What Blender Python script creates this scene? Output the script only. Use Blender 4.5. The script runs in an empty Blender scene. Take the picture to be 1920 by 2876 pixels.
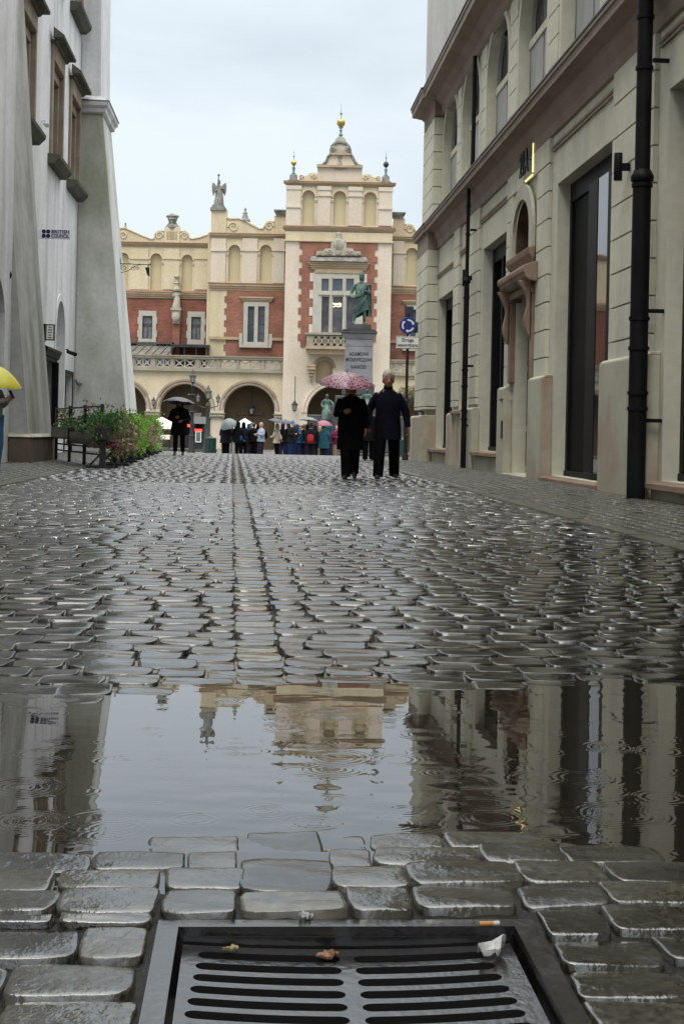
import bpy, bmesh, math, random
import numpy as np
from mathutils import Vector, Matrix
random.seed(7); RNG = np.random.default_rng(11)
sc = bpy.context.scene
COL = sc.collection
SKY0, SKY1, SKY2, SUNE, EXPO = 8.2, 8.8, 42.0, 1.3, 0.0   # overcast sky (times 0.1), sun, exposure
# ------------------------------------------------------------------ camera geometry
F, CAMH, ROLL = 3900.0, 0.78, math.radians(1.2)
PH = math.atan(0.064)                       # heading of the street
CR, SR = math.cos(ROLL), math.sin(ROLL)
def ray(u, v):
    du, dv = u-960.0, v-1217.0
    return du*CR+dv*SR, -du*SR+dv*CR
def at(u, v, d):                            # a pixel of the photo at distance d
    a, b = ray(u, v)
    return Vector((a*d/F, d, CAMH-b*d/F))
def W(s, t, z=0.0):                         # street coordinates (along, across) to world
    return Vector((t*math.cos(PH)-s*math.sin(PH), t*math.sin(PH)+s*math.cos(PH), z))
def plaza_z(y):
    k = min(max((y-46.0)/12.0, 0), 1); k = k*k*(3-2*k)
    return 0.03-0.53*k

# ------------------------------------------------------------------ materials
def mat(name, c1, c2=None, rough=0.7, scale=3.0, bump=0.0, bscale=40.0, spec=0.5, metal=0.0,
        stain=None, stain_amt=0.5, stain_scale=(0.5, 0.5, 0.15), rough2=None, detail=6.0, lohi=(0.35, 0.65), ior=1.45):
    m = bpy.data.materials.new(name); m.use_nodes = True
    nt = m.node_tree; N = nt.nodes; L = nt.links
    b = N['Principled BSDF']
    b.inputs['Roughness'].default_value = rough; b.inputs['Metallic'].default_value = metal
    b.inputs['Specular IOR Level'].default_value = spec; b.inputs['IOR'].default_value = ior
    tc = N.new('ShaderNodeTexCoord')
    def noise(sc_, det=detail, vec=None):
        n = N.new('ShaderNodeTexNoise'); n.inputs['Scale'].default_value = sc_; n.inputs['Detail'].default_value = det
        L.new(vec if vec else tc.outputs['Object'], n.inputs['Vector']); return n
    col = None
    if c2 is None: c2 = tuple(x*0.82 for x in c1)
    n = noise(scale)
    r = N.new('ShaderNodeMapRange'); r.inputs[1].default_value, r.inputs[2].default_value = lohi
    L.new(n.outputs['Fac'], r.inputs[0])
    mx = N.new('ShaderNodeMix'); mx.data_type = 'RGBA'
    mx.inputs[6].default_value = (*c1, 1); mx.inputs[7].default_value = (*c2, 1)
    L.new(r.outputs[0], mx.inputs[0]); col = mx.outputs[2]
    if stain:
        mp = N.new('ShaderNodeMapping'); mp.inputs['Scale'].default_value = stain_scale
        L.new(tc.outputs['Object'], mp.inputs['Vector'])
        n2 = noise(2.0, 8.0, mp.outputs[0])
        r2 = N.new('ShaderNodeMapRange'); r2.inputs[1].default_value, r2.inputs[2].default_value = 0.48, 0.72
        r2.inputs[4].default_value = stain_amt
        L.new(n2.outputs['Fac'], r2.inputs[0])
        m2 = N.new('ShaderNodeMix'); m2.data_type = 'RGBA'; m2.inputs[7].default_value = (*stain, 1)
        L.new(r2.outputs[0], m2.inputs[0]); L.new(col, m2.inputs[6]); col = m2.outputs[2]
    if stain:                                          # fine mottling and small scars
        n5 = noise(7.0, 10.0); r5 = N.new('ShaderNodeMapRange'); r5.inputs[1].default_value, r5.inputs[2].default_value = .3, .7
        r5.inputs[3].default_value, r5.inputs[4].default_value = .92, 1.05; L.new(n5.outputs['Fac'], r5.inputs[0])
        v5 = N.new('ShaderNodeTexVoronoi'); v5.inputs['Scale'].default_value = 1.1; L.new(tc.outputs['Object'], v5.inputs['Vector'])
        q5 = N.new('ShaderNodeMapRange'); q5.inputs[1].default_value, q5.inputs[2].default_value = .04, .075; q5.inputs[3].default_value = .82; L.new(v5.outputs['Distance'], q5.inputs[0])
        p5 = N.new('ShaderNodeMath'); p5.operation = 'MULTIPLY'; L.new(r5.outputs[0], p5.inputs[0]); L.new(q5.outputs[0], p5.inputs[1])
        h5 = N.new('ShaderNodeHueSaturation'); L.new(col, h5.inputs['Color']); L.new(p5.outputs[0], h5.inputs['Value']); col = h5.outputs[0]
    L.new(col, b.inputs['Base Color'])
    if rough2 is not None:
        n3 = noise(scale*2.3); r3 = N.new('ShaderNodeMapRange')
        r3.inputs[1].default_value, r3.inputs[2].default_value = 0.35, 0.65
        r3.inputs[3].default_value, r3.inputs[4].default_value = rough, rough2
        L.new(n3.outputs['Fac'], r3.inputs[0]); L.new(r3.outputs[0], b.inputs['Roughness'])
    if bump:
        nb = noise(bscale, 4.0); bp = N.new('ShaderNodeBump')
        bp.inputs['Strength'].default_value = bump; bp.inputs['Distance'].default_value = 0.02
        L.new(nb.outputs['Fac'], bp.inputs['Height']); L.new(bp.outputs[0], b.inputs['Normal'])
    return m
def emis(name, c, s):
    m = bpy.data.materials.new(name); m.use_nodes = True
    b = m.node_tree.nodes['Principled BSDF']; b.inputs['Base Color'].default_value = (*c, 1)
    b.inputs['Emission Color'].default_value = (*c, 1); b.inputs['Emission Strength'].default_value = s
    return m
def brick_mat(name, c1, c2, mortar, scale=1.0):
    m = bpy.data.materials.new(name); m.use_nodes = True
    nt = m.node_tree; N = nt.nodes; L = nt.links; b = N['Principled BSDF']; b.inputs['Roughness'].default_value = 0.85
    tc = N.new('ShaderNodeTexCoord'); sp = N.new('ShaderNodeSeparateXYZ'); cb = N.new('ShaderNodeCombineXYZ')
    L.new(tc.outputs['Object'], sp.inputs[0]); L.new(sp.outputs[0], cb.inputs[0]); L.new(sp.outputs[2], cb.inputs[1])
    br = N.new('ShaderNodeTexBrick'); br.inputs['Scale'].default_value = scale
    br.inputs['Brick Width'].default_value = 0.3; br.inputs['Row Height'].default_value = 0.1
    br.inputs['Mortar Size'].default_value = 0.012; br.inputs['Bias'].default_value = 0.0
    br.inputs['Color1'].default_value = (*c1, 1); br.inputs['Color2'].default_value = (*c2, 1); br.inputs['Mortar'].default_value = (*mortar, 1)
    L.new(cb.outputs[0], br.inputs['Vector'])
    n = N.new('ShaderNodeTexNoise'); n.inputs['Scale'].default_value = 0.9; n.inputs['Detail'].default_value = 8
    L.new(tc.outputs['Object'], n.inputs['Vector'])
    hs = N.new('ShaderNodeHueSaturation'); mr = N.new('ShaderNodeMapRange')
    mr.inputs[1].default_value, mr.inputs[2].default_value, mr.inputs[3].default_value, mr.inputs[4].default_value = 0.3, 0.7, 0.72, 1.3
    L.new(n.outputs['Fac'], mr.inputs[0]); L.new(mr.outputs[0], hs.inputs['Value']); L.new(br.outputs['Color'], hs.inputs['Color'])
    L.new(hs.outputs[0], b.inputs['Base Color'])
    return m
M = {}
M['plaster_left'] = mat('left_plaster', (.70,.70,.71), (.60,.60,.61), .85, .8, .2, 25, stain=(.42,.42,.39), stain_amt=.8, stain_scale=(.8,.8,.07))
M['buttress'] = mat('buttress_plaster', (.62,.62,.60), (.53,.53,.51), .85, 1.2, .18, 20, stain=(.235,.24,.155), stain_amt=.75, stain_scale=(.30,.30,.12))
M['left_plinth'] = mat('left_plinth_stone', (.16,.11,.08), (.10,.08,.06), .7, 2.0, .2, 18, stain=(.09,.10,.06), stain_amt=.7)
M['plaster_right'] = mat('right_plaster', (.615,.60,.48), (.54,.525,.415), .8, .7, .12, 30, stain=(.44,.43,.38), stain_amt=.75, stain_scale=(.9,.9,.16))
M['plinth_right'] = mat('right_plinth_stone', (.46,.455,.365), (.40,.38,.295), .6, 1.0, .15, 24, stain=(.33,.20,.14), stain_amt=.95, stain_scale=(.55,.55,.25))
M['cornice_right'] = mat('right_cornice_plaster', (.29,.235,.185), (.22,.17,.13), .8, 1.0, .08, 30)
M['portal'] = mat('portal_sandstone', (.30,.21,.155), (.21,.145,.105), .8, 2.5, .2, 30, stain=(.10,.075,.055), stain_amt=.6)
M['metal_dark'] = mat('black_metal', (.008,.008,.009), (.012,.012,.013), .5, 4, .03, 60, spec=.10)
M['flashing'] = mat('lead_flashing', (.05,.05,.05), (.08,.08,.08), .5, 4)
M['green_door'] = mat('old_door_wood', (.13,.135,.085), (.085,.085,.055), .6, 1.5, .1, 40, stain=(.10,.06,.04), stain_amt=.6)
M['glass'] = mat('window_glass', (.012,.014,.016), (.016,.018,.02), .03, 1, spec=1.0, ior=1.9)
M['glass_old'] = mat('old_window_glass', (.055,.07,.09), (.09,.105,.125), .08, 1.2, spec=.7, ior=1.6)
M['curtain_glass'] = mat('curtained_window_glass', (.19,.19,.2), (.13,.13,.14), .2, 3)
M['frame_stone'] = mat('window_frame_stone', (.30,.25,.19), (.24,.195,.145), .85, 2, .1, 30, stain=(.21,.13,.09), stain_amt=.7, stain_scale=(.7,.7,.3))
M['cap_dark'] = mat('weathered_cap_stone', (.10,.10,.07), (.06,.06,.045), .8, 3, .1, 30)
M['cream'] = mat('cream_plaster', (.60,.515,.355), (.55,.465,.315), .85, .35, .05, 20, stain=(.36,.27,.155), stain_amt=.4, stain_scale=(.5,.5,.12))
M['pale'] = mat('pale_pink_plaster', (.62,.535,.435), (.575,.49,.39), .85, .3, .05, 20, stain=(.40,.32,.22), stain_amt=.35, stain_scale=(.5,.5,.12))
M['niche'] = mat('niche_plaster', (.53,.45,.285), (.48,.405,.25), .85, .5)
M['tilecap'] = mat('terracotta_coping', (.31,.15,.09), (.22,.14,.09), .8, 1.5)
M['moulding'] = mat('moulding_stone', (.43,.34,.22), (.36,.27,.17), .85, .9, stain=(.27,.19,.125), stain_amt=.5)
M['grey_stone'] = mat('grey_weathered_stone', (.26,.255,.23), (.13,.13,.115), .85, 2.5, .2, 12)
M['pale_stone'] = mat('pale_carved_stone', (.42,.39,.32), (.33,.30,.235), .85, 2.0, .15, 12)
M['arch_stone'] = mat('arch_stone', (.31,.25,.185), (.24,.185,.135), .85, 1.2)
M['balu_stone'] = mat('balustrade_stone', (.34,.30,.23), (.26,.22,.17), .85, 1.0, stain=(.24,.25,.17), stain_amt=.6)
M['brick'] = brick_mat('red_brick', (.225,.068,.042), (.165,.046,.03), (.2,.115,.08))
M['brick2'] = brick_mat('pale_red_brick', (.265,.095,.06), (.20,.065,.042), (.24,.155,.11))
M['white_frame'] = mat('white_stone_frame', (.44,.415,.36), (.385,.355,.305), .8, 2)
M['loggia'] = mat('shaded_loggia_plaster', (.115,.08,.042), (.08,.056,.03), .85, .6)  # beige plaster darkened: shade of the recess is put into the colour
M['gold'] = mat('gilded_metal', (.55,.36,.10), (.42,.27,.07), .32, 2, metal=1.0)
M['verdigris'] = mat('verdigris_copper', (.16,.30,.25), (.10,.18,.16), .6, 5)
M['bronze'] = mat('patinated_bronze', (.085,.155,.13), (.022,.04,.034), .5, 1.9, .2, 14, stain=(.02,.028,.024), stain_amt=.9, stain_scale=(2.2,2.2,.7), lohi=(.38,.62))
M['granite'] = mat('grey_granite', (.23,.23,.245), (.18,.18,.19), .45, 2.0, .05, 60)
M['granite_dark'] = mat('dark_wet_granite', (.05,.05,.05), (.085,.085,.082), .35, 2.5)
M['iron'] = mat('cast_iron', (.012,.013,.012), (.02,.022,.02), .45, 5)
M['iron_green'] = mat('green_cast_iron', (.035,.05,.04), (.02,.028,.022), .5, 4)
M['iron_wet'] = mat('wet_cast_iron', (.012,.012,.013), (.022,.020,.018), .10, 9, .05, 90, spec=.6, rough2=.26, ior=1.8)
M['lamp_glass'] = mat('lamp_glass', (.30,.31,.29), (.22,.22,.2), .15, 3)
M['bin'] = mat('dark_green_paint', (.012,.045,.035), (.008,.03,.024), .35, 4)
M['white_canvas'] = mat('white_canvas', (.78,.78,.70), (.72,.72,.66), .8, 1.5)
M['kiosk'] = mat('dark_kiosk_panel', (.018,.018,.02), (.03,.03,.032), .4, 2)
M['led'] = emis('red_display', (1.0,.05,.03), 2.2)
M['warm_lamp'] = emis('warm_backlight', (1.0,.80,.34), 1.35)
M['chandelier'] = emis('chandelier_glow', (1.0,.85,.55), 2.0)
M['navy'] = mat('navy_letters', (.012,.014,.06), (.012,.014,.06), .5, 2)
M['sign_panel'] = mat('pale_sign_panel', (.80,.78,.86), (.76,.74,.82), .4, 2)
M['black_letters'] = mat('black_letters', (.012,.012,.012), (.015,.015,.015), .5, 2)
M['sign_blue'] = mat('sign_blue', (.015,.035,.22), (.012,.03,.19), .4, 4)
M['sign_white'] = mat('sign_white', (.78,.78,.74), (.72,.72,.68), .4, 3)
M['sign_back'] = mat('sign_back', (.03,.03,.05), (.05,.05,.06), .4, 3)
M['skin'] = mat('skin', (.42,.24,.17), (.36,.19,.14), .55, 9)
M['skin_red_shaded'] = mat('shaded_ruddy_skin', (.30,.135,.09), (.22,.09,.065), .55, 9)  # reddish skin with the shadow on the faces put into its colour
def cloth(n, c, r=.85): M[n] = mat(n, c, tuple(x*.7 for x in c), r, 6, .2, 45, spec=.12)
cloth('black_cloth', (.0032,.0032,.004)); cloth('navy_cloth', (.0042,.0048,.011)); cloth('charcoal_cloth', (.013,.013,.015))
cloth('denim', (.055,.16,.30)); cloth('blue_denim', (.014,.026,.075)); cloth('teal_cloth', (.02,.075,.10)); cloth('blue_cloth', (.02,.055,.14))
cloth('light_blue_cloth', (.33,.40,.48)); cloth('cream_cloth', (.50,.42,.32)); cloth('grey_trousers', (.34,.33,.32)); cloth('beige_cloth', (.28,.20,.12))
cloth('purple_cloth', (.055,.022,.075)); cloth('magenta_cloth', (.13,.018,.05)); cloth('red_cloth', (.32,.025,.03)); cloth('beanie_blue', (.06,.22,.50))
cloth('dark_purple_cloth', (.028,.022,.05)); cloth('grey_knit', (.30,.31,.30)); cloth('green_cloth', (.04,.10,.07)); cloth('plum_cloth', (.10,.02,.045))
M['leather'] = mat('black_leather', (.008,.008,.008), (.012,.012,.012), .35, 6)
M['green_shoe'] = mat('dark_green_shoe', (.015,.06,.045), (.01,.035,.03), .5, 6)
M['pink_sock'] = mat('pink_sock', (.38,.16,.17), (.3,.12,.13), .8, 6)
M['hair_white'] = mat('white_hair', (.46,.46,.40), (.30,.30,.26), .8, 14, .4, 60)
M['hair_dark'] = mat('dark_hair', (.012,.009,.007), (.02,.014,.01), .5, 12, .2, 60)
M['hair_brown'] = mat('brown_hair', (.09,.045,.022), (.06,.03,.016), .5, 12, .2, 60)
M['hair_fair'] = mat('fair_hair', (.38,.30,.20), (.3,.23,.15), .5, 12, .2, 60)
M['eye'] = mat('dark_eye', (.01,.008,.007), (.01,.008,.007), .2, 5)
M['umb_dark'] = mat('dark_umbrella_cloth', (.014,.014,.016), (.024,.024,.027), .3, 3)
M['umb_grey'] = mat('grey_umbrella_cloth', (.12,.15,.155), (.16,.19,.195), .4, 2)
M['umb_navy'] = mat('navy_umbrella_cloth', (.03,.035,.055), (.05,.055,.075), .4, 2)
M['umb_mid'] = mat('pewter_umbrella_cloth', (.11,.11,.115), (.15,.15,.155), .4, 2)
M['umb_pink2'] = mat('rose_umbrella_cloth', (.25,.075,.115), (.2,.05,.085), .4, 2)
M['umb_yellow'] = mat('yellow_umbrella_cloth', (.62,.56,.06), (.52,.46,.05), .5, 2)
M['leaf'] = mat('leaf_green', (.28,.55,.06), (.15,.36,.045), .5, 6)
M['leaf2'] = mat('dark_leaf_green', (.05,.17,.045), (.06,.12,.04), .5, 6)
M['leaf3'] = mat('olive_dry_leaf', (.30,.26,.12), (.20,.165,.085), .6, 6)
M['pink_flower'] = mat('pink_petals', (.62,.10,.24), (.45,.07,.18), .6, 8)
M['pale_flower'] = mat('pale_petals', (.55,.34,.34), (.42,.2,.22), .6, 8)
M['dead_leaf'] = mat('fallen_leaf', (.23,.115,.055), (.16,.085,.04), .5, 40)
M['yellow_leaf'] = mat('yellow_fallen_leaf', (.25,.21,.09), (.19,.145,.06), .5, 40)
M['paper'] = mat('wet_paper', (.55,.55,.54), (.42,.42,.42), .6, 40, .3, 90)
M['filter'] = mat('cigarette_filter', (.48,.24,.06), (.4,.18,.05), .6, 60)
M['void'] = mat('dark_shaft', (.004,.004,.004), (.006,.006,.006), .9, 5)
M['roof'] = mat('roof_sheet', (.16,.155,.15), (.11,.11,.105), .6, 2)
M['glassroof'] = mat('dull_glass_roof', (.22,.225,.185), (.16,.13,.11), .25, 1.4)
# patterned pink umbrella
def pattern_mat():
    m = bpy.data.materials.new('pink_patterned_umbrella_cloth'); m.use_nodes = True
    nt = m.node_tree; N = nt.nodes; L = nt.links; b = N['Principled BSDF']; b.inputs['Roughness'].default_value = .4
    tc = N.new('ShaderNodeTexCoord'); v = N.new('ShaderNodeTexVoronoi'); v.feature = 'DISTANCE_TO_EDGE'; v.inputs['Scale'].default_value = 17
    L.new(tc.outputs['Object'], v.inputs['Vector'])
    cr = N.new('ShaderNodeValToRGB'); e = cr.color_ramp.elements
    e[0].position = .07; e[0].color = (.37,.22,.26, 1); e[1].position = .16; e[1].color = (.12,.018,.05, 1)
    L.new(v.outputs['Distance'], cr.inputs[0]); L.new(cr.outputs[0], b.inputs['Base Color'])
    return m
M['umb_pink'] = pattern_mat()

# ------------------------------------------------------------------ mesh builder
class MB:
    def __init__(self): self.v = []; self.f = []
    def add(self, vs, fs, fn=None):
        o = len(self.v)
        self.v += [tuple(fn(*p)) if fn else tuple(p) for p in vs]
        self.f += [tuple(i+o for i in f) for f in fs]; return self
    def box(self, x0, x1, y0, y1, z0, z1, fn=None):
        vs = [(x0,y0,z0),(x1,y0,z0),(x1,y1,z0),(x0,y1,z0),(x0,y0,z1),(x1,y0,z1),(x1,y1,z1),(x0,y1,z1)]
        return self.add(vs, [(0,3,2,1),(4,5,6,7),(0,1,5,4),(1,2,6,5),(2,3,7,6),(3,0,4,7)], fn)
    def hexa(self, b, t):                     # two quads, bottom and top
        return self.add(list(b)+list(t), [(0,3,2,1),(4,5,6,7),(0,1,5,4),(1,2,6,5),(2,3,7,6),(3,0,4,7)])
    def prism(self, poly, a, b, axis='y', fn=None):   # poly in the two other axes
        n = len(poly)
        def mk(p, c):
            return (c, p[0], p[1]) if axis == 'x' else (p[0], c, p[1]) if axis == 'y' else (p[0], p[1], c)
        vs = [mk(p, a) for p in poly]+[mk(p, b) for p in poly]
        fs = [tuple(range(n))[::-1], tuple(range(n, 2*n))]+[(i, (i+1) % n, n+(i+1) % n, n+i) for i in range(n)]
        return self.add(vs, fs, fn)
    def tube(self, pts, rad, n=8, caps=True, flat=None):
        pts = [Vector(p) for p in pts]
        if not hasattr(rad, '__len__'): rad = [rad]*len(pts)
        vs = []; up = Vector((0.3, 0.2, 0.93)).normalized(); prev = None
        for i, p in enumerate(pts):
            d = (pts[min(i+1, len(pts)-1)]-pts[max(i-1, 0)])
            d = d.normalized() if d.length > 1e-9 else Vector((0,0,1))
            a = prev-d*prev.dot(d) if prev is not None else (Vector((1,0,0)) if abs(d.x) < .8 else Vector((0,1,0)))
            a = (a-d*a.dot(d)).normalized(); prev = a; c = d.cross(a)
            for k in range(n):
                w = 2*math.pi*k/n; r = rad[i]
                q = a*math.cos(w)*r+c*math.sin(w)*r*(flat if flat else 1)
                vs.append(p+q)
        fs = [(i*n+k, i*n+(k+1) % n, (i+1)*n+(k+1) % n, (i+1)*n+k) for i in range(len(pts)-1) for k in range(n)]
        if caps: fs += [tuple(range(n))[::-1], tuple(range((len(pts)-1)*n, len(pts)*n))]
        return self.add(vs, fs)
    def lathe(self, prof, c=(0,0,0), n=16, fn=None, sx=1, sy=1):
        vs = [(c[0]+r*math.cos(2*math.pi*k/n)*sx, c[1]+r*math.sin(2*math.pi*k/n)*sy, c[2]+z) for r, z in prof for k in range(n)]
        fs = [(i*n+k, i*n+(k+1) % n, (i+1)*n+(k+1) % n, (i+1)*n+k) for i in range(len(prof)-1) for k in range(n)]
        fs += [tuple(range(n))[::-1], tuple(range((len(prof)-1)*n, len(prof)*n))]
        return self.add(vs, fs, fn)
    def loft(self, rings, n=14, power=1.0, fold=0.0, seed=0, fn=None):   # ring: (cx,cy,cz,rx,ry)
        rr = random.Random(seed); ph = [rr.uniform(0, 6.28) for _ in range(4)]
        vs = []
        for i, (cx, cy, cz, rx, ry) in enumerate(rings):
            for k in range(n):
                w = 2*math.pi*k/n
                q = 1+fold*(math.sin(5*w+ph[0]+i*.5)+.7*math.sin(9*w+ph[1]-i*.8)+.5*math.sin(3*w+ph[2]+i*1.7))*.5
                cw, sw = math.cos(w), math.sin(w)
                cw = math.copysign(abs(cw)**power, cw); sw = math.copysign(abs(sw)**power, sw)
                vs.append((cx+rx*q*cw, cy+ry*q*sw, cz))
        m = len(rings)
        fs = [(i*n+k, i*n+(k+1) % n, (i+1)*n+(k+1) % n, (i+1)*n+k) for i in range(m-1) for k in range(n)]
        fs += [tuple(range(n))[::-1], tuple(range((m-1)*n, m*n))]
        return self.add(vs, fs, fn)
    def sphere(self, c, r, n=12, m=8, s=(1,1,1)):
        prof = [(math.sin(math.pi*j/m)*r, -math.cos(math.pi*j/m)*r) for j in range(m+1)]
        prof[0] = (r*.02, -r); prof[-1] = (r*.02, r)
        return self.lathe(prof, (0,0,0), n, lambda x, y, z: (c[0]+x*s[0], c[1]+y*s[1], c[2]+z*s[2]))
    def build(self, name, m, parent=None, smooth=False, bevel=0.0, seg=1):
        o3 = ORG.get(parent.name, (0,0,0)) if parent else (0,0,0)
        me = bpy.data.meshes.new(name)
        me.from_pydata([(x-o3[0], y-o3[1], z-o3[2]) for x, y, z in self.v], [], self.f)
        bm = bmesh.new(); bm.from_mesh(me)
        bmesh.ops.recalc_face_normals(bm, faces=bm.faces)
        if bevel: bmesh.ops.bevel(bm, geom=[e for e in bm.edges if len(e.link_faces) == 2 and e.calc_face_angle(0) > .5], offset=bevel, segments=seg, affect='EDGES', clamp_overlap=True)
        bm.to_mesh(me); bm.free()
        me.materials.append(M[m] if isinstance(m, str) else m)
        if smooth:
            me.polygons.foreach_set('use_smooth', [True]*len(me.polygons))
            try: me.set_sharp_from_angle(angle=math.radians(smooth if smooth > 1 else 50))
            except Exception: pass
        o = bpy.data.objects.new(name, me); COL.objects.link(o)
        if parent:
            o.parent = parent
            if parent.name in ORG: ORG[o.name] = o3
        return o
ORG = {}
def thing(name, label, cat, loc=(0,0,0), rotz=0.0, group=None, org=None):
    o = bpy.data.objects.new(name, None); COL.objects.link(o); o.empty_display_size = .2
    o.location = loc; o.rotation_euler = (0,0,rotz); o['label'] = label; o['category'] = cat
    if group: o['group'] = group
    if org: ORG[o.name] = org
    return o
def tag(o, label, cat, group=None):
    o['label'] = label; o['category'] = cat
    if group: o['group'] = group
    return o
def recentre(o):                                    # origin of a one-mesh thing to its base
    me = o.data; n = len(me.vertices); co = np.empty(n*3); me.vertices.foreach_get('co', co); co = co.reshape(-1, 3)
    b = np.array([co[:,0].mean(), co[:,1].mean(), co[:,2].min()])
    me.vertices.foreach_set('co', (co-b).ravel()); o.location = Vector(o.location)+Vector(b); return o
def struct(o): o['kind'] = 'structure'; return o
# 2D outline with holes -> extruded plate
def plate(polys, depth, bevel=0.0):
    cu = bpy.data.curves.new('tmp', 'CURVE'); cu.dimensions = '2D'; cu.fill_mode = 'BOTH'; cu.extrude = depth/2
    if bevel: cu.bevel_depth = bevel
    for p in polys:
        sp = cu.splines.new('POLY'); sp.points.add(len(p)-1); sp.use_cyclic_u = True
        for i, q in enumerate(p): sp.points[i].co = (q[0], q[1], 0, 1)
    return curve_mesh(cu)
def curve_mesh(cu):
    ob = bpy.data.objects.new('tmp', cu); COL.objects.link(ob)
    dg = bpy.context.evaluated_depsgraph_get(); dg.update()
    me = bpy.data.meshes.new_from_object(ob.evaluated_get(dg))
    vs = [tuple(v.co) for v in me.vertices]; fs = [tuple(p.vertices) for p in me.polygons]
    bpy.data.objects.remove(ob); bpy.data.curves.remove(cu); bpy.data.meshes.remove(me)
    return vs, fs
def text(s, size, depth=.01, align='CENTER', bold=0.0):
    cu = bpy.data.curves.new('tmp', 'FONT'); cu.body = s; cu.size = size; cu.extrude = depth/2; cu.align_x = align; cu.align_y = 'CENTER'
    cu.offset = bold; cu.resolution_u = 3
    return curve_mesh(cu)
def rect(x0, z0, x1, z1): return [(x0,z0),(x1,z0),(x1,z1),(x0,z1)]
def archpoly(x0, x1, z0, zs, r=None, n=16, point=0.0):   # opening with a round head
    c = (x0+x1)/2; R = (x1-x0)/2; h = (r or R)
    p = [(x0,z0),(x1,z0)]
    for k in range(n+1):
        w = math.pi*k/n; x = math.cos(w); z = math.sin(w)
        p.append((c+R*x, zs+h*z))
    return p
def plate_xz(mb, polys, y0, y1, bevel=0.0):          # outline in x,z ; from y0 to y1
    vs, fs = plate(polys, abs(y1-y0), bevel); ym = (y0+y1)/2
    return mb.add(vs, fs, lambda x, y, z: (x, ym+z, y))
def plate_yz(mb, polys, x0, x1):                     # outline in y,z ; from x0 to x1
    vs, fs = plate(polys, abs(x1-x0)); xm = (x0+x1)/2
    return mb.add(vs, fs, lambda x, y, z: (xm+z, x, y))
M['attic_plaster'] = mat('attic_plaster', (.50,.49,.47), (.43,.42,.41), .85, .6, .08, 25, stain=(.33,.32,.30), stain_amt=.4, stain_scale=(.5,.5,.1))
M['sash'] = mat('pale_sash_paint', (.36,.36,.34), (.30,.30,.28), .6, 3)
M['panel_black'] = mat('dark_shop_glass', (.006,.006,.007), (.010,.010,.011), .5, 2, spec=.04)
M['portal_dark'] = mat('dark_brown_sandstone', (.10,.06,.04), (.05,.03,.022), .9, 2, .2, 20)  # darker brown than the portal, for the inside of the niche
M['plaster_light'] = mat('fresh_white_plaster', (.62,.62,.62), (.56,.56,.56), .85, 1)
M['grey_door'] = mat('grey_door_paint', (.12,.12,.125), (.08,.08,.085), .5, 2)
M['brown_door'] = mat('brown_door_wood', (.07,.045,.025), (.035,.022,.014), .6, 2)
M['curtain_glass2'] = mat('grey_curtained_glass', (.12,.115,.12), (.05,.05,.065), .12, 1.2, spec=.6)
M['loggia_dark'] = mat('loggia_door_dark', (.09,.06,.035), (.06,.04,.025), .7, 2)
M['pale_blind'] = mat('pale_blind', (.16,.16,.15), (.11,.11,.10), .5, 2)

def leafy(n, c, c2):
    m = mat(n, c, c2, .45, 6); nt = m.node_tree; N = nt.nodes; L = nt.links; b = N['Principled BSDF']
    tr = N.new('ShaderNodeBsdfTranslucent'); mx = N.new('ShaderNodeMixShader'); mx.inputs[0].default_value = .35
    src = b.inputs['Base Color'].links[0].from_socket; L.new(src, tr.inputs['Color']); L.new(b.outputs[0], mx.inputs[1]); L.new(tr.outputs[0], mx.inputs[2])
    L.new(mx.outputs[0], N['Material Output'].inputs['Surface']); return m
M['leaf'] = leafy('bright_leaf', (.30,.58,.06), (.16,.36,.045)); M['leaf2'] = leafy('dark_leaf', (.06,.20,.05), (.07,.13,.04))
M['leaf3'] = leafy('dry_leaf', (.22,.22,.10), (.16,.14,.07)); M['pink_flower'] = leafy('pink_petal', (.72,.10,.27), (.5,.07,.19)); M['pale_flower'] = leafy('pale_petal', (.62,.40,.38), (.5,.24,.27))
M['buttress_old'] = mat('old_buttress_plaster', (.40,.40,.385), (.30,.30,.285), .85, 1.4, .3, 14, stain=(.15,.155,.10), stain_amt=.85, stain_scale=(.5,.5,.14))
# ------------------------------------------------------------------ ground
ST_Z = lambda s: plaza_z(s)-0.03
def smooth(a): a = np.clip(a, 0, 1); return a*a*(3-2*a)
WT = .0145                                           # the street climbs a little, so the level water tilts against it
def gh(s, t):                                      # height of the stone tops; the water stands at z = 0
    s = np.asarray(s, float); t = np.asarray(t, float)
    sf = 4.42-0.74*smooth((-0.05-t)/0.75)-0.28*smooth((t-0.75)/0.6)+0.05*np.sin(t*5.1+.4)
    sp = s+np.clip(4.42-sf, 0, 2)*smooth((s-2.9)/0.9)
    z = np.interp(sp, [0, 2.2, 2.42, 2.56, 2.75, 3.2, 3.8, 4.22, 4.40, 4.75, 5.6, 7, 60],
                      [.016, .016, .010, .002, -.018, -.030, -.026, -.010, -.001, .009, .021, .03, .03])
    z = z-WT*(np.clip(s, 2.25, 4.75)-3.45)*smooth((s-1.9)/.35)*(1-smooth((s-4.9)/2.5))
    z = z+(.0042*np.sin(2.9*t+.7)+.0030*np.sin(6.3*t+2.1*s)+.0022*np.sin(11*t-1.7*s+1))*smooth((s-2.2)/.2)*(1-smooth((s-4.9)/1.2))
    k = smooth((s-46.0)/12.0)
    return z-0.53*k
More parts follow.
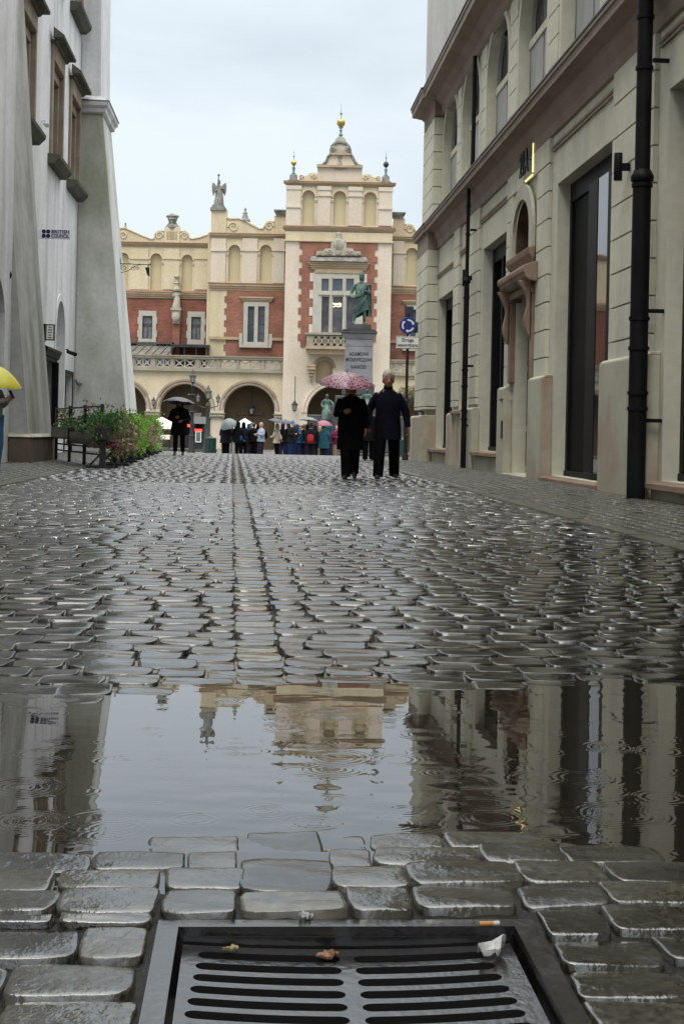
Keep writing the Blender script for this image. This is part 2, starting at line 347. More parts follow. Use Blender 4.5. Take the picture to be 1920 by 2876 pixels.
def np_mesh(name, verts, quads, m, smooth_=True):
    me = bpy.data.meshes.new(name); nv, nq = len(verts), len(quads)
    me.vertices.add(nv); me.vertices.foreach_set('co', verts.astype(np.float32).ravel())
    me.loops.add(nq*4); me.loops.foreach_set('vertex_index', quads.astype(np.int32).ravel())
    me.polygons.add(nq); me.polygons.foreach_set('loop_start', np.arange(0, nq*4, 4, dtype=np.int32))
    me.polygons.foreach_set('use_smooth', np.full(nq, smooth_))
    me.update(calc_edges=True); me.validate()
    me.materials.append(m)
    o = bpy.data.objects.new(name, me); COL.objects.link(o); return o
def to_world(s, t): return t*math.cos(PH)-s*math.sin(PH), t*math.sin(PH)+s*math.cos(PH)
def setts(stones, n, m, dome=1.0, edge=1.0):
    """stones: array rows (s, t, half_s, half_t, yaw, dz, tilt_s, tilt_t) -> verts, quads with an n x m grid per stone"""
    S = np.asarray(stones, float); K = len(S)
    def axis(k):
        if k == 5: return np.array([-1, -.9, 0, .9, 1.])
        if k == 7: return np.array([-1, -.97, -.88, 0, .88, .97, 1.])
        if k == 9: return np.array([-1, -.97, -.88, -.55, 0, .55, .88, .97, 1.])
        return np.array([-1, -.985, -.95, -.88, -.72, -.45, -.15, .15, .45, .72, .88, .95, .985, 1.])
    au, av = axis(n), axis(m); n, m = len(au), len(av)
    U, V = np.meshgrid(au, av, indexing='ij'); U = U.ravel()[None]; V = V.ravel()[None]
    c = RNG.normal(0, .034 if n < 14 else .045, (K, 8))
    wpp, wpm, wmp, wmm = (1+U)*(1+V)/4, (1+U)*(1-V)/4, (1-U)*(1+V)/4, (1-U)*(1-V)/4
    rnd = 1-0.10*(np.abs(U*V)**5)
    u = U*rnd+c[:,0:1]*wpp+c[:,1:2]*wpm+c[:,2:3]*wmp+c[:,3:4]*wmm
    v = V*rnd+c[:,4:5]*wpp+c[:,5:6]*wpm+c[:,6:7]*wmp+c[:,7:8]*wmm
    ph = RNG.uniform(0, 6.28, (K, 6))
    v = v+.022*np.sin(3*U+ph[:,0:1])*np.abs(V); u = u+.022*np.sin(3*V+ph[:,1:2])*np.abs(U)
    e = np.maximum(np.abs(U), np.abs(V))
    z = -dome*(0.0052*U**2+0.0012*V**2)-edge*(0.0040*np.clip((np.abs(U)-.90)/.10, 0, 1)**2+0.0035*np.clip((np.abs(V)-.94)/.06, 0, 1)**2)
    z = z-0.045*(e > .999)
    z = z+.0011*np.sin(2.6*U+ph[:,2:3])*np.cos(2.1*V+ph[:,3:4])+.0007*np.sin(5.3*U+ph[:,4:5]+2*V)+.0004*np.sin(9*V+ph[:,5:6]+6*U)
    z = z+S[:,6:7]*U+S[:,7:8]*V
    ls, lt = u*S[:,2:3], v*S[:,3:4]
    cy, sy = np.cos(S[:,4:5]), np.sin(S[:,4:5])
    s = S[:,0:1]+ls*cy-lt*sy; t = S[:,1:2]+ls*sy+lt*cy
    z = z+S[:,5:6]*edge+gh(S[:,0], S[:,1])[:,None]
    x, y = to_world(s, t)
    verts = np.stack([x, y, z], -1).reshape(-1, 3)
    i, j = np.meshgrid(np.arange(n-1), np.arange(m-1), indexing='ij'); i = i.ravel(); j = j.ravel()
    q = np.stack([i*m+j, i*m+j+1, (i+1)*m+j+1, (i+1)*m+j], -1)
    quads = (q[None]+(np.arange(K)*n*m)[:,None,None]).reshape(-1, 4)
    return verts, quads
G0, G1, GS0, GS1 = -.13, .455, 1.50, 2.165           # drain frame in street coordinates
def gut(s): return 0.04-0.0149*(s-4.4)
roadA, gutA, walkA = [], [], []
def push(lst, s, t, hs, ht, tilt=.0018, dz=.0014, yaw=.018):
    if s < GS1+.6 and t+ht > G0-.012 and t-ht < G1+.012 and s-hs < GS1+.012:
        if s+hs > GS1+.05 and s > GS1:                # cut back a stone that would run under the frame
            s1 = s+hs; s0 = GS1+.008; s, hs = (s0+s1)/2, (s1-s0)/2
        elif t < G0: t1 = G0-.008; t0 = t-ht; t, ht = (t0+t1)/2, (t1-t0)/2
        elif t > G1: t0 = G1+.008; t1 = t+ht; t, ht = (t0+t1)/2, (t1-t0)/2
        else:
            if t-ht < G0-.05: t0 = t-ht; t1 = G0-.008; t, ht = (t0+t1)/2, (t1-t0)/2
            elif t+ht > G1+.05: t1 = t+ht; t0 = G1+.008; t, ht = (t0+t1)/2, (t1-t0)/2
            else: return
        if ht < .025 or hs < .02: return
    lst.append((s, t, hs, ht, RNG.normal(0, yaw), RNG.normal(0, dz), RNG.normal(0, tilt), RNG.normal(0, tilt)))
TL_, TR_ = -3.12, 2.92                               # road edges
def rows(side):
    s = 1.30
    while s < 50.5:
        p = float(np.interp(s, [0, 2.5, 3.2, 5, 50], [.112, .115, .135, .165, .165]))*RNG.uniform(.9, 1.12)
        if s < GS1-.03 and s+p > GS1: p = GS1+.006-s
        g = gut(s)+(.085 if side > 0 else -.085)
        t = g+(RNG.uniform(-.012, .008) if side > 0 else RNG.uniform(.002, .020)); end = TR_ if side > 0 else TL_; first = True
        vis = 0.30*s+.6                              # nothing beyond the picture's edges close by
        amp = RNG.uniform(-.02, .02)
        while abs(t-g) < abs(end-g)-.06:
            L_ = (RNG.uniform(.155, .25) if s > 2.75 else RNG.uniform(.14, .20))*(RNG.uniform(.45, 1.0) if first else 1); first = False
            tc = t+side*L_/2
            if abs(tc) < max(vis, 1.7):
                bow = .10*math.sin(tc*.9+.15*s)*min(1, abs(tc-g))+amp*(tc-g)*.3
                push(roadA, s+p/2+bow, tc, p/2-(.004 if s > 2.75 else .0022), L_/2-(.0032 if s > 2.75 else .0018), tilt=.0013)
            t += side*L_
        s += p
rows(1); rows(-1)
s = 1.3
while s < 50.5:                                      # the gutter line of squarer stones
    p = RNG.uniform(.13, .17) if s > 2.7 else RNG.uniform(.17, .21)
    push(gutA, s+p/2, gut(s+p/2)+RNG.normal(0, .006), p/2-.0045, .079+RNG.normal(0, .004), tilt=.0015)
    s += p
def walk(t0, t1, s0, s1, wid):                       # pavement: courses running along the street
    t = t0
    while t < t1-.04:
        w = min(wid*RNG.uniform(.9, 1.1), t1-t); s = s0+RNG.uniform(0, .2)
        while s < s1:
            L_ = RNG.uniform(.14, .24)
            if abs(t) < .30*s+.8: push(walkA, s+L_/2, t+w/2, L_/2-.006, w/2-.005, tilt=.0015)
            s += L_
        t += w
walk(3.10, 5.30, 6.0, 50.0, .15)
walk(-5.85, -3.30, 8.0, 50.0, .15)
def sett_mat(name, dark, lite, odd=None, r0=.05, r1=.17, bs=.75, ior=1.55, grain=False):
    m = bpy.data.materials.new(name); m.use_nodes = True
    nt = m.node_tree; N = nt.nodes; L = nt.links; b = N['Principled BSDF']
    b.inputs['IOR'].default_value = ior; b.inputs['Specular IOR Level'].default_value = .5
    g = N.new('ShaderNodeNewGeometry'); tc = N.new('ShaderNodeTexCoord')
    cr = N.new('ShaderNodeValToRGB'); e = cr.color_ramp.elements
    e[0].position = 0; e[0].color = (*dark, 1); e[1].position = .9; e[1].color = (*lite, 1)
    if odd:
        for k, (p, c) in enumerate(odd):
            q = e.new(p); q.color = (*c, 1)
        cr.color_ramp.interpolation = 'CONSTANT' if len(odd) > 2 else 'LINEAR'
    L.new(g.outputs['Random Per Island'], cr.inputs[0])
    n = N.new('ShaderNodeTexNoise'); n.inputs['Scale'].default_value = 38; n.inputs['Detail'].default_value = 6
    L.new(tc.outputs['Object'], n.inputs['Vector'])
    mr = N.new('ShaderNodeMapRange'); mr.inputs[1].default_value, mr.inputs[2].default_value = .3, .7
    mr.inputs[3].default_value, mr.inputs[4].default_value = (.2, 1.9) if grain else (.55, 1.35)
    if grain: n.inputs['Scale'].default_value = 75; n.inputs['Detail'].default_value = 9
    L.new(n.outputs['Fac'], mr.inputs[0])
    hs = N.new('ShaderNodeHueSaturation'); L.new(cr.outputs[0], hs.inputs['Color']); L.new(mr.outputs[0], hs.inputs['Value'])
    L.new(hs.outputs[0], b.inputs['Base Color'])
    n2 = N.new('ShaderNodeTexNoise'); n2.inputs['Scale'].default_value = 5.0; n2.inputs['Detail'].default_value = 7
    L.new(tc.outputs['Object'], n2.inputs['Vector'])
    m2 = N.new('ShaderNodeMapRange'); m2.inputs[1].default_value, m2.inputs[2].default_value = .36, .66
    m2.inputs[3].default_value, m2.inputs[4].default_value = r0, r1
    L.new(n2.outputs['Fac'], m2.inputs[0]); L.new(m2.outputs[0], b.inputs['Roughness'])
    n3 = N.new('ShaderNodeTexNoise'); n3.inputs['Scale'].default_value = 130; n3.inputs['Detail'].default_value = 3
    L.new(tc.outputs['Object'], n3.inputs['Vector'])
    n4 = N.new('ShaderNodeTexNoise'); n4.inputs['Scale'].default_value = 34; n4.inputs['Detail'].default_value = 3
    L.new(tc.outputs['Object'], n4.inputs['Vector'])
    bp = N.new('ShaderNodeBump'); bp.inputs['Strength'].default_value = .08*bs; bp.inputs['Distance'].default_value = .004
    bq = N.new('ShaderNodeBump'); bq.inputs['Strength'].default_value = .10*bs; bq.inputs['Distance'].default_value = .008
    L.new(n3.outputs['Fac'], bp.inputs['Height']); L.new(n4.outputs['Fac'], bq.inputs['Height']); L.new(bp.outputs[0], bq.inputs['Normal'])
    L.new(bq.outputs[0], b.inputs['Normal'])
    return m
M['setts'] = sett_mat('wet_setts', (.008,.008,.007), (.030,.029,.022))
M['gutter_setts'] = sett_mat('wet_gutter_setts', (.03,.03,.028), (.10,.095,.075),
                             [(.40, (.06,.058,.05)), (.62, (.17,.075,.04)), (.69, (.11,.105,.06)), (.84, (.05,.05,.045))])
M['walk_setts'] = sett_mat('wet_pavement_setts', (.040,.041,.030), (.085,.083,.062), r0=.2, r1=.42)
def build_setts(name, A, m, near=9.0, mid=20.0):
    A = np.array(A); parts = []
    for lo, hi, n in ((0, 5.2, 14), (5.2, near, 9), (near, mid, 7), (mid, 99, 5)):
        sel = A[(A[:,0] >= lo) & (A[:,0] < hi)]
        if len(sel): parts.append(setts(sel, n, n, {14: .30, 9: .85, 7: .8, 5: .6}[n], {14: .7, 9: .75, 7: .4, 5: .15}[n]))
    off = 0; V, Q = [], []
    for v, q in parts: V.append(v); Q.append(q+off); off += len(v)
    return struct(np_mesh(name, np.concatenate(V), np.concatenate(Q), M[m]))
o = build_setts('cobbled_street', roadA, 'setts')
M['setts_near'] = sett_mat('wet_worn_setts', (.010,.010,.007), (.040,.038,.027), bs=1.7, r0=.03, r1=.32, ior=1.95, grain=True)
o.data.materials.append(M['setts_near']); nn_ = int((np.array(roadA)[:,0] < 2.75).sum())
co_ = np.empty(len(o.data.vertices)*3, np.float32); o.data.vertices.foreach_get('co', co_); lv_ = np.empty(len(o.data.loops), np.int32); o.data.loops.foreach_get('vertex_index', lv_)
y_ = co_.reshape(-1,3)[lv_.reshape(-1,4)][:,:,1].mean(1); M['setts_far'] = sett_mat('wet_far_setts', (.010,.010,.009), (.034,.033,.026), r0=.17, r1=.34, bs=.5, ior=2.3)
o.data.materials.append(M['setts_far']); o.data.polygons.foreach_set('material_index', ((y_ < 2.75)*1+(y_ > 11.0+1.5*np.sin(y_*9))*2).astype(np.int32))
build_setts('street_gutter', gutA, 'gutter_setts')
build_setts('pavement', walkA, 'walk_setts')
# bed of wet sand between the stones
def grid_mesh(name, ss, ts, zf, m, hole=None, smooth_=True, world=True):
    S, T = np.meshgrid(ss, ts, indexing='ij'); Z = zf(S, T)
    x, y = to_world(S, T) if world else (T, S)
    v = np.stack([x, y, Z], -1).reshape(-1, 3); n, k = S.shape
    i, j = np.meshgrid(np.arange(n-1), np.arange(k-1), indexing='ij'); i = i.ravel(); j = j.ravel()
    if hole:
        sc_, tcn = (ss[i]+ss[i+1])/2, (ts[j]+ts[j+1])/2
        keep = ~((tcn > hole[0]) & (tcn < hole[1]) & (sc_ > hole[2]) & (sc_ < hole[3])); i, j = i[keep], j[keep]
    q = np.stack([i*k+j, i*k+j+1, (i+1)*k+j+1, (i+1)*k+j], -1)
    return np_mesh(name, v, q, m, smooth_)
M['bed'] = mat('wet_sand_bed', (.020,.019,.016), (.009,.009,.008), .5, 12, .35, 120, rough2=.7, spec=.3)
ss = np.concatenate([np.arange(-1, 1.5, .1), np.arange(1.5, 2.166, .035), np.arange(2.2, 5.5, .04), np.arange(5.5, 51, .25)])
ss = np.unique(np.concatenate([ss, [GS0, GS1]])); ts = np.unique(np.concatenate([np.arange(-6.2, -1.4, .2), np.arange(-1.4, 1.6, .03), np.arange(1.6, 5.7, .2), [G0, G1]]))
NZ = RNG.normal(0, .0016, (len(ss), len(ts)))
struct(grid_mesh('street_bed', ss, ts, lambda S, T: gh(S, T)-.014-.016*smooth((S-4.5)/.4)+NZ-.004*(T > 3.1)-.004*(T < -3.3), M['bed'], (G0, G1, GS0, GS1)))
# kerb lines, flush slabs
def kerb(t0, t1):
    mb = MB(); s = 5.0
    while s < 49.5:
        L_ = RNG.uniform(.75, 1.1)
        z0, z1 = float(gh(s, t0))+.006, float(gh(s+L_, t0))+.006; j = RNG.normal(0, .002)
        P = [W(s+.006, t0, -.1), W(s+.006, t1, -.1), W(s+L_-.006, t1, -.1), W(s+L_-.006, t0, -.1)]
        T = [Vector((p.x, p.y, (z0 if i < 2 else z1)+j)) for i, p in enumerate(P)]
        mb.hexa(P, T); s += L_
    return struct(mb.build('kerb', 'kerb', bevel=.008, seg=2))
M['kerb'] = mat('wet_kerb_granite', (.085,.085,.062), (.06,.06,.045), .3, 5, .12, 70, rough2=.5, ior=1.5)
kerb(2.93, 3.09); kerb(-3.29, -3.13)
# plaza and far ground: one sheet to the horizon
ys = np.concatenate([np.arange(-60, 44, 4), np.arange(44, 62, .5), np.arange(62, 140, 4), [200, 400, 900, 2500]])
xs = np.array([-2500, -600, -150, -60, -30, -20, -14, -11.5, 9.5, 12, 16, 22, 30, 60, 150, 600, 2500.])
M['plaza'] = mat('wet_plaza_slabs', (.20,.195,.185), (.12,.12,.115), .30, .8, .15, 14, rough2=.5)
struct(grid_mesh('plaza', ys, xs, lambda Y, X: np.vectorize(plaza_z)(Y)-.12*(1-smooth((Y-46)/6)), M['plaza'], world=False))
# ------------------------------------------------------------------ puddle with rain rings
def puddle():
    s = np.arange(2.26, 4.95, .0055); t = np.arange(-1.55, 1.75, .0062)
    S, T = np.meshgrid(s, t, indexing='ij'); Z = np.zeros_like(S)
    for k in range(26):                                # slow wind ripples
        lam = RNG.uniform(.035, .16); a = RNG.normal(0, .5); p = RNG.uniform(0, 6.28)
        Z += lam*.00042*np.sin((S*math.cos(a)+T*math.sin(a))*2*math.pi/lam+p)
    Z *= .10+.55*smooth((np.sin(S*2.3+T*1.7+1)+np.sin(T*3.1-S*1.9))*.5)
    def ring(u, v, R, lam=.013, amp=.00042, n=3):
        X, d = at(u, v, 1), None
        a, b = ray(u, v); d = CAMH*F/b; X = a*d/F
        s0 = -X*math.sin(PH)+d*math.cos(PH); t0 = X*math.cos(PH)+d*math.sin(PH)
        r = np.hypot(S-s0, T-t0); q = (r-R)/(lam*n*.5)
        Z[:] += amp*np.sin((r-R)*2*math.pi/lam)*np.exp(-q*q)
    rings = [(780,2020,.05),(840,1985,.045),(930,2000,.05),(980,1998,.055),(795,2040,.05),(870,2085,.055),(700,2110,.04),(660,2110,.03),
             (940,2130,.085),(945,2130,.045),(930,2165,.05),(1115,2135,.045),(465,2148,.05),(435,2075,.04),(425,2050,.035),(350,2132,.018),
             (660,2215,.028),(712,2228,.032),(410,2285,.045),(545,2315,.035),(430,2350,.085),(320,2345,.05),(300,2365,.035),(290,2320,.075),
             (1010,2270,.05),(880,2325,.04),(820,2340,.035),(1090,2010,.04),(1120,2000,.03),(1245,2175,.03),(1320,2255,.02),(1640,2190,.06),(1640,2200,.03),
             (1700,2230,.05),(1580,2290,.06),(1740,2300,.08),(1860,2250,.05),(1500,2190,.05),(1380,2310,.05),(1720,2100,.045),(1850,2110,.05),(1560,2200,.04),
             (90,2320,.05),(110,2120,.05),(60,2220,.06),(200,2230,.045),(160,2090,.04),(1150,2330,.06),(1180,2060,.05),(640,1960,.03),(520,2190,.02),(740,2290,.03)]
    for u, v, R in rings: ring(u, v, R, RNG.uniform(.010, .017), RNG.uniform(.00022, .00055), RNG.choice([2, 3, 4]))
    for k in range(95):
        ring(RNG.uniform(0, 1920), RNG.uniform(1950, 2420), RNG.uniform(.012, .05), RNG.uniform(.009, .014), RNG.uniform(.0001, .00035), 2)
    Z = Z-WT*(S-3.45)
    x, y = to_world(S, T); v = np.stack([x, y, Z], -1).reshape(-1, 3); n, k = S.shape
    i, j = np.meshgrid(np.arange(n-1), np.arange(k-1), indexing='ij'); i = i.ravel(); j = j.ravel()
    q = np.stack([i*k+j, i*k+j+1, (i+1)*k+j+1, (i+1)*k+j], -1)
    m = bpy.data.materials.new('rain_water'); m.use_nodes = True; b = m.node_tree.nodes['Principled BSDF']
    b.inputs['Base Color'].default_value = (.016,.014,.010, 1); b.inputs['Roughness'].default_value = .012
    b.inputs['IOR'].default_value = WATER_IOR; b.inputs['Specular IOR Level'].default_value = .5
    M['water'] = m
    o = np_mesh('puddle', v, q, m); o['kind'] = 'structure'
    return o
WATER_IOR = 2.1
puddle()
# ------------------------------------------------------------------ street drain
dr = thing('street_drain', 'square cast-iron street drain with slotted dished grate set among wet cobbles', 'drain', W(1.85, .16, 0), PH, org=(.16, 1.85, 0))
fz = .020
mb = MB(); plate_xy = []
vs, fs = plate([rect(G0, GS0, G1, GS1), rect(G0+.032, GS0+.032, G1-.034, GS1-.030)], .014)
mb.add(vs, fs, lambda x, y, z: (x, y, fz-.007+z))
for x0, x1, y0, y1 in ((G0+.006, G0+.031, GS0+.006, GS1-.006), (G1-.033, G1-.006, GS0+.006, GS1-.006), (G0+.0312, G1-.0332, GS1-.029, GS1-.006), (G0+.0312, G1-.0332, GS0+.006, GS0+.031)):
    mb.box(x0, x1, y0, y1, -.12, fz-.0142)
mb.build('frame', 'iron_wet', dr, bevel=.0025, seg=2)
def dish(t, s):
    return -.004-.013*(1-min(1, ((t-.16)/.26)**2))*(1-.3*((s-1.83)/.3)**2)
def sub(p, k):
    out = []
    for i in range(len(p)):
        a, b = p[i], p[(i+1) % len(p)]
        L_ = math.hypot(b[0]-a[0], b[1]-a[1]); n = max(1, int(L_/k))
        out += [(a[0]+(b[0]-a[0])*q/n, a[1]+(b[1]-a[1])*q/n) for q in range(n)]
    return out
def slot(x0, x1, y, h):
    r = h/2; p = []
    for k in range(7): w = -math.pi/2+math.pi*k/6; p.append((x1-r+r*math.cos(w), y+r*math.sin(w)))
    for k in range(7): w = math.pi/2+math.pi*k/6; p.append((x0+r+r*math.cos(w), y+r*math.sin(w)))
    return sub(p, .018)
polys = [sub(rect(G0+.040, GS0+.040, G1-.042, GS1-.036), .02)]
sy = 2.092; widen = 0
while sy > 1.57:
    polys.append(slot(-.066-widen, .148, sy, .0262)); polys.append(slot(.168, .372+widen*1.6, sy-.001, .0262))
    sy -= .0425; widen = min(widen+.002, .012)
vs, fs = plate(polys, .016)
mb = MB(); mb.add(vs, fs, lambda x, y, z: (x, y, z)); gr = mb.build('grate', 'iron_wet', dr)
bm = bmesh.new(); bm.from_mesh(gr.data); bmesh.ops.remove_doubles(bm, verts=bm.verts, dist=1e-5)
for k in range(30):
    bmesh.ops.bisect_plane(bm, geom=bm.verts[:]+bm.edges[:]+bm.faces[:], plane_co=(G0-.16+.02*k, 0, 0), plane_no=(1, 0, 0))
bm.normal_update()
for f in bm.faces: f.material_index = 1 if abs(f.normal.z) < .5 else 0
for v in bm.verts: v.co.z += dish(v.co.x+.16, v.co.y+1.85)-.008
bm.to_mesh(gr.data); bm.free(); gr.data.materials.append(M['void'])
mb = MB(); mb.box(G0+.012, G1-.012, GS0+.012, GS1-.012, -.62, -.60)
for x0, x1, y0, y1 in ((G0+.008, G0+.014, GS0+.008, GS1-.008), (G1-.014, G1-.008, GS0+.008, GS1-.008), (G0+.015, G1-.015, GS1-.014, GS1-.008), (G0+.015, G1-.015, GS0+.008, GS0+.014)):
    mb.box(x0, x1, y0, y1, -.6, -.125)
mb.build('shaft', 'void', dr)
# litter
def leafscrap(name, label, cat, u, v, d, z, r, m, lift=.006, yaw=0., crumple=.003):
    p = at(u, v, d); mb = MB(); rr = random.Random(int(u)); n = 18
    vs = [(0, 0, lift)]+[((r*(1+.35*math.sin(2*w+yaw)+rr.uniform(-.14, .14))*math.cos(w)), r*.62*(1+rr.uniform(-.14, .14))*math.sin(w), lift*rr.uniform(.1, 1.1)) for w in [2*math.pi*k/n for k in range(n)]]
    vs2 = [(x, y, zz+.0015+crumple*abs(math.sin(x*300+y*170))) for x, y, zz in vs]
    fs = [(0, 1+k, 1+(k+1) % n) for k in range(n)]
    mb.add(vs, [f[::-1] for f in fs]); o = n+1; mb.add(vs2, fs)
    mb.f += [(1+k, 1+(k+1) % n, o+1+(k+1) % n, o+1+k) for k in range(n)]
    ob = mb.build(name, m, smooth=True); ob.location = (p.x, p.y, z); ob.rotation_euler = (0, 0, yaw)
    return tag(ob, label, cat)
leafscrap('fallen_leaf', 'small yellow leaf bit on the grate above its left slots', 'leaf', 648, 2638, 2.10, -.007, .010, 'yellow_leaf', .005)
leafscrap('fallen_leaf', 'curled brown leaf lying in the middle of the grate\'s far edge', 'leaf', 920, 2642, 2.098, -.013, .016, 'dead_leaf', .008, .3)
leafscrap('paper_scrap', 'crumpled white paper scrap in the far right corner of the grate', 'paper', 1380, 2650, 2.095, -.004, .021, 'paper', .022, .5, .009)
leafscrap('paper_scrap', 'tiny white scrap on the drain frame beside the square gutter stone', 'paper', 860, 2572, 2.17, fz, .010, 'paper', .008, .2, .004)
def butt(label, u, v, d, z, yaw, m2='paper'):
    p = at(u, v, d); t_ = thing('cigarette_butt', label, 'cigarette butt', (p.x, p.y, z), yaw)
    MB().tube([(-.014, 0, .004), (-.013, 0, .004), (.008, 0, .004)], [.0034, .004, .004], 8).build('filter', 'filter', t_, smooth=True)
    MB().tube([(.0082, 0, .004), (.017, 0, .0045), (.018, 0, .0045)], [.0039, .0039, .003], 8).build('paper_end', m2, t_, smooth=True)
butt('cigarette butt lying on the far right part of the drain frame', 1370, 2570, 2.155, fz, .12)
butt('cigarette butt resting on a wet stone beyond the drain, by the puddle', 1425, 2478, 2.385, .022, .4)
# ------------------------------------------------------------------ right building (x across, y along the street)
def bthing(name, label, cat, t, s, z=0):
    return thing(name, label, cat, W(s, t, z), PH, org=(t, s, z))
rb = bthing('townhouse', 'beige townhouse with grooved pilasters, dark shop windows and heavy cornices, right of the street', 'building', 5.2, 30)
GW = [(1.5,5.2,.3,5.25),(8.2,12.2,.3,5.25),(13.8,17.4,.26,5.25),(20.2,23.9,.12,5.2),(28.7,31.7,.45,5.08),(33.75,35.0,1.42,4.75),(36.25,39.4,.42,4.65)]
door = (25.55,27.55,.06,3.62)
nich = (25.75,27.35,4.28,4.72)
wall_holes = [rect(a, c, b, d) for a, b, c, d in GW]+[rect(door[0], door[2], door[1], door[3]), archpoly(nich[0], nich[1], nich[2], nich[3], .62)]
mb = MB(); plate_yz(mb, [rect(-28, -.3, 42.05, 6.98)]+wall_holes, 5.2, 5.62)
mb.build('wall', 'plaster_right', rb)
mb = MB(); mb.box(5.63, 12, -28, 42.05, -.3, 17.5); mb.build('building_core', 'void', rb)
# upper storey
AW = [(s0, s0+2.75, 7.25, 8.85) for s0 in (36.6, 33.0, 29.2, 25.3, 21.3, 17.3, 13.3, 9.3, 5.3)]
mb = MB(); plate_yz(mb, [rect(-28, 6.99, 42.03, 10.72)]+[archpoly(a, b, c, d, 1.28, 20) for a, b, c, d in AW], 5.28, 5.62)
mb.build('upper_wall', 'plaster_right', rb)
mb = MB(); mb.box(5.02, 5.62, -28, 42.06, 10.725, 17.6); mb.build('attic_wall', 'attic_plaster', rb)
# upper windows
for a, b, c, d in AW:
    w = MB(); plate_yz(w, [archpoly(a+.005, b-.005, c, d, 1.275, 18)]+[archpoly(a+.12, a+1.30, d-.02, d+.10, .95, 10), archpoly(a+1.42, b-.12, d-.02, d+.10, .95, 10), rect(a+.12, c+.1, a+1.30, d-.18), rect(a+1.42, c+.1, b-.12, d-.18)], 5.47, 5.55)
    fr = w.build('window', 'sash', rb)
    g = MB(); plate_yz(g, [archpoly(a+.01, b-.01, c, d, 1.27, 14)], 5.56, 5.58); g.build('pane', 'glass', fr)
    h = MB(); plate_yz(h, [archpoly(a-.16, b+.16, c, d, 1.44, 20), archpoly(a-.002, b+.002, c-.001, d, 1.282, 20)], 5.235, 5.279); h.build('arch_surround', 'plaster_right', fr)
    s_ = MB(); s_.box(5.44, 5.50, a+.02, b-.02, d-.19, d-.03); s_.build('transom', 'plaster_right', fr)
# cornices: profile (x, z) run along y, with the break round the corner pier
def run(prof, y0, y1, mt, name, par):
    mb = MB(); mb.prism(prof, y0, y1, 'y'); return mb.build(name, mt, par)
def shift(pf, dx): return [(x+dx, z) for x, z in pf]
low = [(5.199,6.10),(5.15,6.12),(5.13,6.30),(5.06,6.42),(5.03,6.56),(4.90,6.60),(4.80,6.61),(4.79,6.73),(4.76,6.74),(4.76,6.80),(5.199,6.98)]
run(low, -28, 39.5, 'cornice_right', 'cornice', rb)
run([(4.745,6.803),(4.745,6.835),(5.199,7.02),(5.199,6.985)], -28, 39.5, 'flashing', 'cornice_flashing', rb)
cp = MB(); cp.prism(shift(low, -.03), 39.51, 42.16, 'y'); cp.box(4.87, 5.198, 39.52, 42.04, 6.1, 6.97); cp.build('cornice', 'cornice_right', rb)
cp = MB(); cp.prism(shift([(4.745,6.803),(4.745,6.835),(5.199,7.02),(5.199,6.985)], -.03), 39.48, 42.2, 'y'); cp.build('cornice_flashing', 'flashing', rb)
up = [(5.279,9.92),(5.2,10.0),(5.17,10.22),(5.0,10.38),(4.8,10.42),(4.70,10.43),(4.69,10.58),(4.66,10.6),(4.66,10.68),(5.235,10.72)]
run(up, -28, 39.5, 'cornice_right', 'cornice', rb)
cp = MB(); cp.prism(shift(up, -.06), 39.51, 42.16, 'y'); cp.box(5.0, 5.27, 39.52, 42.03, 9.95, 10.7); cp.build('cornice', 'cornice_right', rb)
fl = MB(); fl.prism([(4.64,10.685),(4.64,10.72),(5.23,10.76),(5.23,10.725)], -28, 39.48, 'y'); fl.prism([(4.58,10.685),(4.58,10.72),(5.23,10.77),(5.23,10.73)], 39.49, 42.22, 'y')
for k in range(24): fl.box(4.75, 5.20, 4+k*1.55, 4+k*1.55+.9, 10.765, 10.86)
fl.build('cornice_flashing', 'flashing', rb)
# pilasters with joints
def pilaster(y0, y1, z0, z1, x0, x1, mt='plaster_right', hole=None, course=.492, par=None):
    mb = MB(); z = z1; first = True
    while z > z0+.08:
        zz = max(z0, z-course)
        if hole and zz < hole[3] and z > hole[2]:
            mb.box(x0, x1, y0, hole[0], zz+.024, z); mb.box(x0, x1, hole[1], y1, zz+.024, z)
        else: mb.box(x0, x1, y0, y1, zz+.024, z)
        z = zz
    return mb.build('pilaster', mt, par or rb, bevel=.003)
for y0, y1 in ((-8,-5),(5.6,7.8),(12.6,13.5),(17.85,19.95),(32.0,33.45),(35.1,36.05)): pilaster(y0, y1, 1.5, 6.095, 5.13, 5.199)
mb = MB()
pilaster(24.35, 28.4, 5.64, 6.095, 5.13, 5.199, course=.46); pilaster(24.35, 25.35, 1.5, 5.636, 5.13, 5.199); pilaster(27.75, 28.4, 1.5, 5.636, 5.13, 5.199)
for y0, y1 in ((32.0, 32.7),(35.95, 36.55),(28.2, 29.0),(24.3, 25.1),(20.3, 21.1),(16.3, 17.1),(12.3, 13.1)): pilaster(y0, y1, 7.2, 9.9, 5.23, 5.279)
# corner pier
pilaster(39.52, 42.05, 1.5, 6.09, 4.87, 5.199, course=.50)
pilaster(39.6, 42.0, 7.05, 9.9, 4.99, 5.279, course=.50)
# window heads: thin moulding in each bay
for a, b, c, d in GW: mo = MB(); mo.box(5.165, 5.199, a-.35, b+.35, d+.62, d+.68); mo.box(5.15, 5.199, a-.35, b+.35, d+.675, d+.72); mo.build('bay_moulding', 'cornice_right', rb)
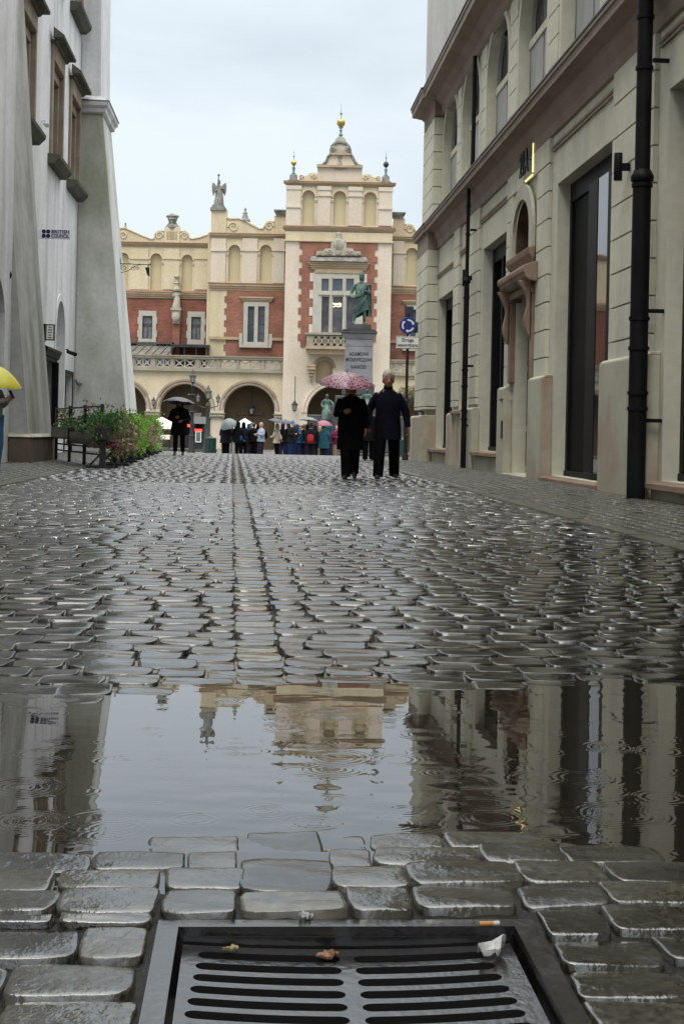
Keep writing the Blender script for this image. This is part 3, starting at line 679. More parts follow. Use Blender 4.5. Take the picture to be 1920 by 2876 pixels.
# plinth blocks and sills
def plinth(y0, y1, z1, x0=5.03, z0=-.2):
    pl = MB(); pl.box(x0, 5.198, y0, y1, z0, z1); pl.hexa([(x0, y0, z1), (5.198, y0, z1), (5.198, y1, z1), (x0, y1, z1)], [(x0+.06, y0, z1+.05), (5.198, y0, z1+.05), (5.198, y1, z1+.05), (x0+.06, y1, z1+.05)]); pl.build('plinth', 'plinth_right', rb, bevel=.01)
for y0, y1, z1 in ((-28,1.4,1.9),(5.35,8.05,1.9),(12.35,13.65,1.9),(17.55,20.06,1.87),(24.0,25.34,1.83),(27.76,28.55,1.75),(31.85,33.65,1.40),(35.1,36.15,1.32)): plinth(y0, y1, z1)
plinth(39.52, 42.07, 1.30, 4.76)
for a, b, c, d in GW:
    ap = MB(); sl = MB(); ap.box(5.09, 5.197, a-.1, b+.1, -.2, c-.12) if c > .2 else ap.box(5.09, 5.197, a-.1, b+.1, -.2, .02)
    sl.box(5.0, 5.50, a-.02, b+.02, c-.11, c-.01); sl.box(4.98, 5.06, a-.12, b+.12, c-.108, c-.02)
    ap.build('apron', 'plinth_right', rb); sl.build('sill', 'portal', rb, bevel=.012)
# shop windows: black frames, deep fins and panes
def shopwin(a, b, c, d, panes, fins, near=(.13, 5.34)):
    f = MB()
    f.box(5.42, 5.60, a+.004, b-.004, d-.34, d-.004); f.box(5.40, 5.60, a+.004, b-.004, c+.002, c+.10)
    f.box(near[1], 5.60, a+.004, a+near[0], c+.105, d-.345); f.box(5.42, 5.60, b-.16, b-.004, c+.105, d-.345)
    for y0, y1, x0 in fins: f.box(x0, 5.60, y0, y1, c+.105, d-.345)
    w = f.build('window', 'metal_dark', rb, bevel=.01)
    for y0, y1, x, mt in panes:
        g = MB(); g.box(x, x+.015, y0, y1, c+.11, d-.35); g.build('pane', mt, w)
shopwin(*GW[3], [(20.72, 21.44, 5.31, 'glass'), (22.06, 22.27, 5.46, 'pale_blind'), (22.28, 23.73, 5.46, 'panel_black')], [(21.45, 22.05, 5.30)], near=(.51, 5.275))
for i in (0, 1, 2): a, b, c, d = GW[i]; shopwin(a, b, c, d, [(a+.14, (a+b)/2-.06, 5.55, 'panel_black'), ((a+b)/2+.06, b-.17, 5.55, 'panel_black')], [((a+b)/2-.055, (a+b)/2+.055, 5.36)])
for i in (4, 6): a, b, c, d = GW[i]; shopwin(a, b, c, d, [(a+.14, (a+b)/2-.06, 5.55, 'panel_black'), ((a+b)/2+.06, b-.17, 5.55, 'panel_black')], [((a+b)/2-.055, (a+b)/2+.055, 5.38)])
a, b, c, d = GW[5]; shopwin(a, b, c, d, [(a+.14, b-.17, 5.55, 'panel_black')], [])
# portal: jambs, curved brackets, hood, niche with sill, door leaf
po = MB()
for y0, y1 in ((25.37, 25.545), (27.555, 27.73)):
    po.box(5.08, 5.30, y0, y1, 1.86, 3.45); po.box(5.06, 5.32, y0-.01, y1+.01, 3.455, 3.56)
    sc_ = [(5.06, 2.62)]+[(5.06-(.05+.13*(k/14)**1.7+.05*math.sin(k/14*7.5)), 2.70+.98*k/14) for k in range(15)]+[(5.06, 3.68)]
    po.prism(sc_, y0+.012, y1-.012, 'y')
po.prism([(4.90,3.72),(4.88,3.78),(4.85,3.81),(4.84,3.90),(4.87,3.93),(4.94,3.96),(5.127,4.02),(5.127,3.64),(4.98,3.66)], 25.12, 27.75, 'y')
po.prism([(5.10,4.025),(5.05,4.12),(5.0,4.18),(4.98,4.29),(5.127,4.32)], 25.35, 27.65, 'y')
po.box(5.06, 5.127, 25.40, 27.70, 3.5, 3.63)
po.build('portal', 'portal', rb, bevel=.012)
ni = MB(); plate_yz(ni, [archpoly(25.42, 27.68, 4.325, 4.72, .92, 18), archpoly(25.72, 27.38, 4.324, 4.72, .635, 18)], 5.06, 5.128); ni.build('niche_surround', 'plinth_right', rb)
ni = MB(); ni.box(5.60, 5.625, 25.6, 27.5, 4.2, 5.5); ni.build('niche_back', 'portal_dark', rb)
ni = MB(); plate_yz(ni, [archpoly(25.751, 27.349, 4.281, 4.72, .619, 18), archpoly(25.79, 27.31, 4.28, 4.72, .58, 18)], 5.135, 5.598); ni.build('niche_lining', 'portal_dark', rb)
dl = MB(); dl.box(5.46, 5.56, 25.56, 27.54, .065, 3.615)
for k in range(2):
    y0 = 25.62+k*.97
    for z0, z1 in ((.2,.9),(1.0,2.1),(2.2,3.45)): dl.box(5.43, 5.459, y0, y0+.88, z0, z1)
d_ = dl.build('door', 'green_door', rb, bevel=.01)
h_ = MB(); h_.sphere((5.39, 26.48, 1.08), .04); h_.tube([(5.39,26.48,1.08),(5.46,26.48,1.08)], .015); h_.build('handle', 'iron', d_, smooth=True)
st_ = MB(); st_.box(5.0, 5.62, 25.38, 27.72, -.1, .055); st_.build('door_step', 'plinth_right', rb, bevel=.012)
mi = MB(); mi.box(5.012, 5.03, 27.82, 27.98, .75, 1.1); mi.box(5.014, 5.03, 27.86, 28.2, 1.52, 1.55); mi.build('letter_slot', 'iron', rb)
# downpipes (parts of the house they are fixed to)
def pipe(y, xw, z0, z1, r, zj, r2, name='downpipe', top=False):
    mb = MB(); mb.tube([(xw-r2-.02, y, z0), (xw-r2-.02, y, zj)], r2, 16)
    mb.lathe([(r2+.005, zj-.06), (r2+.025, zj-.04), (r2+.03, zj+.02), (r2+.012, zj+.05), (r+.01, zj+.1)], (xw-r2-.02, y, 0), 16)
    mb.tube([(xw-r2-.02, y, zj+.02), (xw-r2-.02, y, z1)], r, 16)
    for z in (1.15, 1.35, 1.92, 2.3, 4.0, 5.5, 6.15):
        if z < z1: rr = r2 if z < zj else r; mb.tube([(xw-r2-.02, y, z), (xw-r2-.02, y, z+.045)], rr+.016, 16)
    for z in (1.0, 2.4, 5.6):
        if z < z1: mb.box(xw-.03, xw+.2, y-.02, y+.02, z, z+.05)
    return mb.build(name, 'metal_dark', rb, smooth=40)
pipe(17.45, 5.02, .0, 6.62, .098, 4.12, .118)
pipe(32.4, 5.02, .0, 6.62, .045, 4.42, .065)
mb = MB(); mb.tube([(5.15, 33.25, 7.05), (5.15, 33.25, 9.95)], .05, 10); mb.build('downpipe', 'metal_dark', rb, smooth=40)
# wall lamps
def wall_lamp(s, t, z0, z1, label, r=.06):
    o = bthing('wall_lamp', label, 'lamp', t, s, z0)
    mb = MB(); mb.tube([(t-.17, s, z0), (t-.17, s, z1)], r, 12); mb.build('lamp_body', 'metal_dark', o, smooth=40, bevel=.008)
    mb = MB(); mb.box(t-.11, t-.005, s-.03, s+.03, (z0+z1)/2-.05, (z0+z1)/2+.05); mb.build('mount', 'metal_dark', o)
wall_lamp(18.95, 5.13, 4.36, 4.74, 'black tube wall lamp beside the thick downpipe')
wall_lamp(32.9, 5.13, 4.35, 4.75, 'black tube wall lamp by the thin far downpipe')
# lit house number
hn = bthing('house_number', 'black house number glowing with warm backlight above the arched niche', 'sign', 5.13, 26.3, 5.75)
vs, fs = text('21A', .80, .03, bold=.012)
mb = MB(); mb.add(vs, fs, lambda x, y, z: (5.055+z, 26.3-x*.62, 6.02-.02+y*.82)); mb.build('digits', 'metal_dark', hn)
mb = MB()
mb.box(5.10, 5.118, 25.68, 25.71, 5.74, 6.28); mb.box(5.10, 5.118, 25.72, 26.4, 5.68, 5.70); mb.build('light_strip', 'warm_lamp', hn)
for y in (25.85, 26.3, 26.75): mb = MB(); mb.tube([(5.06, y, 6.0), (5.128, y, 6.0)], .008, 6); mb.build('standoff', 'metal_dark', hn)

# ------------------------------------------------------------------ left building
lb = bthing('church_house', 'tall grey plastered house with sloping buttresses and stone-framed windows, left of the street', 'building', -5.8, 38)
LW = [(33.7,36.1,8.3,11.35),(38.95,41.3,8.35,11.5),(42.8,45.25,8.35,11.5),(38.95,41.3,13.75,16.9),(42.8,45.25,13.75,16.9),(33.7,36.1,13.75,16.9)]
def garch(a, b, z0, zs, top, n=14):              # pointed arch
    c = (a+b)/2; p = [(a, z0), (b, z0)]
    for k in range(n+1):
        w = k/n; p.append((b-(b-c)*(1-math.cos(w*math.pi/2))**1.0 if False else c+(b-c)*math.cos(w*math.pi/2)**.9, zs+(top-zs)*math.sin(w*math.pi/2)))
    for k in range(1, n+1):
        w = 1-k/n; p.append((c-(c-a)*math.cos(w*math.pi/2)**.9, zs+(top-zs)*math.sin(w*math.pi/2)))
    return p
holes = [rect(a, c, b, d) for a, b, c, d in LW]+[garch(40.85, 42.75, 1.0, 3.3, 4.55), rect(43.25, .1, 44.9, 2.45), rect(38.2, .1, 40.5, 2.7)]
mb = MB(); plate_yz(mb, [rect(29.6, -.3, 49.5, 22)]+holes, -6.25, -5.8); mb.build('wall', 'plaster_left', lb)
mb = MB(); mb.box(-13, -6.26, -28, 49.5, -.3, 22); mb.build('building_core', 'void', lb)
mb = MB(); plate_yz(mb, [rect(-28, -.3, 29.59, 22), archpoly(26.1, 28.9, .1, 2.9, 1.0), rect(14, 1.2, 16.5, 4.4), rect(8, 1.2, 10.5, 4.4), rect(20, 8.4, 22.5, 11.5), rect(14, 8.4, 16.5, 11.5), rect(8, 8.4, 10.5, 11.5)], -6.2, -5.12); mb.build('wall', 'plaster_left', lb)
mb = MB(); plate_yz(mb, [garch(40.85, 42.75, 1.0, 3.3, 4.55)], -6.24, -6.2); mb.build('niche_back', 'plaster_left', lb)
wi = MB(); plate_yz(wi, [garch(40.70, 42.90, 1.0, 3.3, 4.75), garch(40.86, 42.74, 1.001, 3.3, 4.54)], -5.799, -5.76); wi.build('niche_surround', 'plaster_light', lb)
for a, b, c, d in LW:
    f = MB()
    # moulded stone frame set in the opening
    f.box(-6.15, -5.72, a, a+.17, c, d); f.box(-6.15, -5.72, b-.17, b, c, d); f.box(-6.15, -5.70, a+.171, b-.171, d-.5, d); f.box(-6.15, -5.86, a+.171, b-.171, d-.78, d-.51)
    f.box(-6.15, -5.86, a+.172, a+.27, c, d-.79); f.box(-6.15, -5.86, b-.27, b-.172, c, d-.79)
    w = f.build('window', 'frame_stone', lb, bevel=.02)
    g = MB(); g.box(-6.12, -6.10, a+.275, b-.275, c, d-.79); g.build('pane', 'glass_old', w)
    g = MB(); g.box(-6.09, -6.03, (a+b)/2-.05, (a+b)/2+.05, c, d-.8); g.box(-6.09, -6.03, a+.28, (a+b)/2-.051, c+1.5, c+1.58); g.box(-6.09, -6.03, (a+b)/2+.051, b-.28, c+1.5, c+1.58); g.build('glazing_bar', 'frame_stone', w)
    h = MB(); h.prism([(-5.70, d+.02), (-5.42, d+.02), (-5.40, d+.10), (-5.70, d+.32)], a-.28, b+.02, 'y'); h.prism([(-5.80, d-.05), (-5.66, d-.05), (-5.60, d+.015), (-5.80, d+.015)], a-.1, b+.0, 'y'); h.build('hood', 'cap_dark', w, bevel=.01)
    s_ = MB(); s_.prism([(-5.85, c-.30), (-5.62, c-.30), (-5.46, c-.14), (-5.44, c-.04), (-5.85, c-.001)], a-.22, b-.02, 'y'); s_.build('sill', 'cap_dark', w, bevel=.01)
# buttresses: battered piers
def buttress(s0, s1, prof, name='buttress', mt='buttress', back=-5.799):
    """prof: list of (z, front t, far face s)"""
    mb = MB(); vs = []; fs = []
    for z, tf, sf in prof: vs += [(back, s0, z), (tf, s0, z), (tf, sf, z), (back, sf, z)]
    n = len(prof)
    for i in range(n-1):
        for k in range(4): a = i*4+k; b = i*4+(k+1) % 4; fs.append((a, b, b+4, a+4))
    fs += [(3,2,1,0), tuple((n-1)*4+k for k in range(4))]
    mb.add(vs, fs); return mb.build(name, mt, lb, bevel=.03, seg=2)
buttress(45.4, 49, [(-.3,-3.96,50.0),(2,-4.18,49.6),(5,-4.48,49.1),(8,-4.78,48.6),(10.95,-5.07,48.2)])
lg = MB(); vs = []
for z, o_ in ((10.955,.0),(11.0,.10),(11.12,.12),(11.2,.20),(11.32,.22),(11.36,.18),(11.55,-.06)):
    vs += [(-5.799, 45.4-o_, z), (-5.07+o_, 45.4-o_, z), (-5.07+o_, 48.2+o_, z), (-5.799, 48.2+o_, z)]
fs = [(i*4+k, i*4+(k+1) % 4, i*4+4+(k+1) % 4, i*4+4+k) for i in range(6) for k in range(4)]+[(3,2,1,0),(24,25,26,27)]
lg.add(vs, fs); lg.build('buttress_cornice', 'plaster_left', lb)
cap = MB(); cap.hexa([(-5.799, 45.17, 11.325), (-4.82, 45.17, 11.325), (-4.82, 48.44, 11.325), (-5.799, 48.44, 11.325)], [(-5.799, 45.19, 11.37), (-4.85, 45.19, 11.37), (-4.85, 48.42, 11.37), (-5.799, 48.42, 11.37)])
cap.build('buttress_flashing', 'flashing', lb)
buttress(45.45, 48.2, [(11.5,-5.14,48.3),(16,-5.2,48.3),(22,-5.25,48.3)], mt='plaster_left')
buttress(29.6, 33.1, [(-.3,-4.69,33.1),(.62,-4.72,33.1),(4.5,-5.09,33.1),(10.8,-5.58,33.1),(13,-5.74,33.1)], mt='buttress_old')
bp = MB(); bp.hexa([(-5.11, 29.5, -.3), (-4.62, 29.5, -.3), (-4.62, 33.2, -.3), (-5.11, 33.2, -.3)], [(-5.11, 29.5, .56), (-4.62, 29.5, .56), (-4.62, 33.2, .56), (-5.11, 33.2, .56)])
bp.build('buttress_plinth', 'left_plinth', lb, bevel=.02)
bp = MB(); bp.hexa([(-5.11, 29.47, .565), (-4.59, 29.47, .565), (-4.59, 33.23, .565), (-5.11, 33.23, .565)], [(-5.11, 29.5, .63), (-4.66, 29.56, .63), (-4.66, 33.14, .63), (-5.11, 33.14, .63)])
bp.build('plinth_moulding', 'plinth_right', lb)
# doors on the left
dd = MB(); dd.box(-6.22, -6.12, 43.26, 44.89, .1, 2.44)
for z0, z1 in ((.3,1.1),(1.2,2.3)): dd.box(-6.118, -6.09, 43.45, 44.7, z0, z1)
dd.build('door', 'grey_door', lb)
fr = MB(); fr.box(-5.95, -5.77, 43.13, 43.249, .0, 2.55); fr.box(-5.95, -5.77, 44.901, 45.02, .0, 2.55); fr.box(-5.95, -5.77, 43.251, 44.9, 2.455, 2.56); fr.build('door_frame', 'metal_dark', lb)
pd = MB(); pd.box(-6.22, -6.1, 38.21, 40.49, .1, 2.69); pd.build('door', 'brown_door', lb)
pc = MB(); pc.prism([(-5.795,2.62),(-5.70,2.63),(-5.67,2.72),(-5.62,2.75),(-5.59,2.86),(-5.56,2.89),(-5.56,2.96),(-5.795,3.06)], 37.9, 41.0-.35, 'y'); pc.box(-5.795, -5.62, 38.0, 38.19, .0, 2.645); pc.box(-5.795, -5.62, 40.38, 40.55, .0, 2.645); pc.build('door_surround', 'metal_dark', lb)
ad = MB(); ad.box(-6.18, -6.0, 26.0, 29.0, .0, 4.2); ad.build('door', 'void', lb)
# ---- things on the left wall
def pbox(o, name, m, x0, x1, y0, y1, z0, z1, bevel=0): mb = MB(); mb.box(x0, x1, y0, y1, z0, z1); return mb.build(name, m, o, bevel=bevel)
p0 = at(110, 656, 36.6)
S0 = 36.5
def onsec(u, v, s):        # street coordinates of a pixel on the cross-section at s
    a, b = ray(u, v); d = s/(math.cos(PH)-a/F*math.sin(PH)); X = a*d/F
    return X*math.cos(PH)+d*math.sin(PH), CAMH-b*d/F
tL, zT = onsec(110, 642, S0); tR, zB = onsec(198, 672, S0)
bs = bthing('hanging_sign', 'pale blade sign with navy letters and four navy discs, high on the grey house', 'sign', (tL+tR)/2, S0, zB)
mb = MB(); mb.box(-5.82, tR, S0, S0+.05, zB+.0, zT); mb.build('panel', 'sign_panel', bs, bevel=.006)
hgt = zT-zB
cxd = onsec(130, 656, S0)[0]
for dx in (-1, 1):
    for dz in (-1, 1):
        k = MB(); k.lathe([(.001,-.008),(hgt*.21,-.008),(hgt*.21,.008),(.001,.008)], (0,0,0), 20, lambda x, y, z: (cxd+dx*hgt*.225+x, S0-.008+z, (zB+zT)/2+dz*hgt*.225+y)); k.build('disc', 'navy', bs)
xl = onsec(145, 656, S0)[0]
for row, tx in ((.22, 'BRITISH'), (-.22, 'COUNCIL')):
    vs, fs = text(tx, hgt*.52, .012, 'LEFT', bold=.0015)
    w = max(v[0] for v in vs)
    k = MB(); k.add(vs, fs, lambda x, y, z: (xl+x*(tR-.03-xl)/w, S0-.007+z, (zB+zT)/2+row*hgt+y)); k.build('lettering', 'navy', bs)
S1 = 37.9
tL, zT = onsec(130, 911, S1); tR, zB = onsec(152, 955, S1)
b2 = bthing('hanging_sign', 'small framed cream blade sign hanging beside the pointed arch', 'sign', tR, S1, zB)
pbox(b2, 'panel', 'sign_white', tL, tR, S1, S1+.12, zB+.02, zT-.02)
fm = MB(); fm.box(tL-.01, tR+.01, S1-.012, S1+.13, zT-.018, zT+.01); fm.box(tL-.01, tR+.01, S1-.012, S1+.13, zB-.01, zB+.018); fm.box(tL-.012, tL+.018, S1-.012, S1+.13, zB+.02, zT-.02); fm.box(tR-.018, tR+.012, S1-.012, S1+.13, zB+.02, zT-.02)
fm.build('frame', 'flashing', b2)
fm = MB(); fm.box(tL-.2, tL-.015, S1+.01, S1+.1, zB-.05, zT+.02); fm.build('wall_bracket', 'metal_dark', b2)
fm = MB()
for k in range(5): w_ = (.32, .5, .42, .3, .46)[k]*(tR-tL); fm.box((tL+tR)/2-w_/2, (tL+tR)/2+w_/2, S1-.006, S1-.001, zT-.09-k*.07, zT-.065-k*.07)
fm.build('faded_print', 'cap_dark', b2)
def camera_(label, t, s, z, dx, m='metal_dark', L_=.26):
    o = bthing('security_camera', label, 'camera', t, s, z)
    mb = MB(); mb.tube([(t, s, z+.12), (t+.1, s, z+.12), (t+.13, s, z+.03)], .022, 8); mb.build('bracket', m, o, smooth=40)
    mb = MB(); mb.tube([(t+.08, s+.1, z+.06), (t+.08+dx*L_, s-.16, z-.03)], [.055, .06], 10); mb.tube([(t+.08+dx*L_*.99, s-.157, z-.028), (t+.08+dx*L_*1.12, s-.19, z-.035)], [.064, .05], 10); mb.build('housing', m, o, smooth=40)
camera_('dark security camera on the wall just right of the pointed arch', -5.8, 43.0, 3.05, 1.0)
t3, z3 = onsec(215, 1077, 45.3)
camera_('small pale camera low on the near face of the far buttress', t3-.1, 45.38, z3, .8, 'grey_stone', .2)
t4, z4 = onsec(128, 352, 37.5)
camera_('tiny pale camera between two stone window frames high on the wall', -5.8, 37.5, z4, .5, 'buttress', .2)
# lamp on the near buttress
t5, z5 = onsec(20, 772, 29.4); o = bthing('wall_lamp', 'dark round spotlight on the near grey buttress', 'lamp', t5, 29.5, z5)
mb = MB(); mb.lathe([(.02,-.09),(.09,-.07),(.11,0),(.08,.07),(.02,.09)], (t5, 29.4, z5), 14); mb.build('lamp_body', 'metal_dark', o, smooth=40)
mb = MB(); mb.tube([(t5, 29.4, z5-.02), (t5-.06, 29.5, z5-.12), (t5-.1, 29.62, z5-.12)], .018, 8); mb.build('bracket', 'metal_dark', o, smooth=40)
# wrought iron bracket with a small hanging lamp on the far buttress
SB = 47.6; ta, za = onsec(330, 740, SB); tb, zb = onsec(424, 743, SB)
ib = bthing('iron_bracket', 'scrolled wrought-iron arm reaching out from the far buttress', 'bracket', ta, SB, za-.5)
mb = MB(); mb.tube([(ta, SB, za), (tb+.02, SB, zb-.01)], .016, 6); mb.tube([(ta, SB, za+.12), (ta, SB, za-.45)], .018, 6); mb.tube([(ta+.1, SB, za+.18), (ta+.1, SB, za-.55)], .012, 6)
mb.tube([(ta-.35, SB, za-.02), (ta, SB, za-.02)], .016, 6); mb.tube([(ta-.35, SB, za-.38), (ta, SB, za-.38)], .016, 6)
L_ = tb-ta
def spiral(cx_, cz_, r0, turns, sgn, st0):
    return [(cx_+r0*(1-k/26*.8)*math.cos(st0+sgn*turns*2*math.pi*k/26), SB, cz_+r0*(1-k/26*.8)*math.sin(st0+sgn*turns*2*math.pi*k/26)) for k in range(27)]
for cx_, r0, sg in ((.2,.11,1),(.47,.10,-1),(.62,.06,1)): mb.tube(spiral(ta+L_*cx_, za-.14, r0, 1.4, sg, 1.57), .010, 5)
mb.tube([(ta+.1, SB, za-.32), (ta+L_*.3, SB, za-.25), (ta+L_*.55, SB, za-.06), (ta+L_*.7, SB, za-.02)], .011, 5)
mb.build('scroll_arm', 'iron', ib, smooth=40)
tc_, zc_ = onsec(416, 760, SB)
hl = bthing('hanging_lamp', 'small dark pointed lamp hanging from the scrolled iron arm', 'lamp', tc_, SB, zc_-.15)
mb = MB(); mb.tube([(tc_, SB, zc_+.2), (tc_, SB, zc_+.12)], .012, 6); mb.build('hook', 'iron', hl)
mb = MB(); mb.hexa([(tc_-.02, SB-.06, zc_-.16), (tc_+.06, SB-.06, zc_-.2), (tc_+.06, SB+.06, zc_-.2), (tc_-.02, SB+.06, zc_-.16)], [(tc_-.1, SB-.06, zc_+.1), (tc_+.05, SB-.06, zc_+.12), (tc_+.05, SB+.06, zc_+.12), (tc_-.1, SB+.06, zc_+.1)]); mb.build('shade', 'iron', hl, bevel=.01)
# ------------------------------------------------------------------ figures
def skin_mesh(verts, edges, radii, root, level=2):
    me = bpy.data.meshes.new('tmp'); me.from_pydata([tuple(v) for v in verts], edges, [])
    ob = bpy.data.objects.new('tmp', me); COL.objects.link(ob)
    ob.modifiers.new('s', 'SKIN'); sv = me.skin_vertices[0].data
    for i, r in enumerate(radii):
        r = r if hasattr(r, '__len__') else (r, r); sv[i].radius = r; sv[i].use_root = (i == root)
    s = ob.modifiers.new('d', 'SUBSURF'); s.levels = level; s.render_levels = level
    dg = bpy.context.evaluated_depsgraph_get(); dg.update()
    m2 = bpy.data.meshes.new_from_object(ob.evaluated_get(dg))
    vs = [tuple(v.co) for v in m2.vertices]; fs = [tuple(p.vertices) for p in m2.polygons]
    bpy.data.objects.remove(ob); bpy.data.meshes.remove(me); bpy.data.meshes.remove(m2)
    return vs, fs
def leg_joints(side, swing, bend, splay=0.0):
    hx = side*.095; hip = Vector((hx, 0, .93))
    knee = hip+Vector((side*(.005+splay*.5), -math.sin(swing)*.43, -math.cos(swing)*.43))
    a2 = swing-bend; ank = knee+Vector((side*splay*.5, -math.sin(a2)*.41, -math.cos(a2)*.41))
    return hip, knee, ank
def person(label, pos, rotz, h=1.72, top='black_cloth', bottom='black_cloth', hem=.78, flare=1.0, wide=1.0, legs=((.05,.05),(-.05,.05)),
           arms=None, hair=('short', 'hair_dark'), shoe='leather', skin='skin', fine=False, trouser_r=1.0, cut=.05, extra=None, group=None,
           lean=0.0, skirt=None, fold=.05, sock=None, collar=None, glasses=False, seed=0, splay=0.0, name='person', bodymat=None, cat='person', robe=None, headyaw=0.0, hscale=1.0):
    k = h/1.75
    o = thing(name, label, cat, pos, rotz, group)
    def fin(mb, nm, m, smooth=True, par=None):
        mb.v = [(x*k, (y-lean*max(z-.9, 0))*k, z*k) for x, y, z in mb.v]
        return mb.build(nm, m, par or o, smooth=smooth)
    arms = arms or [((-.27,.03,1.14), (-.29,-.07,.90)), ((.27,.03,1.14), (.29,-.07,.90))]
    # lowest foot on the ground
    L = [leg_joints(-1, *legs[0], splay), leg_joints(1, *legs[1], splay)]
    low = min(l[2].z for l in L); dz = .085-low
    L = [[p+Vector((0, 0, dz)) for p in l] for l in L]
    B = lambda x, y, z: Vector((x, y, z+dz))
    V = [B(0,0,.98), B(0,0,1.12), B(0,.0,1.30), B(0,.01,1.44), B(0,-.005,1.53), B(0,-.02,1.60)]
    Rd = [(.135,.10), (.12,.095), (.13,.095), (.065,.055), (.055,.058), (.05,.055)]
    E_ = [(0,1),(1,2),(2,3),(3,4),(4,5)]
    for i, l in enumerate(L):
        b = len(V); V += [l[0], (l[0]+l[1])/2, l[1], (l[1]*.6+l[2]*.4), l[2], l[2]+Vector((0, -.08, -.058)), l[2]+Vector((0,-.13,-.064))]
        Rd += [.088, .078, .058, .056, .034, .022, .018]; E_ += [(0, b)]+[(b+j, b+j+1) for j in range(6)]
    for i, (e, w) in enumerate(arms):
        sx = -1 if i == 0 else 1; b = len(V)
        sh = B(sx*.185, .01, 1.41); e = B(*e); w = B(*w); hd = (w-e).normalized()
        V += [sh+Vector((0,0,-.03)), (sh+e)/2, e, (e+w)/2, w, w+hd*.06, w+hd*.095]; Rd += [.055, .05, .042, .038, .027, (.040,.018), (.036,.015)]
        E_ += [(3, b)]+[(b+j, b+j+1) for j in range(6)]
    vs, fs = skin_mesh(V, E_, Rd, 0, 2 if fine else 1)
    bd = MB(); bd.add(vs, fs)
    # head: skull, jaw, nose, ears
    hz = 1.505+dz; cy_, sy_ = math.cos(headyaw), math.sin(headyaw)
    def hf(x, y, z):
        x, y, z = x*hscale, y*hscale, hz+(z-hz)*hscale; y += .02; return (x*cy_-y*sy_, x*sy_+y*cy_-.02, z)
    prof = [(.0,-.045,.0,.012,.012),(.0,-.048,.012,.038,.035),(.0,-.035,.035,.055,.060),(.0,-.022,.075,.068,.080),(.0,-.018,.115,.073,.090),(.0,-.012,.155,.075,.094),(.0,-.010,.195,.070,.086),(.0,-.008,.225,.052,.064),(.0,-.006,.243,.025,.03),(.0,-.006,.247,.004,.004)]
    n_ = 16 if fine else 10
    bd.loft([(x, y, z+hz, rx, ry) for x, y, z, rx, ry in prof], n_, fn=hf)
    if fine:
        q = MB(); q.loft([(0,-.118,hz+.082,.017,.012),(0,-.128,hz+.088,.018,.014),(0,-.112,hz+.115,.010,.012),(0,-.102,hz+.135,.008,.006)], 8); bd.add([hf(*p) for p in q.v], q.f)
        for sx in (-1, 1):
            q = MB(); q.sphere((sx*.078,.0,hz+.105), .03, 8, 6, (.35,.7,1.1)); bd.add([hf(*p) for p in q.v], q.f)
        q = MB(); q.loft([(0,-.092,hz+.047,.022,.010),(0,-.097,hz+.053,.024,.010),(0,-.092,hz+.059,.018,.008)], 8); bd.add([hf(*p) for p in q.v], q.f)
        for i, (e, w) in enumerate(arms):               # fingers and thumb rooted in the palm
            e = B(*e); w = B(*w); d = (w-e).normalized(); sx = -1 if i == 0 else 1
            side = d.cross(Vector((1, 0, 0))); side = side.normalized() if side.length > .2 else Vector((0,1,0)); cu = Vector((-sx, 0, 0)); cu = (cu-d*cu.dot(d)).normalized()
            for j, ln in enumerate((.062, .072, .068, .052)):
                r0 = w+d*.085+side*(j-1.5)*.019
                bd.tube([r0-d*.02, r0+d*ln*.45+cu*.006, r0+d*ln*.8+cu*.025, r0+d*ln*.85+cu*.045], [.0095, .009, .008, .006], 6)
            r0 = w+d*.03+side*-.030; bd.tube([r0, r0+d*.03-side*.02+cu*.01, r0+d*.055-side*.018+cu*.03], [.012, .011, .008], 6)
    body = fin(bd, 'body', bodymat or skin)
    if fine:
        ey = MB()
        for sx in (-1, 1): ey.sphere((sx*.031,-.096,hz+.122), .012, 8, 6)
        ey.v = [hf(*p) for p in ey.v]; fin(ey, 'eyes', 'eye', True, body)
    # hair or headgear
    kind, hm = hair if hair else (None, None)
    hr = MB()
    if kind in ('short', 'long', 'bob'):
        hr.loft([(0,.030,hz+.065,.070,.072),(0,.018,hz+.11,.086,.088),(0,.004,hz+.155,.090,.103),(0,-.002,hz+.20,.087,.101),(0,-.005,hz+.245,.068,.080),(0,-.004,hz+.272,.034,.040),(0,-.004,hz+.278,.004,.004)], n_, fold=.05, seed=seed)
        if fine: hr.v = [(x, max(y, -.070-.6*max(0, z-hz-.150)) if z < hz+.185 else y, z) for x, y, z in hr.v]
        else: hr.v = [(x, max(y, -.055) if z < hz+.17 else y, z) for x, y, z in hr.v]
        if kind == 'long': hr.loft([(0,.05,hz-.16,.085,.03),(0,.055,hz-.08,.09,.045),(0,.045,hz+.02,.085,.055),(0,.03,hz+.1,.08,.07)], n_, fold=.08, seed=seed)
        if kind == 'bob': hr.loft([(0,.035,hz+.0,.080,.055),(0,.03,hz+.06,.085,.065),(0,.02,hz+.12,.082,.08)], n_, fold=.06, seed=seed)
        hr.v = [hf(*p) for p in hr.v]; fin(hr, 'hair', hm)
    elif kind == 'hood':
        hr.loft([(0,.03,hz-.06,.105,.10),(0,.035,hz+.02,.108,.10),(0,.03,hz+.1,.105,.10),(0,.022,hz+.17,.10,.10),(0,.02,hz+.22,.08,.085),(0,.02,hz+.262,.035,.04),(0,.02,hz+.268,.004,.004)], n_, fold=.05, seed=seed)
        hr.v = [(x, max(y, -.05), z) for x, y, z in hr.v]; fin(hr, 'hood', hm)
    elif kind == 'beanie':
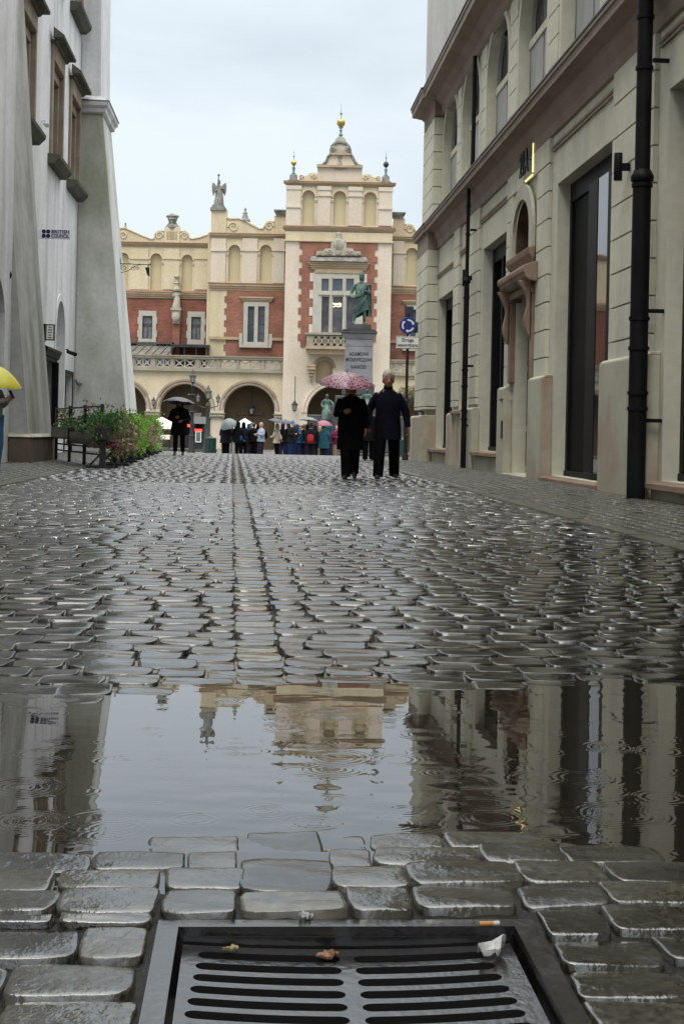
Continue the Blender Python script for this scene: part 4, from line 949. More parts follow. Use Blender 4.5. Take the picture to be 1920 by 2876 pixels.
        hr.loft([(0,-.008,hz+.150,.084,.099),(0,-.008,hz+.175,.088,.102),(0,-.006,hz+.20,.084,.098),(0,-.004,hz+.25,.06,.07),(0,-.004,hz+.285,.025,.03),(0,-.004,hz+.292,.004,.004)], n_); fin(hr, 'hat', hm)
    # legs clothing
    tr = MB(); R_ = trouser_r
    if skirt is None and bottom:
        for i, l in enumerate(L):
            tr.tube([l[0]+Vector((0,0,.06)), l[0]*.55+l[1]*.45, l[1], l[1]*.45+l[2]*.55, l[2]+Vector((0, .012, cut-.10))],
                    [.115*R_**.3, .102*R_**.5, .086*R_, .082*R_, .078*R_], 12 if fine else 9)
        tr.loft([(0,0,.84+dz,.155,.11),(0,0,.90+dz,.185,.125),(0,0,.98+dz,.175,.12),(0,0,1.06+dz,.155,.11)], 12)
        fin(tr, 'trousers', bottom)
    elif skirt:
        sm, sh_, sf = skirt
        tr.loft([(0,0,sh_+dz,.20*sf,.155*sf),(0,0,(sh_+.98)/2+dz,.195*(1+sf)/2,.14*(1+sf)/2),(0,0,.92+dz,.19,.13),(0,0,1.08+dz,.15,.105)], 18, fold=.10, seed=seed); fin(tr, 'skirt', sm)
    for i, l in enumerate(L):
        s_ = MB(); a = l[2]; fwd = Vector((0, -1, 0)); hl = legs[i][0]-legs[i][1]
        tilt = max(-.6, min(.6, hl)) if a.z > .12 else 0
        def rot(p): 
            c_, q_ = math.cos(tilt), math.sin(tilt); return (p[0]+a.x+(-1 if i == 0 else 1)*.012, a.y+p[1]*c_-p[2]*q_*-1*0-0+(p[2]*q_), a.z+p[2]*c_-p[1]*q_*1)
        R2 = [(.0,.055,-.086,.030,.035),(.0,-.04,-.088,.043,.125),(.0,-.045,-.070,.045,.130),(.0,-.035,-.045,.043,.110),(.0,-.005,-.015,.040,.065),(.0,.012,.03,.042,.048)]
        s_.loft(R2, 12, fn=lambda x, y, z: rot((x, y, z))); fin(s_, 'shoe', shoe)
        if sock: q = MB(); q.tube([a+Vector((0,.008,.02)), a+Vector((0,.006,.10))], [.045, .047], 10); fin(q, 'sock', sock)
    # coat
    if top:
        c = MB(); w = wide
        rings = [(0,.005,hem+dz,.205*flare*w,.150*flare),(0,.005,(hem+1.0)/2+dz,.205*(1+flare)/2*w,.148*(1+flare)/2),(0,.005,1.03+dz,.198*w,.142),(0,.003,1.16+dz,.196*w,.140),(0,.003,1.28+dz,.205*w,.145),(0,.006,1.36+dz,.197*w,.125),(0,.010,1.42+dz,.155*w,.105),(0,.012,1.475+dz,.100,.092),(0,.010,1.505+dz,.068,.070)]
        if hem > 1.0: rings = [rings[0]]+rings[3:]
        c.loft(rings, 22 if fine else 14, fold=fold, seed=seed)
        for i, (e, wr) in enumerate(arms):
            sx = -1 if i == 0 else 1; sh = B(sx*.160*w, .01, 1.375); e = B(*e); wr = B(*wr); j1 = (sh*2+e)/3; j2 = (sh+e*2)/3; m1 = (e+wr)/2
            c.tube([sh+Vector((-sx*.05, 0, .01)), sh, j1, j2, e, m1, wr+(wr-e).normalized()*.005], [.05, .075, .078, .070, .066, .059, .047], 12 if fine else 9)
        ct = fin(c, 'coat', top)
        if collar:
            q = MB(); q.loft([(0,.008,1.45+dz,.115,.09),(0,.0,1.50+dz,.078,.082),(0,-.002,1.545+dz,.072,.078)], 14); fin(q, 'collar', collar)
        if fine:
            q = MB(); yy = lambda z: -.140-.004
            for z in (.95, 1.06, 1.17, 1.28): q.sphere((.012, -.150*(flare if z < 1 else 1)+.0, z+dz), .011, 8, 5, (1,.5,1))
            fin(q, 'buttons', 'charcoal_cloth')
    if extra: extra(o, fin, dz)
    return o
def backpack(m, y=.19, z=1.18, s=1.0):
    def f(o, fin, dz):
        q = MB(); q.loft([(0,y,z-.22*s+dz,.12*s,.07*s),(0,y,z-.18*s+dz,.15*s,.09*s),(0,y+.01,z+.02+dz,.155*s,.10*s),(0,y,z+.17*s+dz,.14*s,.085*s),(0,y-.01,z+.22*s+dz,.09*s,.05*s)], 14, power=.6)
        b = fin(q, 'backpack', m)
        q = MB(); q.loft([(0,y+.105*s,z-.15*s+dz,.09*s,.02),(0,y+.115*s,z-.05*s+dz,.095*s,.03),(0,y+.105*s,z+.01+dz,.085*s,.02)], 10, power=.6); fin(q, 'pocket', m, True, b)
    return f
def bag(m, x, y, z, s=1.0):
    def f(o, fin, dz):
        q = MB(); q.loft([(x,y,z-.13*s+dz,.06*s,.13*s),(x,y,z-.10*s+dz,.075*s,.155*s),(x,y,z+.06*s+dz,.07*s,.15*s),(x,y,z+.11*s+dz,.05*s,.12*s)], 12, power=.6); b = fin(q, 'bag', m)
        q = MB(); q.tube([(x,y-.1,z+.1+dz),(x*.7,y-.05,z+.3+dz),(x*.2,y-.02,1.46+dz)], .013, 6); fin(q, 'strap', m, True, b)
    return f
def umbrella(label, hand, tip_dir, R=.52, H=.22, m='umb_dark', group=None, shaft=.78, ribs=8, under=None, name='umbrella'):
    """hand: world point of the handle, tip_dir: direction to the ferrule"""
    d = Vector(tip_dir).normalized(); o = thing(name, label, 'umbrella', hand, 0, group)
    q = Vector((0,0,1)).rotation_difference(d); o.rotation_mode = 'QUATERNION'; o.rotation_quaternion = q
    c = MB(); nr, ns = 7, ribs*4; vs = []
    for sheet in (0, 1):
        for i in range(nr+1):
            f = i/nr
            for k in range(ns):
                w = 2*math.pi*k/ns; cusp = abs(math.sin(w*ribs/2))          # cloth sags between the ribs
                r = R*f*(1-.07*cusp*f*f); z = shaft+H*(1-f**2.1)-.02*cusp*f-(.004 if sheet else 0)
                vs.append((r*math.cos(w), r*math.sin(w), z))
    fs = []
    for sheet in (0, 1):
        b = sheet*(nr+1)*ns
        for i in range(nr):
            for k in range(ns):
                fs.append((b+i*ns+k, b+i*ns+(k+1) % ns, b+(i+1)*ns+(k+1) % ns, b+(i+1)*ns+k))
    b = (nr+1)*ns
    for k in range(ns): fs.append((nr*ns+k, nr*ns+(k+1) % ns, b+nr*ns+(k+1) % ns, b+nr*ns+k))
    c.add(vs, fs); me = c.build('canopy', m, o, smooth=True)
    s = MB(); s.tube([(0,0,-.02), (0,0,shaft+H+.05)], .006, 8); s.build('shaft', 'metal_dark', o, smooth=True)
    s = MB(); s.tube([(0,0,-.07), (0,0,-.02), (0,0,.06)], [.013, .015, .012], 8); s.build('handle', 'metal_dark', o, smooth=True)
    s = MB()
    for k in range(ribs):
        w = 2*math.pi*k/ribs; cw, sw = math.cos(w), math.sin(w)
        s.tube([(R*f*cw, R*f*sw, shaft+H*(1-f**2.1)-.010) for f in (.04, .3, .6, .85, 1.03)], .004, 4)
        s.tube([(0,0,shaft-.10), (R*.5*cw, R*.5*sw, shaft+H*(1-.5**2.1)-.012)], .003, 4)
    s.build('ribs', 'metal_dark', o); return o
# ------------------------------------------------------------------ the long market hall across the square
Zm = {3: (320, 450, 3.136), 4: (760, 280, 3.5636), 5: (340, 900, 3.136), 6: (780, 750, 3.5636)}
def zp(z, x, y): o = Zm[z]; return o[0]+x/o[2], o[1]+y/o[2]
def XZ(z, x, y, d): p = at(*zp(z, x, y), d); return p.x, p.z
def RR(z, x0, y0, x1, y1, d):
    ym, xm = (y0+y1)/2, (x0+x1)/2
    return XZ(z, x0, ym, d)[0], XZ(z, x1, ym, d)[0], XZ(z, xm, y1, d)[1], XZ(z, xm, y0, d)[1]
DW, DM, DR, DA = 101.6, 100.0, 97.8, 98.4
GZ = -.5
XR = XZ(4, 690, 1100, DR)[0]
ch = thing('market_hall', 'long cream and brick market hall with tall gabled centre and arcades, across the square', 'building', (XR, 100, GZ), 0, org=(XR, 100, GZ))
MIR = [False]
def fin(mb, name, m, par=None, smooth=False, bevel=0):
    if MIR[0]: mb.v = [(2*XR-x, y, z) for x, y, z in mb.v]
    return mb.build(name, m, par or ch, smooth=smooth, bevel=bevel)
def band(mb, x0, x1, d, z0, z1, proj, steps=3, inv=False):       # stepped cornice projecting upwards
    for i in range(steps):
        a = z0+(z1-z0)*i/steps; b = z0+(z1-z0)*(i+1)/steps-.004; p = proj*(i+1)/steps
        mb.box(x0-p*.9, x1+p*.9, d-p, d+.25, a, b)
    return mb
def jag(x0, x1, z0, z1, step, amp, seed=0):                       # toothed outline of a brick field between quoins
    p = []; n = max(2, int((z1-z0)/step)); h = (z1-z0)/n
    for i in range(n):
        x = x1+(amp if i % 2 else 0); p += [(x, z0+i*h), (x, z0+(i+1)*h)]
    for i in range(n-1, -1, -1):
        x = x0-(amp if i % 2 else 0); p += [(x, z0+(i+1)*h), (x, z0+i*h)]
    return p
def volute(mb, x, z, r, d, sgn=1, th=.06, turns=1.6, st=0.0):
    pts = [(x+sgn*r*(1-k/30*.86)*math.cos(st+turns*2*math.pi*k/30), d-.06, z+r*(1-k/30*.86)*math.sin(st+turns*2*math.pi*k/30)) for k in range(31)]
    mb.tube(pts, [th*(1-.5*k/30) for k in range(31)], 6)
def niche_row(d, x0, x1, z0, z1, niches, mt='cream', back=.28):
    """attic wall with blind round-headed niches (a, b, bottom, top)"""
    mb = MB(); hol = [archpoly(a, b, zb, zt-(b-a)/2, None, 14) for a, b, zb, zt in niches]
    plate_xz(mb, [rect(x0, z0, x1, z1)]+hol, d, d+back); fin(mb, 'attic_wall', mt)
    for a, b, zb, zt in niches:
        q = MB(); q.box(a-.05, b+.05, d+back+.002, d+back+.06, zb-.05, zt+.05); n = fin(q, 'blind_niche', 'niche')
        q = MB(); r = (b-a)/2; plate_xz(q, [archpoly(a-.16, b+.16, zt-r-.02, zt-r, r+.16, 14), archpoly(a-.001, b+.001, zt-r-.021, zt-r, r+.001, 14)], d-.05, d-.002)
        for xx in (a-.2, b-.02): q.box(xx, xx+.22, d-.09, d-.003, zt-r-.26, zt-r-.14); q.box(xx+.03, xx+.19, d-.07, d-.003, zt-r-.36, zt-r-.262)
        fin(q, 'niche_surround', 'cream', n)
def lantern(mb, x, y, z, s=1.0):
    mb.lathe([(.02*s,-.42*s),(.05*s,-.40*s),(.06*s,-.34*s),(.15*s,-.30*s),(.16*s,-.27*s)], (x, y, z), 6)
    for k in range(6):
        w = 2*math.pi*k/6; mb.tube([(x+.14*s*math.cos(w), y+.14*s*math.sin(w), z-.28*s), (x+.20*s*math.cos(w), y+.20*s*math.sin(w), z+.12*s)], .014*s, 4)
    mb.lathe([(.22*s,.12*s),(.26*s,.14*s),(.2*s,.2*s),(.12*s,.28*s),(.1*s,.34*s),(.05*s,.40*s),(.03*s,.5*s),(.01*s,.56*s)], (x, y, z), 8)
def lantern_glass(mb, x, y, z, s=1.0): mb.lathe([(.12*s,-.27*s),(.185*s,.115*s)], (x, y, z), 6)
def twin_window(x0, x1, z0, z1, d, panes, fr, mt='white_frame', depth=.22, pm='glass_old', bars=3):
    f = MB(); plate_xz(f, [rect(x0, z0, x1, z1)]+[rect(*p) for p in panes], d-.10, d+depth); w = fin(f, 'window', mt)
    for a, b, c, e in panes:
        g = MB(); g.box(a+.001, c-.001, d+.10, d+.12, b+.001, e-.001); fin(g, 'pane', pm, w)
        g = MB()
        for k in range(1, bars+1): zz = b+(e-b)*k/(bars+1); g.box(a+.002, c-.002, d+.07, d+.095, zz-.025, zz+.025)
        fin(g, 'glazing_bar', fr, w)
    return w
# ---- cores
mb = MB(); mb.box(XR-45, XR+45, 102.2, 114, GZ, XZ(3, 600, 760, DW)[1]); fin(mb, 'building_core', 'cream')
mb = MB(); mb.prism([(102.2, XZ(3,600,740,DW)[1]), (114, XZ(3,600,740,DW)[1]), (108, XZ(3,600,740,DW)[1]+.9)], XR-45, XR+45, 'x'); fin(mb, 'roof', 'roof')

def left_half(m):
    MIR[0] = m
    # ------------ outer wing
    xa = XR-45; xb = XZ(3, 850, 900, DW)[0]
    zb0, zb1 = XZ(3, 500, 1620, DW)[1]-.4, XZ(3, 500, 1220, DW)[1]
    q = MB(); wins = [RR(3, 252, 1372, 340, 1572, DW), RR(3, 682, 1380, 766, 1580, DW)]
    plate_xz(q, [rect(xa, GZ, xb+.5, zb1)]+[rect(a, c, b, d) for a, b, c, d in wins], DW, DW+.3); fin(q, 'brick_wall', 'brick')
    z0, z1 = XZ(3, 500, 1218, DW)[1], XZ(3, 500, 1155, DW)[1]
    q = MB(); band(q, xa, xb+.3, DW, z0, z1-.1, .25); fin(q, 'cornice', 'moulding'); q = MB(); q.hexa([(xa, DW-.3, z1-.1), (xb+.3, DW-.3, z1-.1), (xb+.3, DW, z1-.1), (xa, DW, z1-.1)], [(xa, DW-.28, z1-.06), (xb+.3, DW-.28, z1-.06), (xb+.3, DW, z1+.08), (xa, DW, z1+.08)]); fin(q, 'coping', 'tilecap')
    zt = XZ(3, 500, 765, DW)[1]; ns = [RR(3, 322, 820, 420, 1140, DW), RR(3, 596, 832, 692, 1140, DW), RR(3, 40, 815, 130, 1140, DW), RR(3, -240, 815, -150, 1140, DW), RR(3, -520, 815, -430, 1140, DW)]
    niche_row(DW, xa, xb+.3, z1, zt, [(a, b, c, d) for a, b, c, d in ns])
    q = MB()
    for x0, x1 in ((148, 305), (440, 578), (712, 850), (-130, 20), (-410, -260)):
        q = MB(); a, b, c, d = RR(3, x0, 780, x1, 1140, DW); q.box(a, b, DW-.10, DW-.003, c, d); zc = XZ(3, x0, 858, DW)[1]; q.box(a-.06, b+.06, DW-.17, DW-.09, zc-.12, zc+.02); fin(q, 'pilaster', 'cream')
    zc = XZ(3, 500, 735, DW)[1]
    q = MB(); band(q, xa, xb+.3, DW, zt, zc, .22); fin(q, 'cornice', 'moulding'); q = MB(); q.box(xa, xb+.3, DW-.27, DW+.2, zc, zc+.06); fin(q, 'coping', 'tilecap')
    # scrolled parapet
    pts = [(-600,735),(-600,690),(-480,690),(-260,620),(-200,600),(-150,620),(-60,690),(-20,640),(50,600),(100,598),(150,620),(240,660),(330,695),(358,690),(362,650),(395,622),(445,625),(448,600),(582,600),(585,628),(630,625),(658,650),(668,690),(700,692),(760,680),(830,655),(852,645),(852,735)]
    pl = [XZ(3, x, y, DW) for x, y in pts]; q = MB(); plate_xz(q, [pl], DW-.05, DW+.4); fin(q, 'parapet', 'cream')
    q = MB()
    for x, y, r, sg in ((402,665,36,1),(622,668,34,-1),(85,665,36,-1)): X, Z = XZ(3, x, y, DW); volute(q, X, Z, r/3.136*DW/F, DW, sg, .09)
    top = [p for p in pl if p[1] > zc+.05]; q.tube([(x, DW-.08, z) for x, z in pl[1:-1]], .06, 5); fin(q, 'scroll_moulding', 'cream', smooth=True)
    a, b, c, d = RR(3, 445, 600, 582, 735, DW); q = MB(); q.box(a, b, DW-.16, DW+.45, c, d); fin(q, 'parapet_block', 'cream')
    q = MB()
    for kx in (.22, .38, .5, .62, .78): q.box(a+(b-a)*kx-.05, a+(b-a)*kx+.05, DW-.2, DW-.161, c+.3, d-.25)
    fin(q, 'carved_relief', 'moulding')
    X, Z = XZ(3, 514, 600, DW); k = DW/F/3.136
    q = MB(); q.lathe([(72*k,0),(70*k,12*k),(48*k,35*k),(36*k,52*k)], (X, DW+.15, Z), 4, sx=1, sy=.8)
    q.lathe([(34*k,50*k),(36*k,70*k),(44*k,80*k),(36*k,95*k),(46*k,108*k),(38*k,118*k),(20*k,130*k),(6*k,136*k)], (X, DW+.15, Z), 10)
    for sx in (-1, 1): volute(q, X+sx*38*k, Z+100*k, 16*k, DW+.15, sx, .05)
    fin(q, 'crown_finial', 'grey_stone')
    X, Z = XZ(3, 100, 598, DW); q = MB(); q.lathe([(20*k,0),(14*k,12*k),(6*k,22*k),(9*k,34*k),(10*k,42*k),(2*k,52*k)], (X, DW+.1, Z), 10); fin(q, 'finial', 'grey_stone', smooth=40)
    # windows in brick
    for (a, b, c, d) in wins:
        f = MB(); plate_xz(f, [jag(a-.28, b+.28, c-.35, d+.38, .42, .07), rect(a, c, b, d)], DW-.09, DW-.003); w = fin(f, 'window', 'white_frame')
        g = MB(); g.box(a, b, DW+.12, DW+.14, c, d); fin(g, 'pane', 'curtain_glass', w)
        g = MB(); zz = c+(d-c)*.62; g.box(a, b, DW+.06, DW+.11, zz-.09, zz+.09); g.box((a+b)/2-.05, (a+b)/2+.05, DW+.06, DW+.11, c, zz-.091); g.box(a, a+.09, DW+.06, DW+.11, c+.08, d-.09); g.box(b-.09, b, DW+.06, DW+.11, c+.08, d-.09); g.box(a, b, DW+.055, DW+.11, d-.088, d-.001); g.box(a, b, DW+.055, DW+.11, c+.001, c+.078)
        fin(g, 'sash', 'flashing', w)
        g = MB(); g.box(a-.35, b+.35, DW-.2, DW-.091, c-.5, c-.355); fin(g, 'sill', 'white_frame', w)
    a, b, c, d = RR(3, 528, 1440, 578, 1600, DW); q = MB(); q.box(a-.05, b+.05, DW-.35, DW-.003, GZ, d); fin(q, 'console_pier', 'brick2')
    # terrace roofs behind the balustrade
    a, b, c, d = RR(3, -300, 1600, 500, 1715, DA+.8)
    q = MB(); q.hexa([(a, DA+.9, c), (b, DA+.9, c), (b, DW-.01, d-.1), (a, DW-.01, d-.1)], [(a, DA+.9, c+.05), (b, DA+.9, c+.05), (b, DW-.01, d-.04), (a, DW-.01, d-.04)]); t = fin(q, 'glazed_roof', 'glassroof')
    q = MB(); n = 12
    for i in range(n):
        x = a+(b-a)*(i+.5)/n; q.hexa([(x-.035, DA+.88, c+.055), (x+.035, DA+.88, c+.055), (x+.40, DW-.02, d-.03), (x+.33, DW-.02, d-.03)], [(x-.035, DA+.88, c+.11), (x+.035, DA+.88, c+.11), (x+.40, DW-.02, d+.03), (x+.33, DW-.02, d+.03)])
    fin(q, 'roof_rib', 'pale_blind', t); q = MB(); q.box(a, b, DW-.35, DW-.005, d+.031, d+.16); fin(q, 'roof_flashing', 'flashing', t)
    q = MB(); q.box(a, b, DA+1.0, DA+1.05, c-.9, c-.02); fin(q, 'terrace_glazing', 'glass_old', t)
    a, b, c, d = RR(3, 502, 1600, 836, 1725, DA+.6)
    q = MB(); q.hexa([(a, DA+.5, c+.62), (b, DA+.5, c+.62), (b, DW-.01, c+.9), (a, DW-.01, c+.9)], [(a, DA+.5, c+.80), (b, DA+.5, c+.80), (b, DW-.01, d), (a, DW-.01, d)]); fin(q, 'canopy', 'kiosk')
    for kx in (.02, .35, .66, .97): q = MB(); q.box(a+(b-a)*kx-.05, a+(b-a)*kx+.05, DA+.7, DA+.8, c-1, c+.63); fin(q, 'canopy_post', 'kiosk')
    # ------------ inner bay
    x0, x1 = XZ(3, 850, 1300, DM)[0], XZ(3, 1500, 1300, DM)[0]
    zc0 = XZ(3, 1200, 1150, DM)[1]
    wa, wb, wc, wd = RR(3, 1140, 1250, 1362, 1645, DM)
    q = MB(); plate_xz(q, [rect(x0, GZ, x1+.8, zc0), rect(wa+.2, wc+.3, wb-.2, wd-.1)], DM, DM+1.9); fin(q, 'pier_wall', 'cream')
    ba, bb, bc, bd = RR(3, 990, 1150, 1520, 1735, DM); q = MB()
    plate_xz(q, [jag(ba, bb+.6, bc, bd, .40, .16), rect(wa+.1, wc+.1, wb-.1, wd-.05)], DM-.05, DM-.003); fin(q, 'brick_wall', 'brick2')
    pa = RR(3, 1178, 1288, 1235, 1602, DM); pb = RR(3, 1268, 1288, 1328, 1602, DM)
    w = twin_window(wa, wb, wc+.15, wd, DM-.03, [(pa[0], pa[2], pa[1], pa[3]), (pb[0], pb[2], pb[1], pb[3])], 'flashing')
    a, b, c, d = RR(3, 1112, 1205, 1402, 1245, DM); q = MB(); band(q, a+.15, b-.15, DM-.05, c, d, .22, 3); fin(q, 'hood', 'moulding', w)
    q = MB(); q.box(wa-.25, wb+.25, DM-.3, DM-.14, wc-.06, wc+.14); q.box(wa-.28, wa-.05, DM-.18, DM-.06, wc+.15, wc+.95); q.box(wb+.05, wb+.28, DM-.18, DM-.06, wc+.15, wc+.95); fin(q, 'sill', 'white_frame', w)
    sa, sb, scz, sd = RR(3, 832, 1556, 1112, 1580, DM); q = MB(); q.box(sa, wa-.29, DM-.2, DM-.051, scz, sd)
    q.box(wb+.29, x1+.7, DM-.2, DM-.051, scz, sd); fin(q, 'string_course', 'moulding')
    z0, z1 = XZ(3, 1200, 1150, DM)[1], XZ(3, 1200, 1085, DM)[1]
    q = MB(); band(q, x0+.02, x1+.4, DM, z0, z1-.08, .22); fin(q, 'cornice', 'moulding'); q = MB(); q.box(x0-.2, x1+.5, DM-.25, DM+.2, z1-.08, z1); fin(q, 'coping', 'tilecap')
    zt = XZ(3, 1200, 690, DM)[1]; n1 = RR(3, 1008, 745, 1112, 1072, DM); n2 = RR(3, 1284, 745, 1388, 1072, DM)
    niche_row(DM, x0, x1+.6, z1, zt, [n1, n2])
    q = MB()
    for xx0, xx1, mt in ((855, 985, 0), (1128, 1262, 0), (1405, 1500, 0)):
        q = MB(); a, b, c, d = RR(3, xx0, 690, xx1, 1085, DM); q.box(a, b, DM-.12, DM-.003, c, d); zc = XZ(3, xx0, 785, DM)[1]; q.box(a-.06, b+.06, DM-.2, DM-.11, zc-.14, zc+.02); fin(q, 'pilaster', 'pale')
    zc = XZ(3, 1200, 648, DM)[1]; q = MB(); band(q, x0+.0, x1+.5, DM, zt, zc-.06, .22); fin(q, 'cornice', 'moulding'); q = MB(); q.box(x0-.22, x1+.6, DM-.25, DM+.2, zc-.06, zc); fin(q, 'coping', 'tilecap')
    q = MB(); q.box(x0-.3, x0+.5, DM+.3, DW+.4, GZ, zc-.1); fin(q, 'return_wall', 'cream')
    pts = [(990,650),(990,505),(1030,518),(1100,515),(1150,528),(1200,560),(1280,603),(1310,603),(1330,575),(1345,548),(1375,540),(1412,545),(1412,490),(1512,490),(1530,650)]
    pl = [XZ(3, x, y, DM) for x, y in pts]; q = MB(); plate_xz(q, [pl], DM-.05, DM+.45); fin(q, 'parapet', 'cream')
    q = MB()
    for x, y, r, sg in ((1052,590,46,-1),(1368,582,38,1)): X, Z = XZ(3, x, y, DM); volute(q, X, Z, r/3.136*DM/F, DM, sg, .10)
    q.tube([(x, DM-.08, z) for x, z in pl[1:12]], .07, 5); fin(q, 'scroll_moulding', 'cream', smooth=True)
    a, b, c, d = RR(3, 1412, 440, 1520, 492, DM); q = MB(); band(q, a+.2, b, DM-.1, c, d, .25, 4); fin(q, 'block_cap', 'grey_stone')
    # corner pillar for the statue
    a, b, c, d = RR(3, 858, 445, 990, 648, DM); q = MB(); q.box(a, b, DM-.14, DM+1.1, c, d); fin(q, 'corner_pillar', 'cream')
    a, b, c, d = RR(3, 850, 398, 992, 445, DM); q = MB(); xm = (a+b)/2; hw = (b-a)/2
    q.prism([(xm-hw, c), (xm+hw, c), (xm+hw*.98, c+.15), (xm+hw*.78, c+.25), (xm+hw*.72, d), (xm-hw*.72, d), (xm-hw*.78, c+.25), (xm-hw*.98, c+.15)], DM-.3, DM+1.2, 'y'); fin(q, 'pillar_cap', 'grey_stone')
    k = DM/F/3.136; X, Z = XZ(3, 1153, 528, DM); q = MB(); q.lathe([(50*k,0),(46*k,12*k),(30*k,30*k),(22*k,50*k),(18*k,66*k),(22*k,72*k),(14*k,82*k),(10*k,92*k),(12*k,104*k),(9*k,114*k),(2*k,120*k)], (X, DM+.2, Z-.05), 12); fin(q, 'finial', 'grey_stone', smooth=40)
    # ------------ arcade in front with loggia
    xr = XZ(5, 1425, 700, DA)[0]; xl = XR-44
    ztop = XZ(5, 800, 440, DA)[1]; zsp = XZ(5, 800, 790, DA)[1]; kk = DA/F/3.136
    sp = 565*kk; R0 = 226*kk; cx0 = XZ(5, 565, 700, DA)[0]
    cs = [cx0+sp*i for i in range(-8, 2)]
    hol = [archpoly(c-R0, c+R0, GZ-.1, zsp, R0, 22) for c in cs]
    q = MB(); plate_xz(q, [rect(xl, GZ-.3, xr, ztop)]+hol, DA, DA+.8); fin(q, 'arcade_wall', 'cream')
    for c in cs[-5:]:
        q = MB()
        for rr, th in ((R0+.07, .10), (R0+.26, .12)):
            q.tube([(c+rr*math.cos(math.pi*j/24), DA-.02, zsp+rr*math.sin(math.pi*j/24)) for j in range(25)], th, 6)
        fin(q, 'arch_moulding', 'arch_stone', smooth=True)
    for c in cs[-6:]:
        m_ = c+sp/2
        if m_ > xr: continue
        q = MB(); q2 = MB()
        w = sp/2-R0; zk = XZ(5, 850, 858, DA)[1]
        q.box(m_-w-.02, m_+w+.02, DA-.10, DA-.003, zk+.30, zsp+.95)
        q2.box(m_-w-.06, m_+w+.06, DA-.2, DA+.85, zk+.02, zk+.29); q2.box(m_-w-.12, m_+w+.12, DA-.26, DA+.9, zk+.292, zk+.36)
        for j in range(6): q2.sphere((m_-w+(j+.5)*w/3, DA-.2, zk+.12), .09, 8, 6)
        q.box(m_-w*.72, m_+w*.72, DA-.06, DA-.002, GZ, zk+.31)
        fin(q, 'arcade_pier', 'pale'); fin(q2, 'capital', 'balu_stone')
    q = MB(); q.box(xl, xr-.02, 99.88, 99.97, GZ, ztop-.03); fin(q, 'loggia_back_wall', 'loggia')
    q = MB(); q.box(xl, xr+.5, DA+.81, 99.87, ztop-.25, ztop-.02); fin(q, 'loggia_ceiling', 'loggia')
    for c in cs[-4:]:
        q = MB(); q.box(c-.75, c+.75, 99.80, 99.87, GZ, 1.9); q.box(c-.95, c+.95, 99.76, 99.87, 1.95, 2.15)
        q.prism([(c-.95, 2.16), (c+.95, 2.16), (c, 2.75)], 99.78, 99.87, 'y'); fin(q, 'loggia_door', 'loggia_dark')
    # balustrade
    z0, z1 = XZ(5, 800, 438, DA)[1], XZ(5, 800, 315, DA)[1]; hh = z1-z0
    q = MB(); q.box(xl, xr, DA-.28, DA+.35, z0-.12, z0+.06); q.box(xl, xr, DA-.15, DA+.3, z0+.062, z0+.14); q.box(xl, xr, DA-.22, DA+.33, z1-.20, z1-.06); q.box(xl, xr, DA-.28, DA+.38, z1-.058, z1+.02); fin(q, 'balustrade_rail', 'balu_stone')
    pn = [(125,265),(310,440),(470,655),(700,835),(880,1015),(1045,1230),(1270,1400)]
    prev = None
    ext = [(125-185*i-20, 265-185*i) for i in range(1, 7)]
    spans = sorted([(XZ(5, a, 380, DA)[0], XZ(5, b, 380, DA)[0]) for a, b in pn+ext])
    zl, zh = z0+.143, z1-.203
    for a, b in spans:
        n = max(2, round((b-a)/.62)); w = (b-a)/n; hol = []
        for i in range(n):
            c0 = a+i*w+.045; c1 = a+(i+1)*w-.045; zl2, zh2 = zl+.07, zh-.07; xm, zm = (c0+c1)/2, (zl2+zh2)/2; g = .035
            hol += [[(c0+g, zl2), (c1-g, zl2), (xm+.02, zm-.10), (xm-.02, zm-.10)], [(xm-.02, zm+.10), (xm+.02, zm+.10), (c1-g, zh2), (c0+g, zh2)],
                    [(c0, zl2+g), (xm-.09, zm-.02), (xm-.09, zm+.02), (c0, zh2-g)], [(c1, zl2+g), (c1, zh2-g), (xm+.09, zm+.02), (xm+.09, zm-.02)]]
        q = MB(); plate_xz(q, [rect(a-.03, zl, b+.03, zh)]+hol, DA-.02, DA+.14); fin(q, 'balustrade_panel', 'white_frame')
    for b, c in [(p_[1], r_[0]) for p_, r_ in zip(spans[:-1], spans[1:])]+[(spans[-1][1], xr+.035)]: q = MB(); q.box(b+.035, c-.035, DA-.14, DA+.28, zl, zh); fin(q, 'balustrade_post', 'balu_stone')
    # hanging and wall lanterns
    X, Z = XZ(5, 1150, 790, DA+1); q = MB(); lantern(q, X, DA+1, Z, 1.0); q.tube([(X, DA+1, Z+.5), (X, DA+1, ztop-.2)], .03, 6); l = fin(q, 'hanging_lantern', 'iron'); q = MB(); lantern_glass(q, X, DA+1, Z, 1.0); fin(q, 'lantern_glass', 'lamp_glass', l)
    X, Z = XZ(5, 288, 720, DA-.25); q = MB(); lantern(q, X, DA-.3, Z, .7); q.tube([(X, DA, Z-.45), (X, DA-.3, Z-.45), (X, DA-.3, Z-.3)], .03, 6); l = fin(q, 'wall_lantern', 'iron')
    MIR[0] = False
left_half(False); left_half(True)
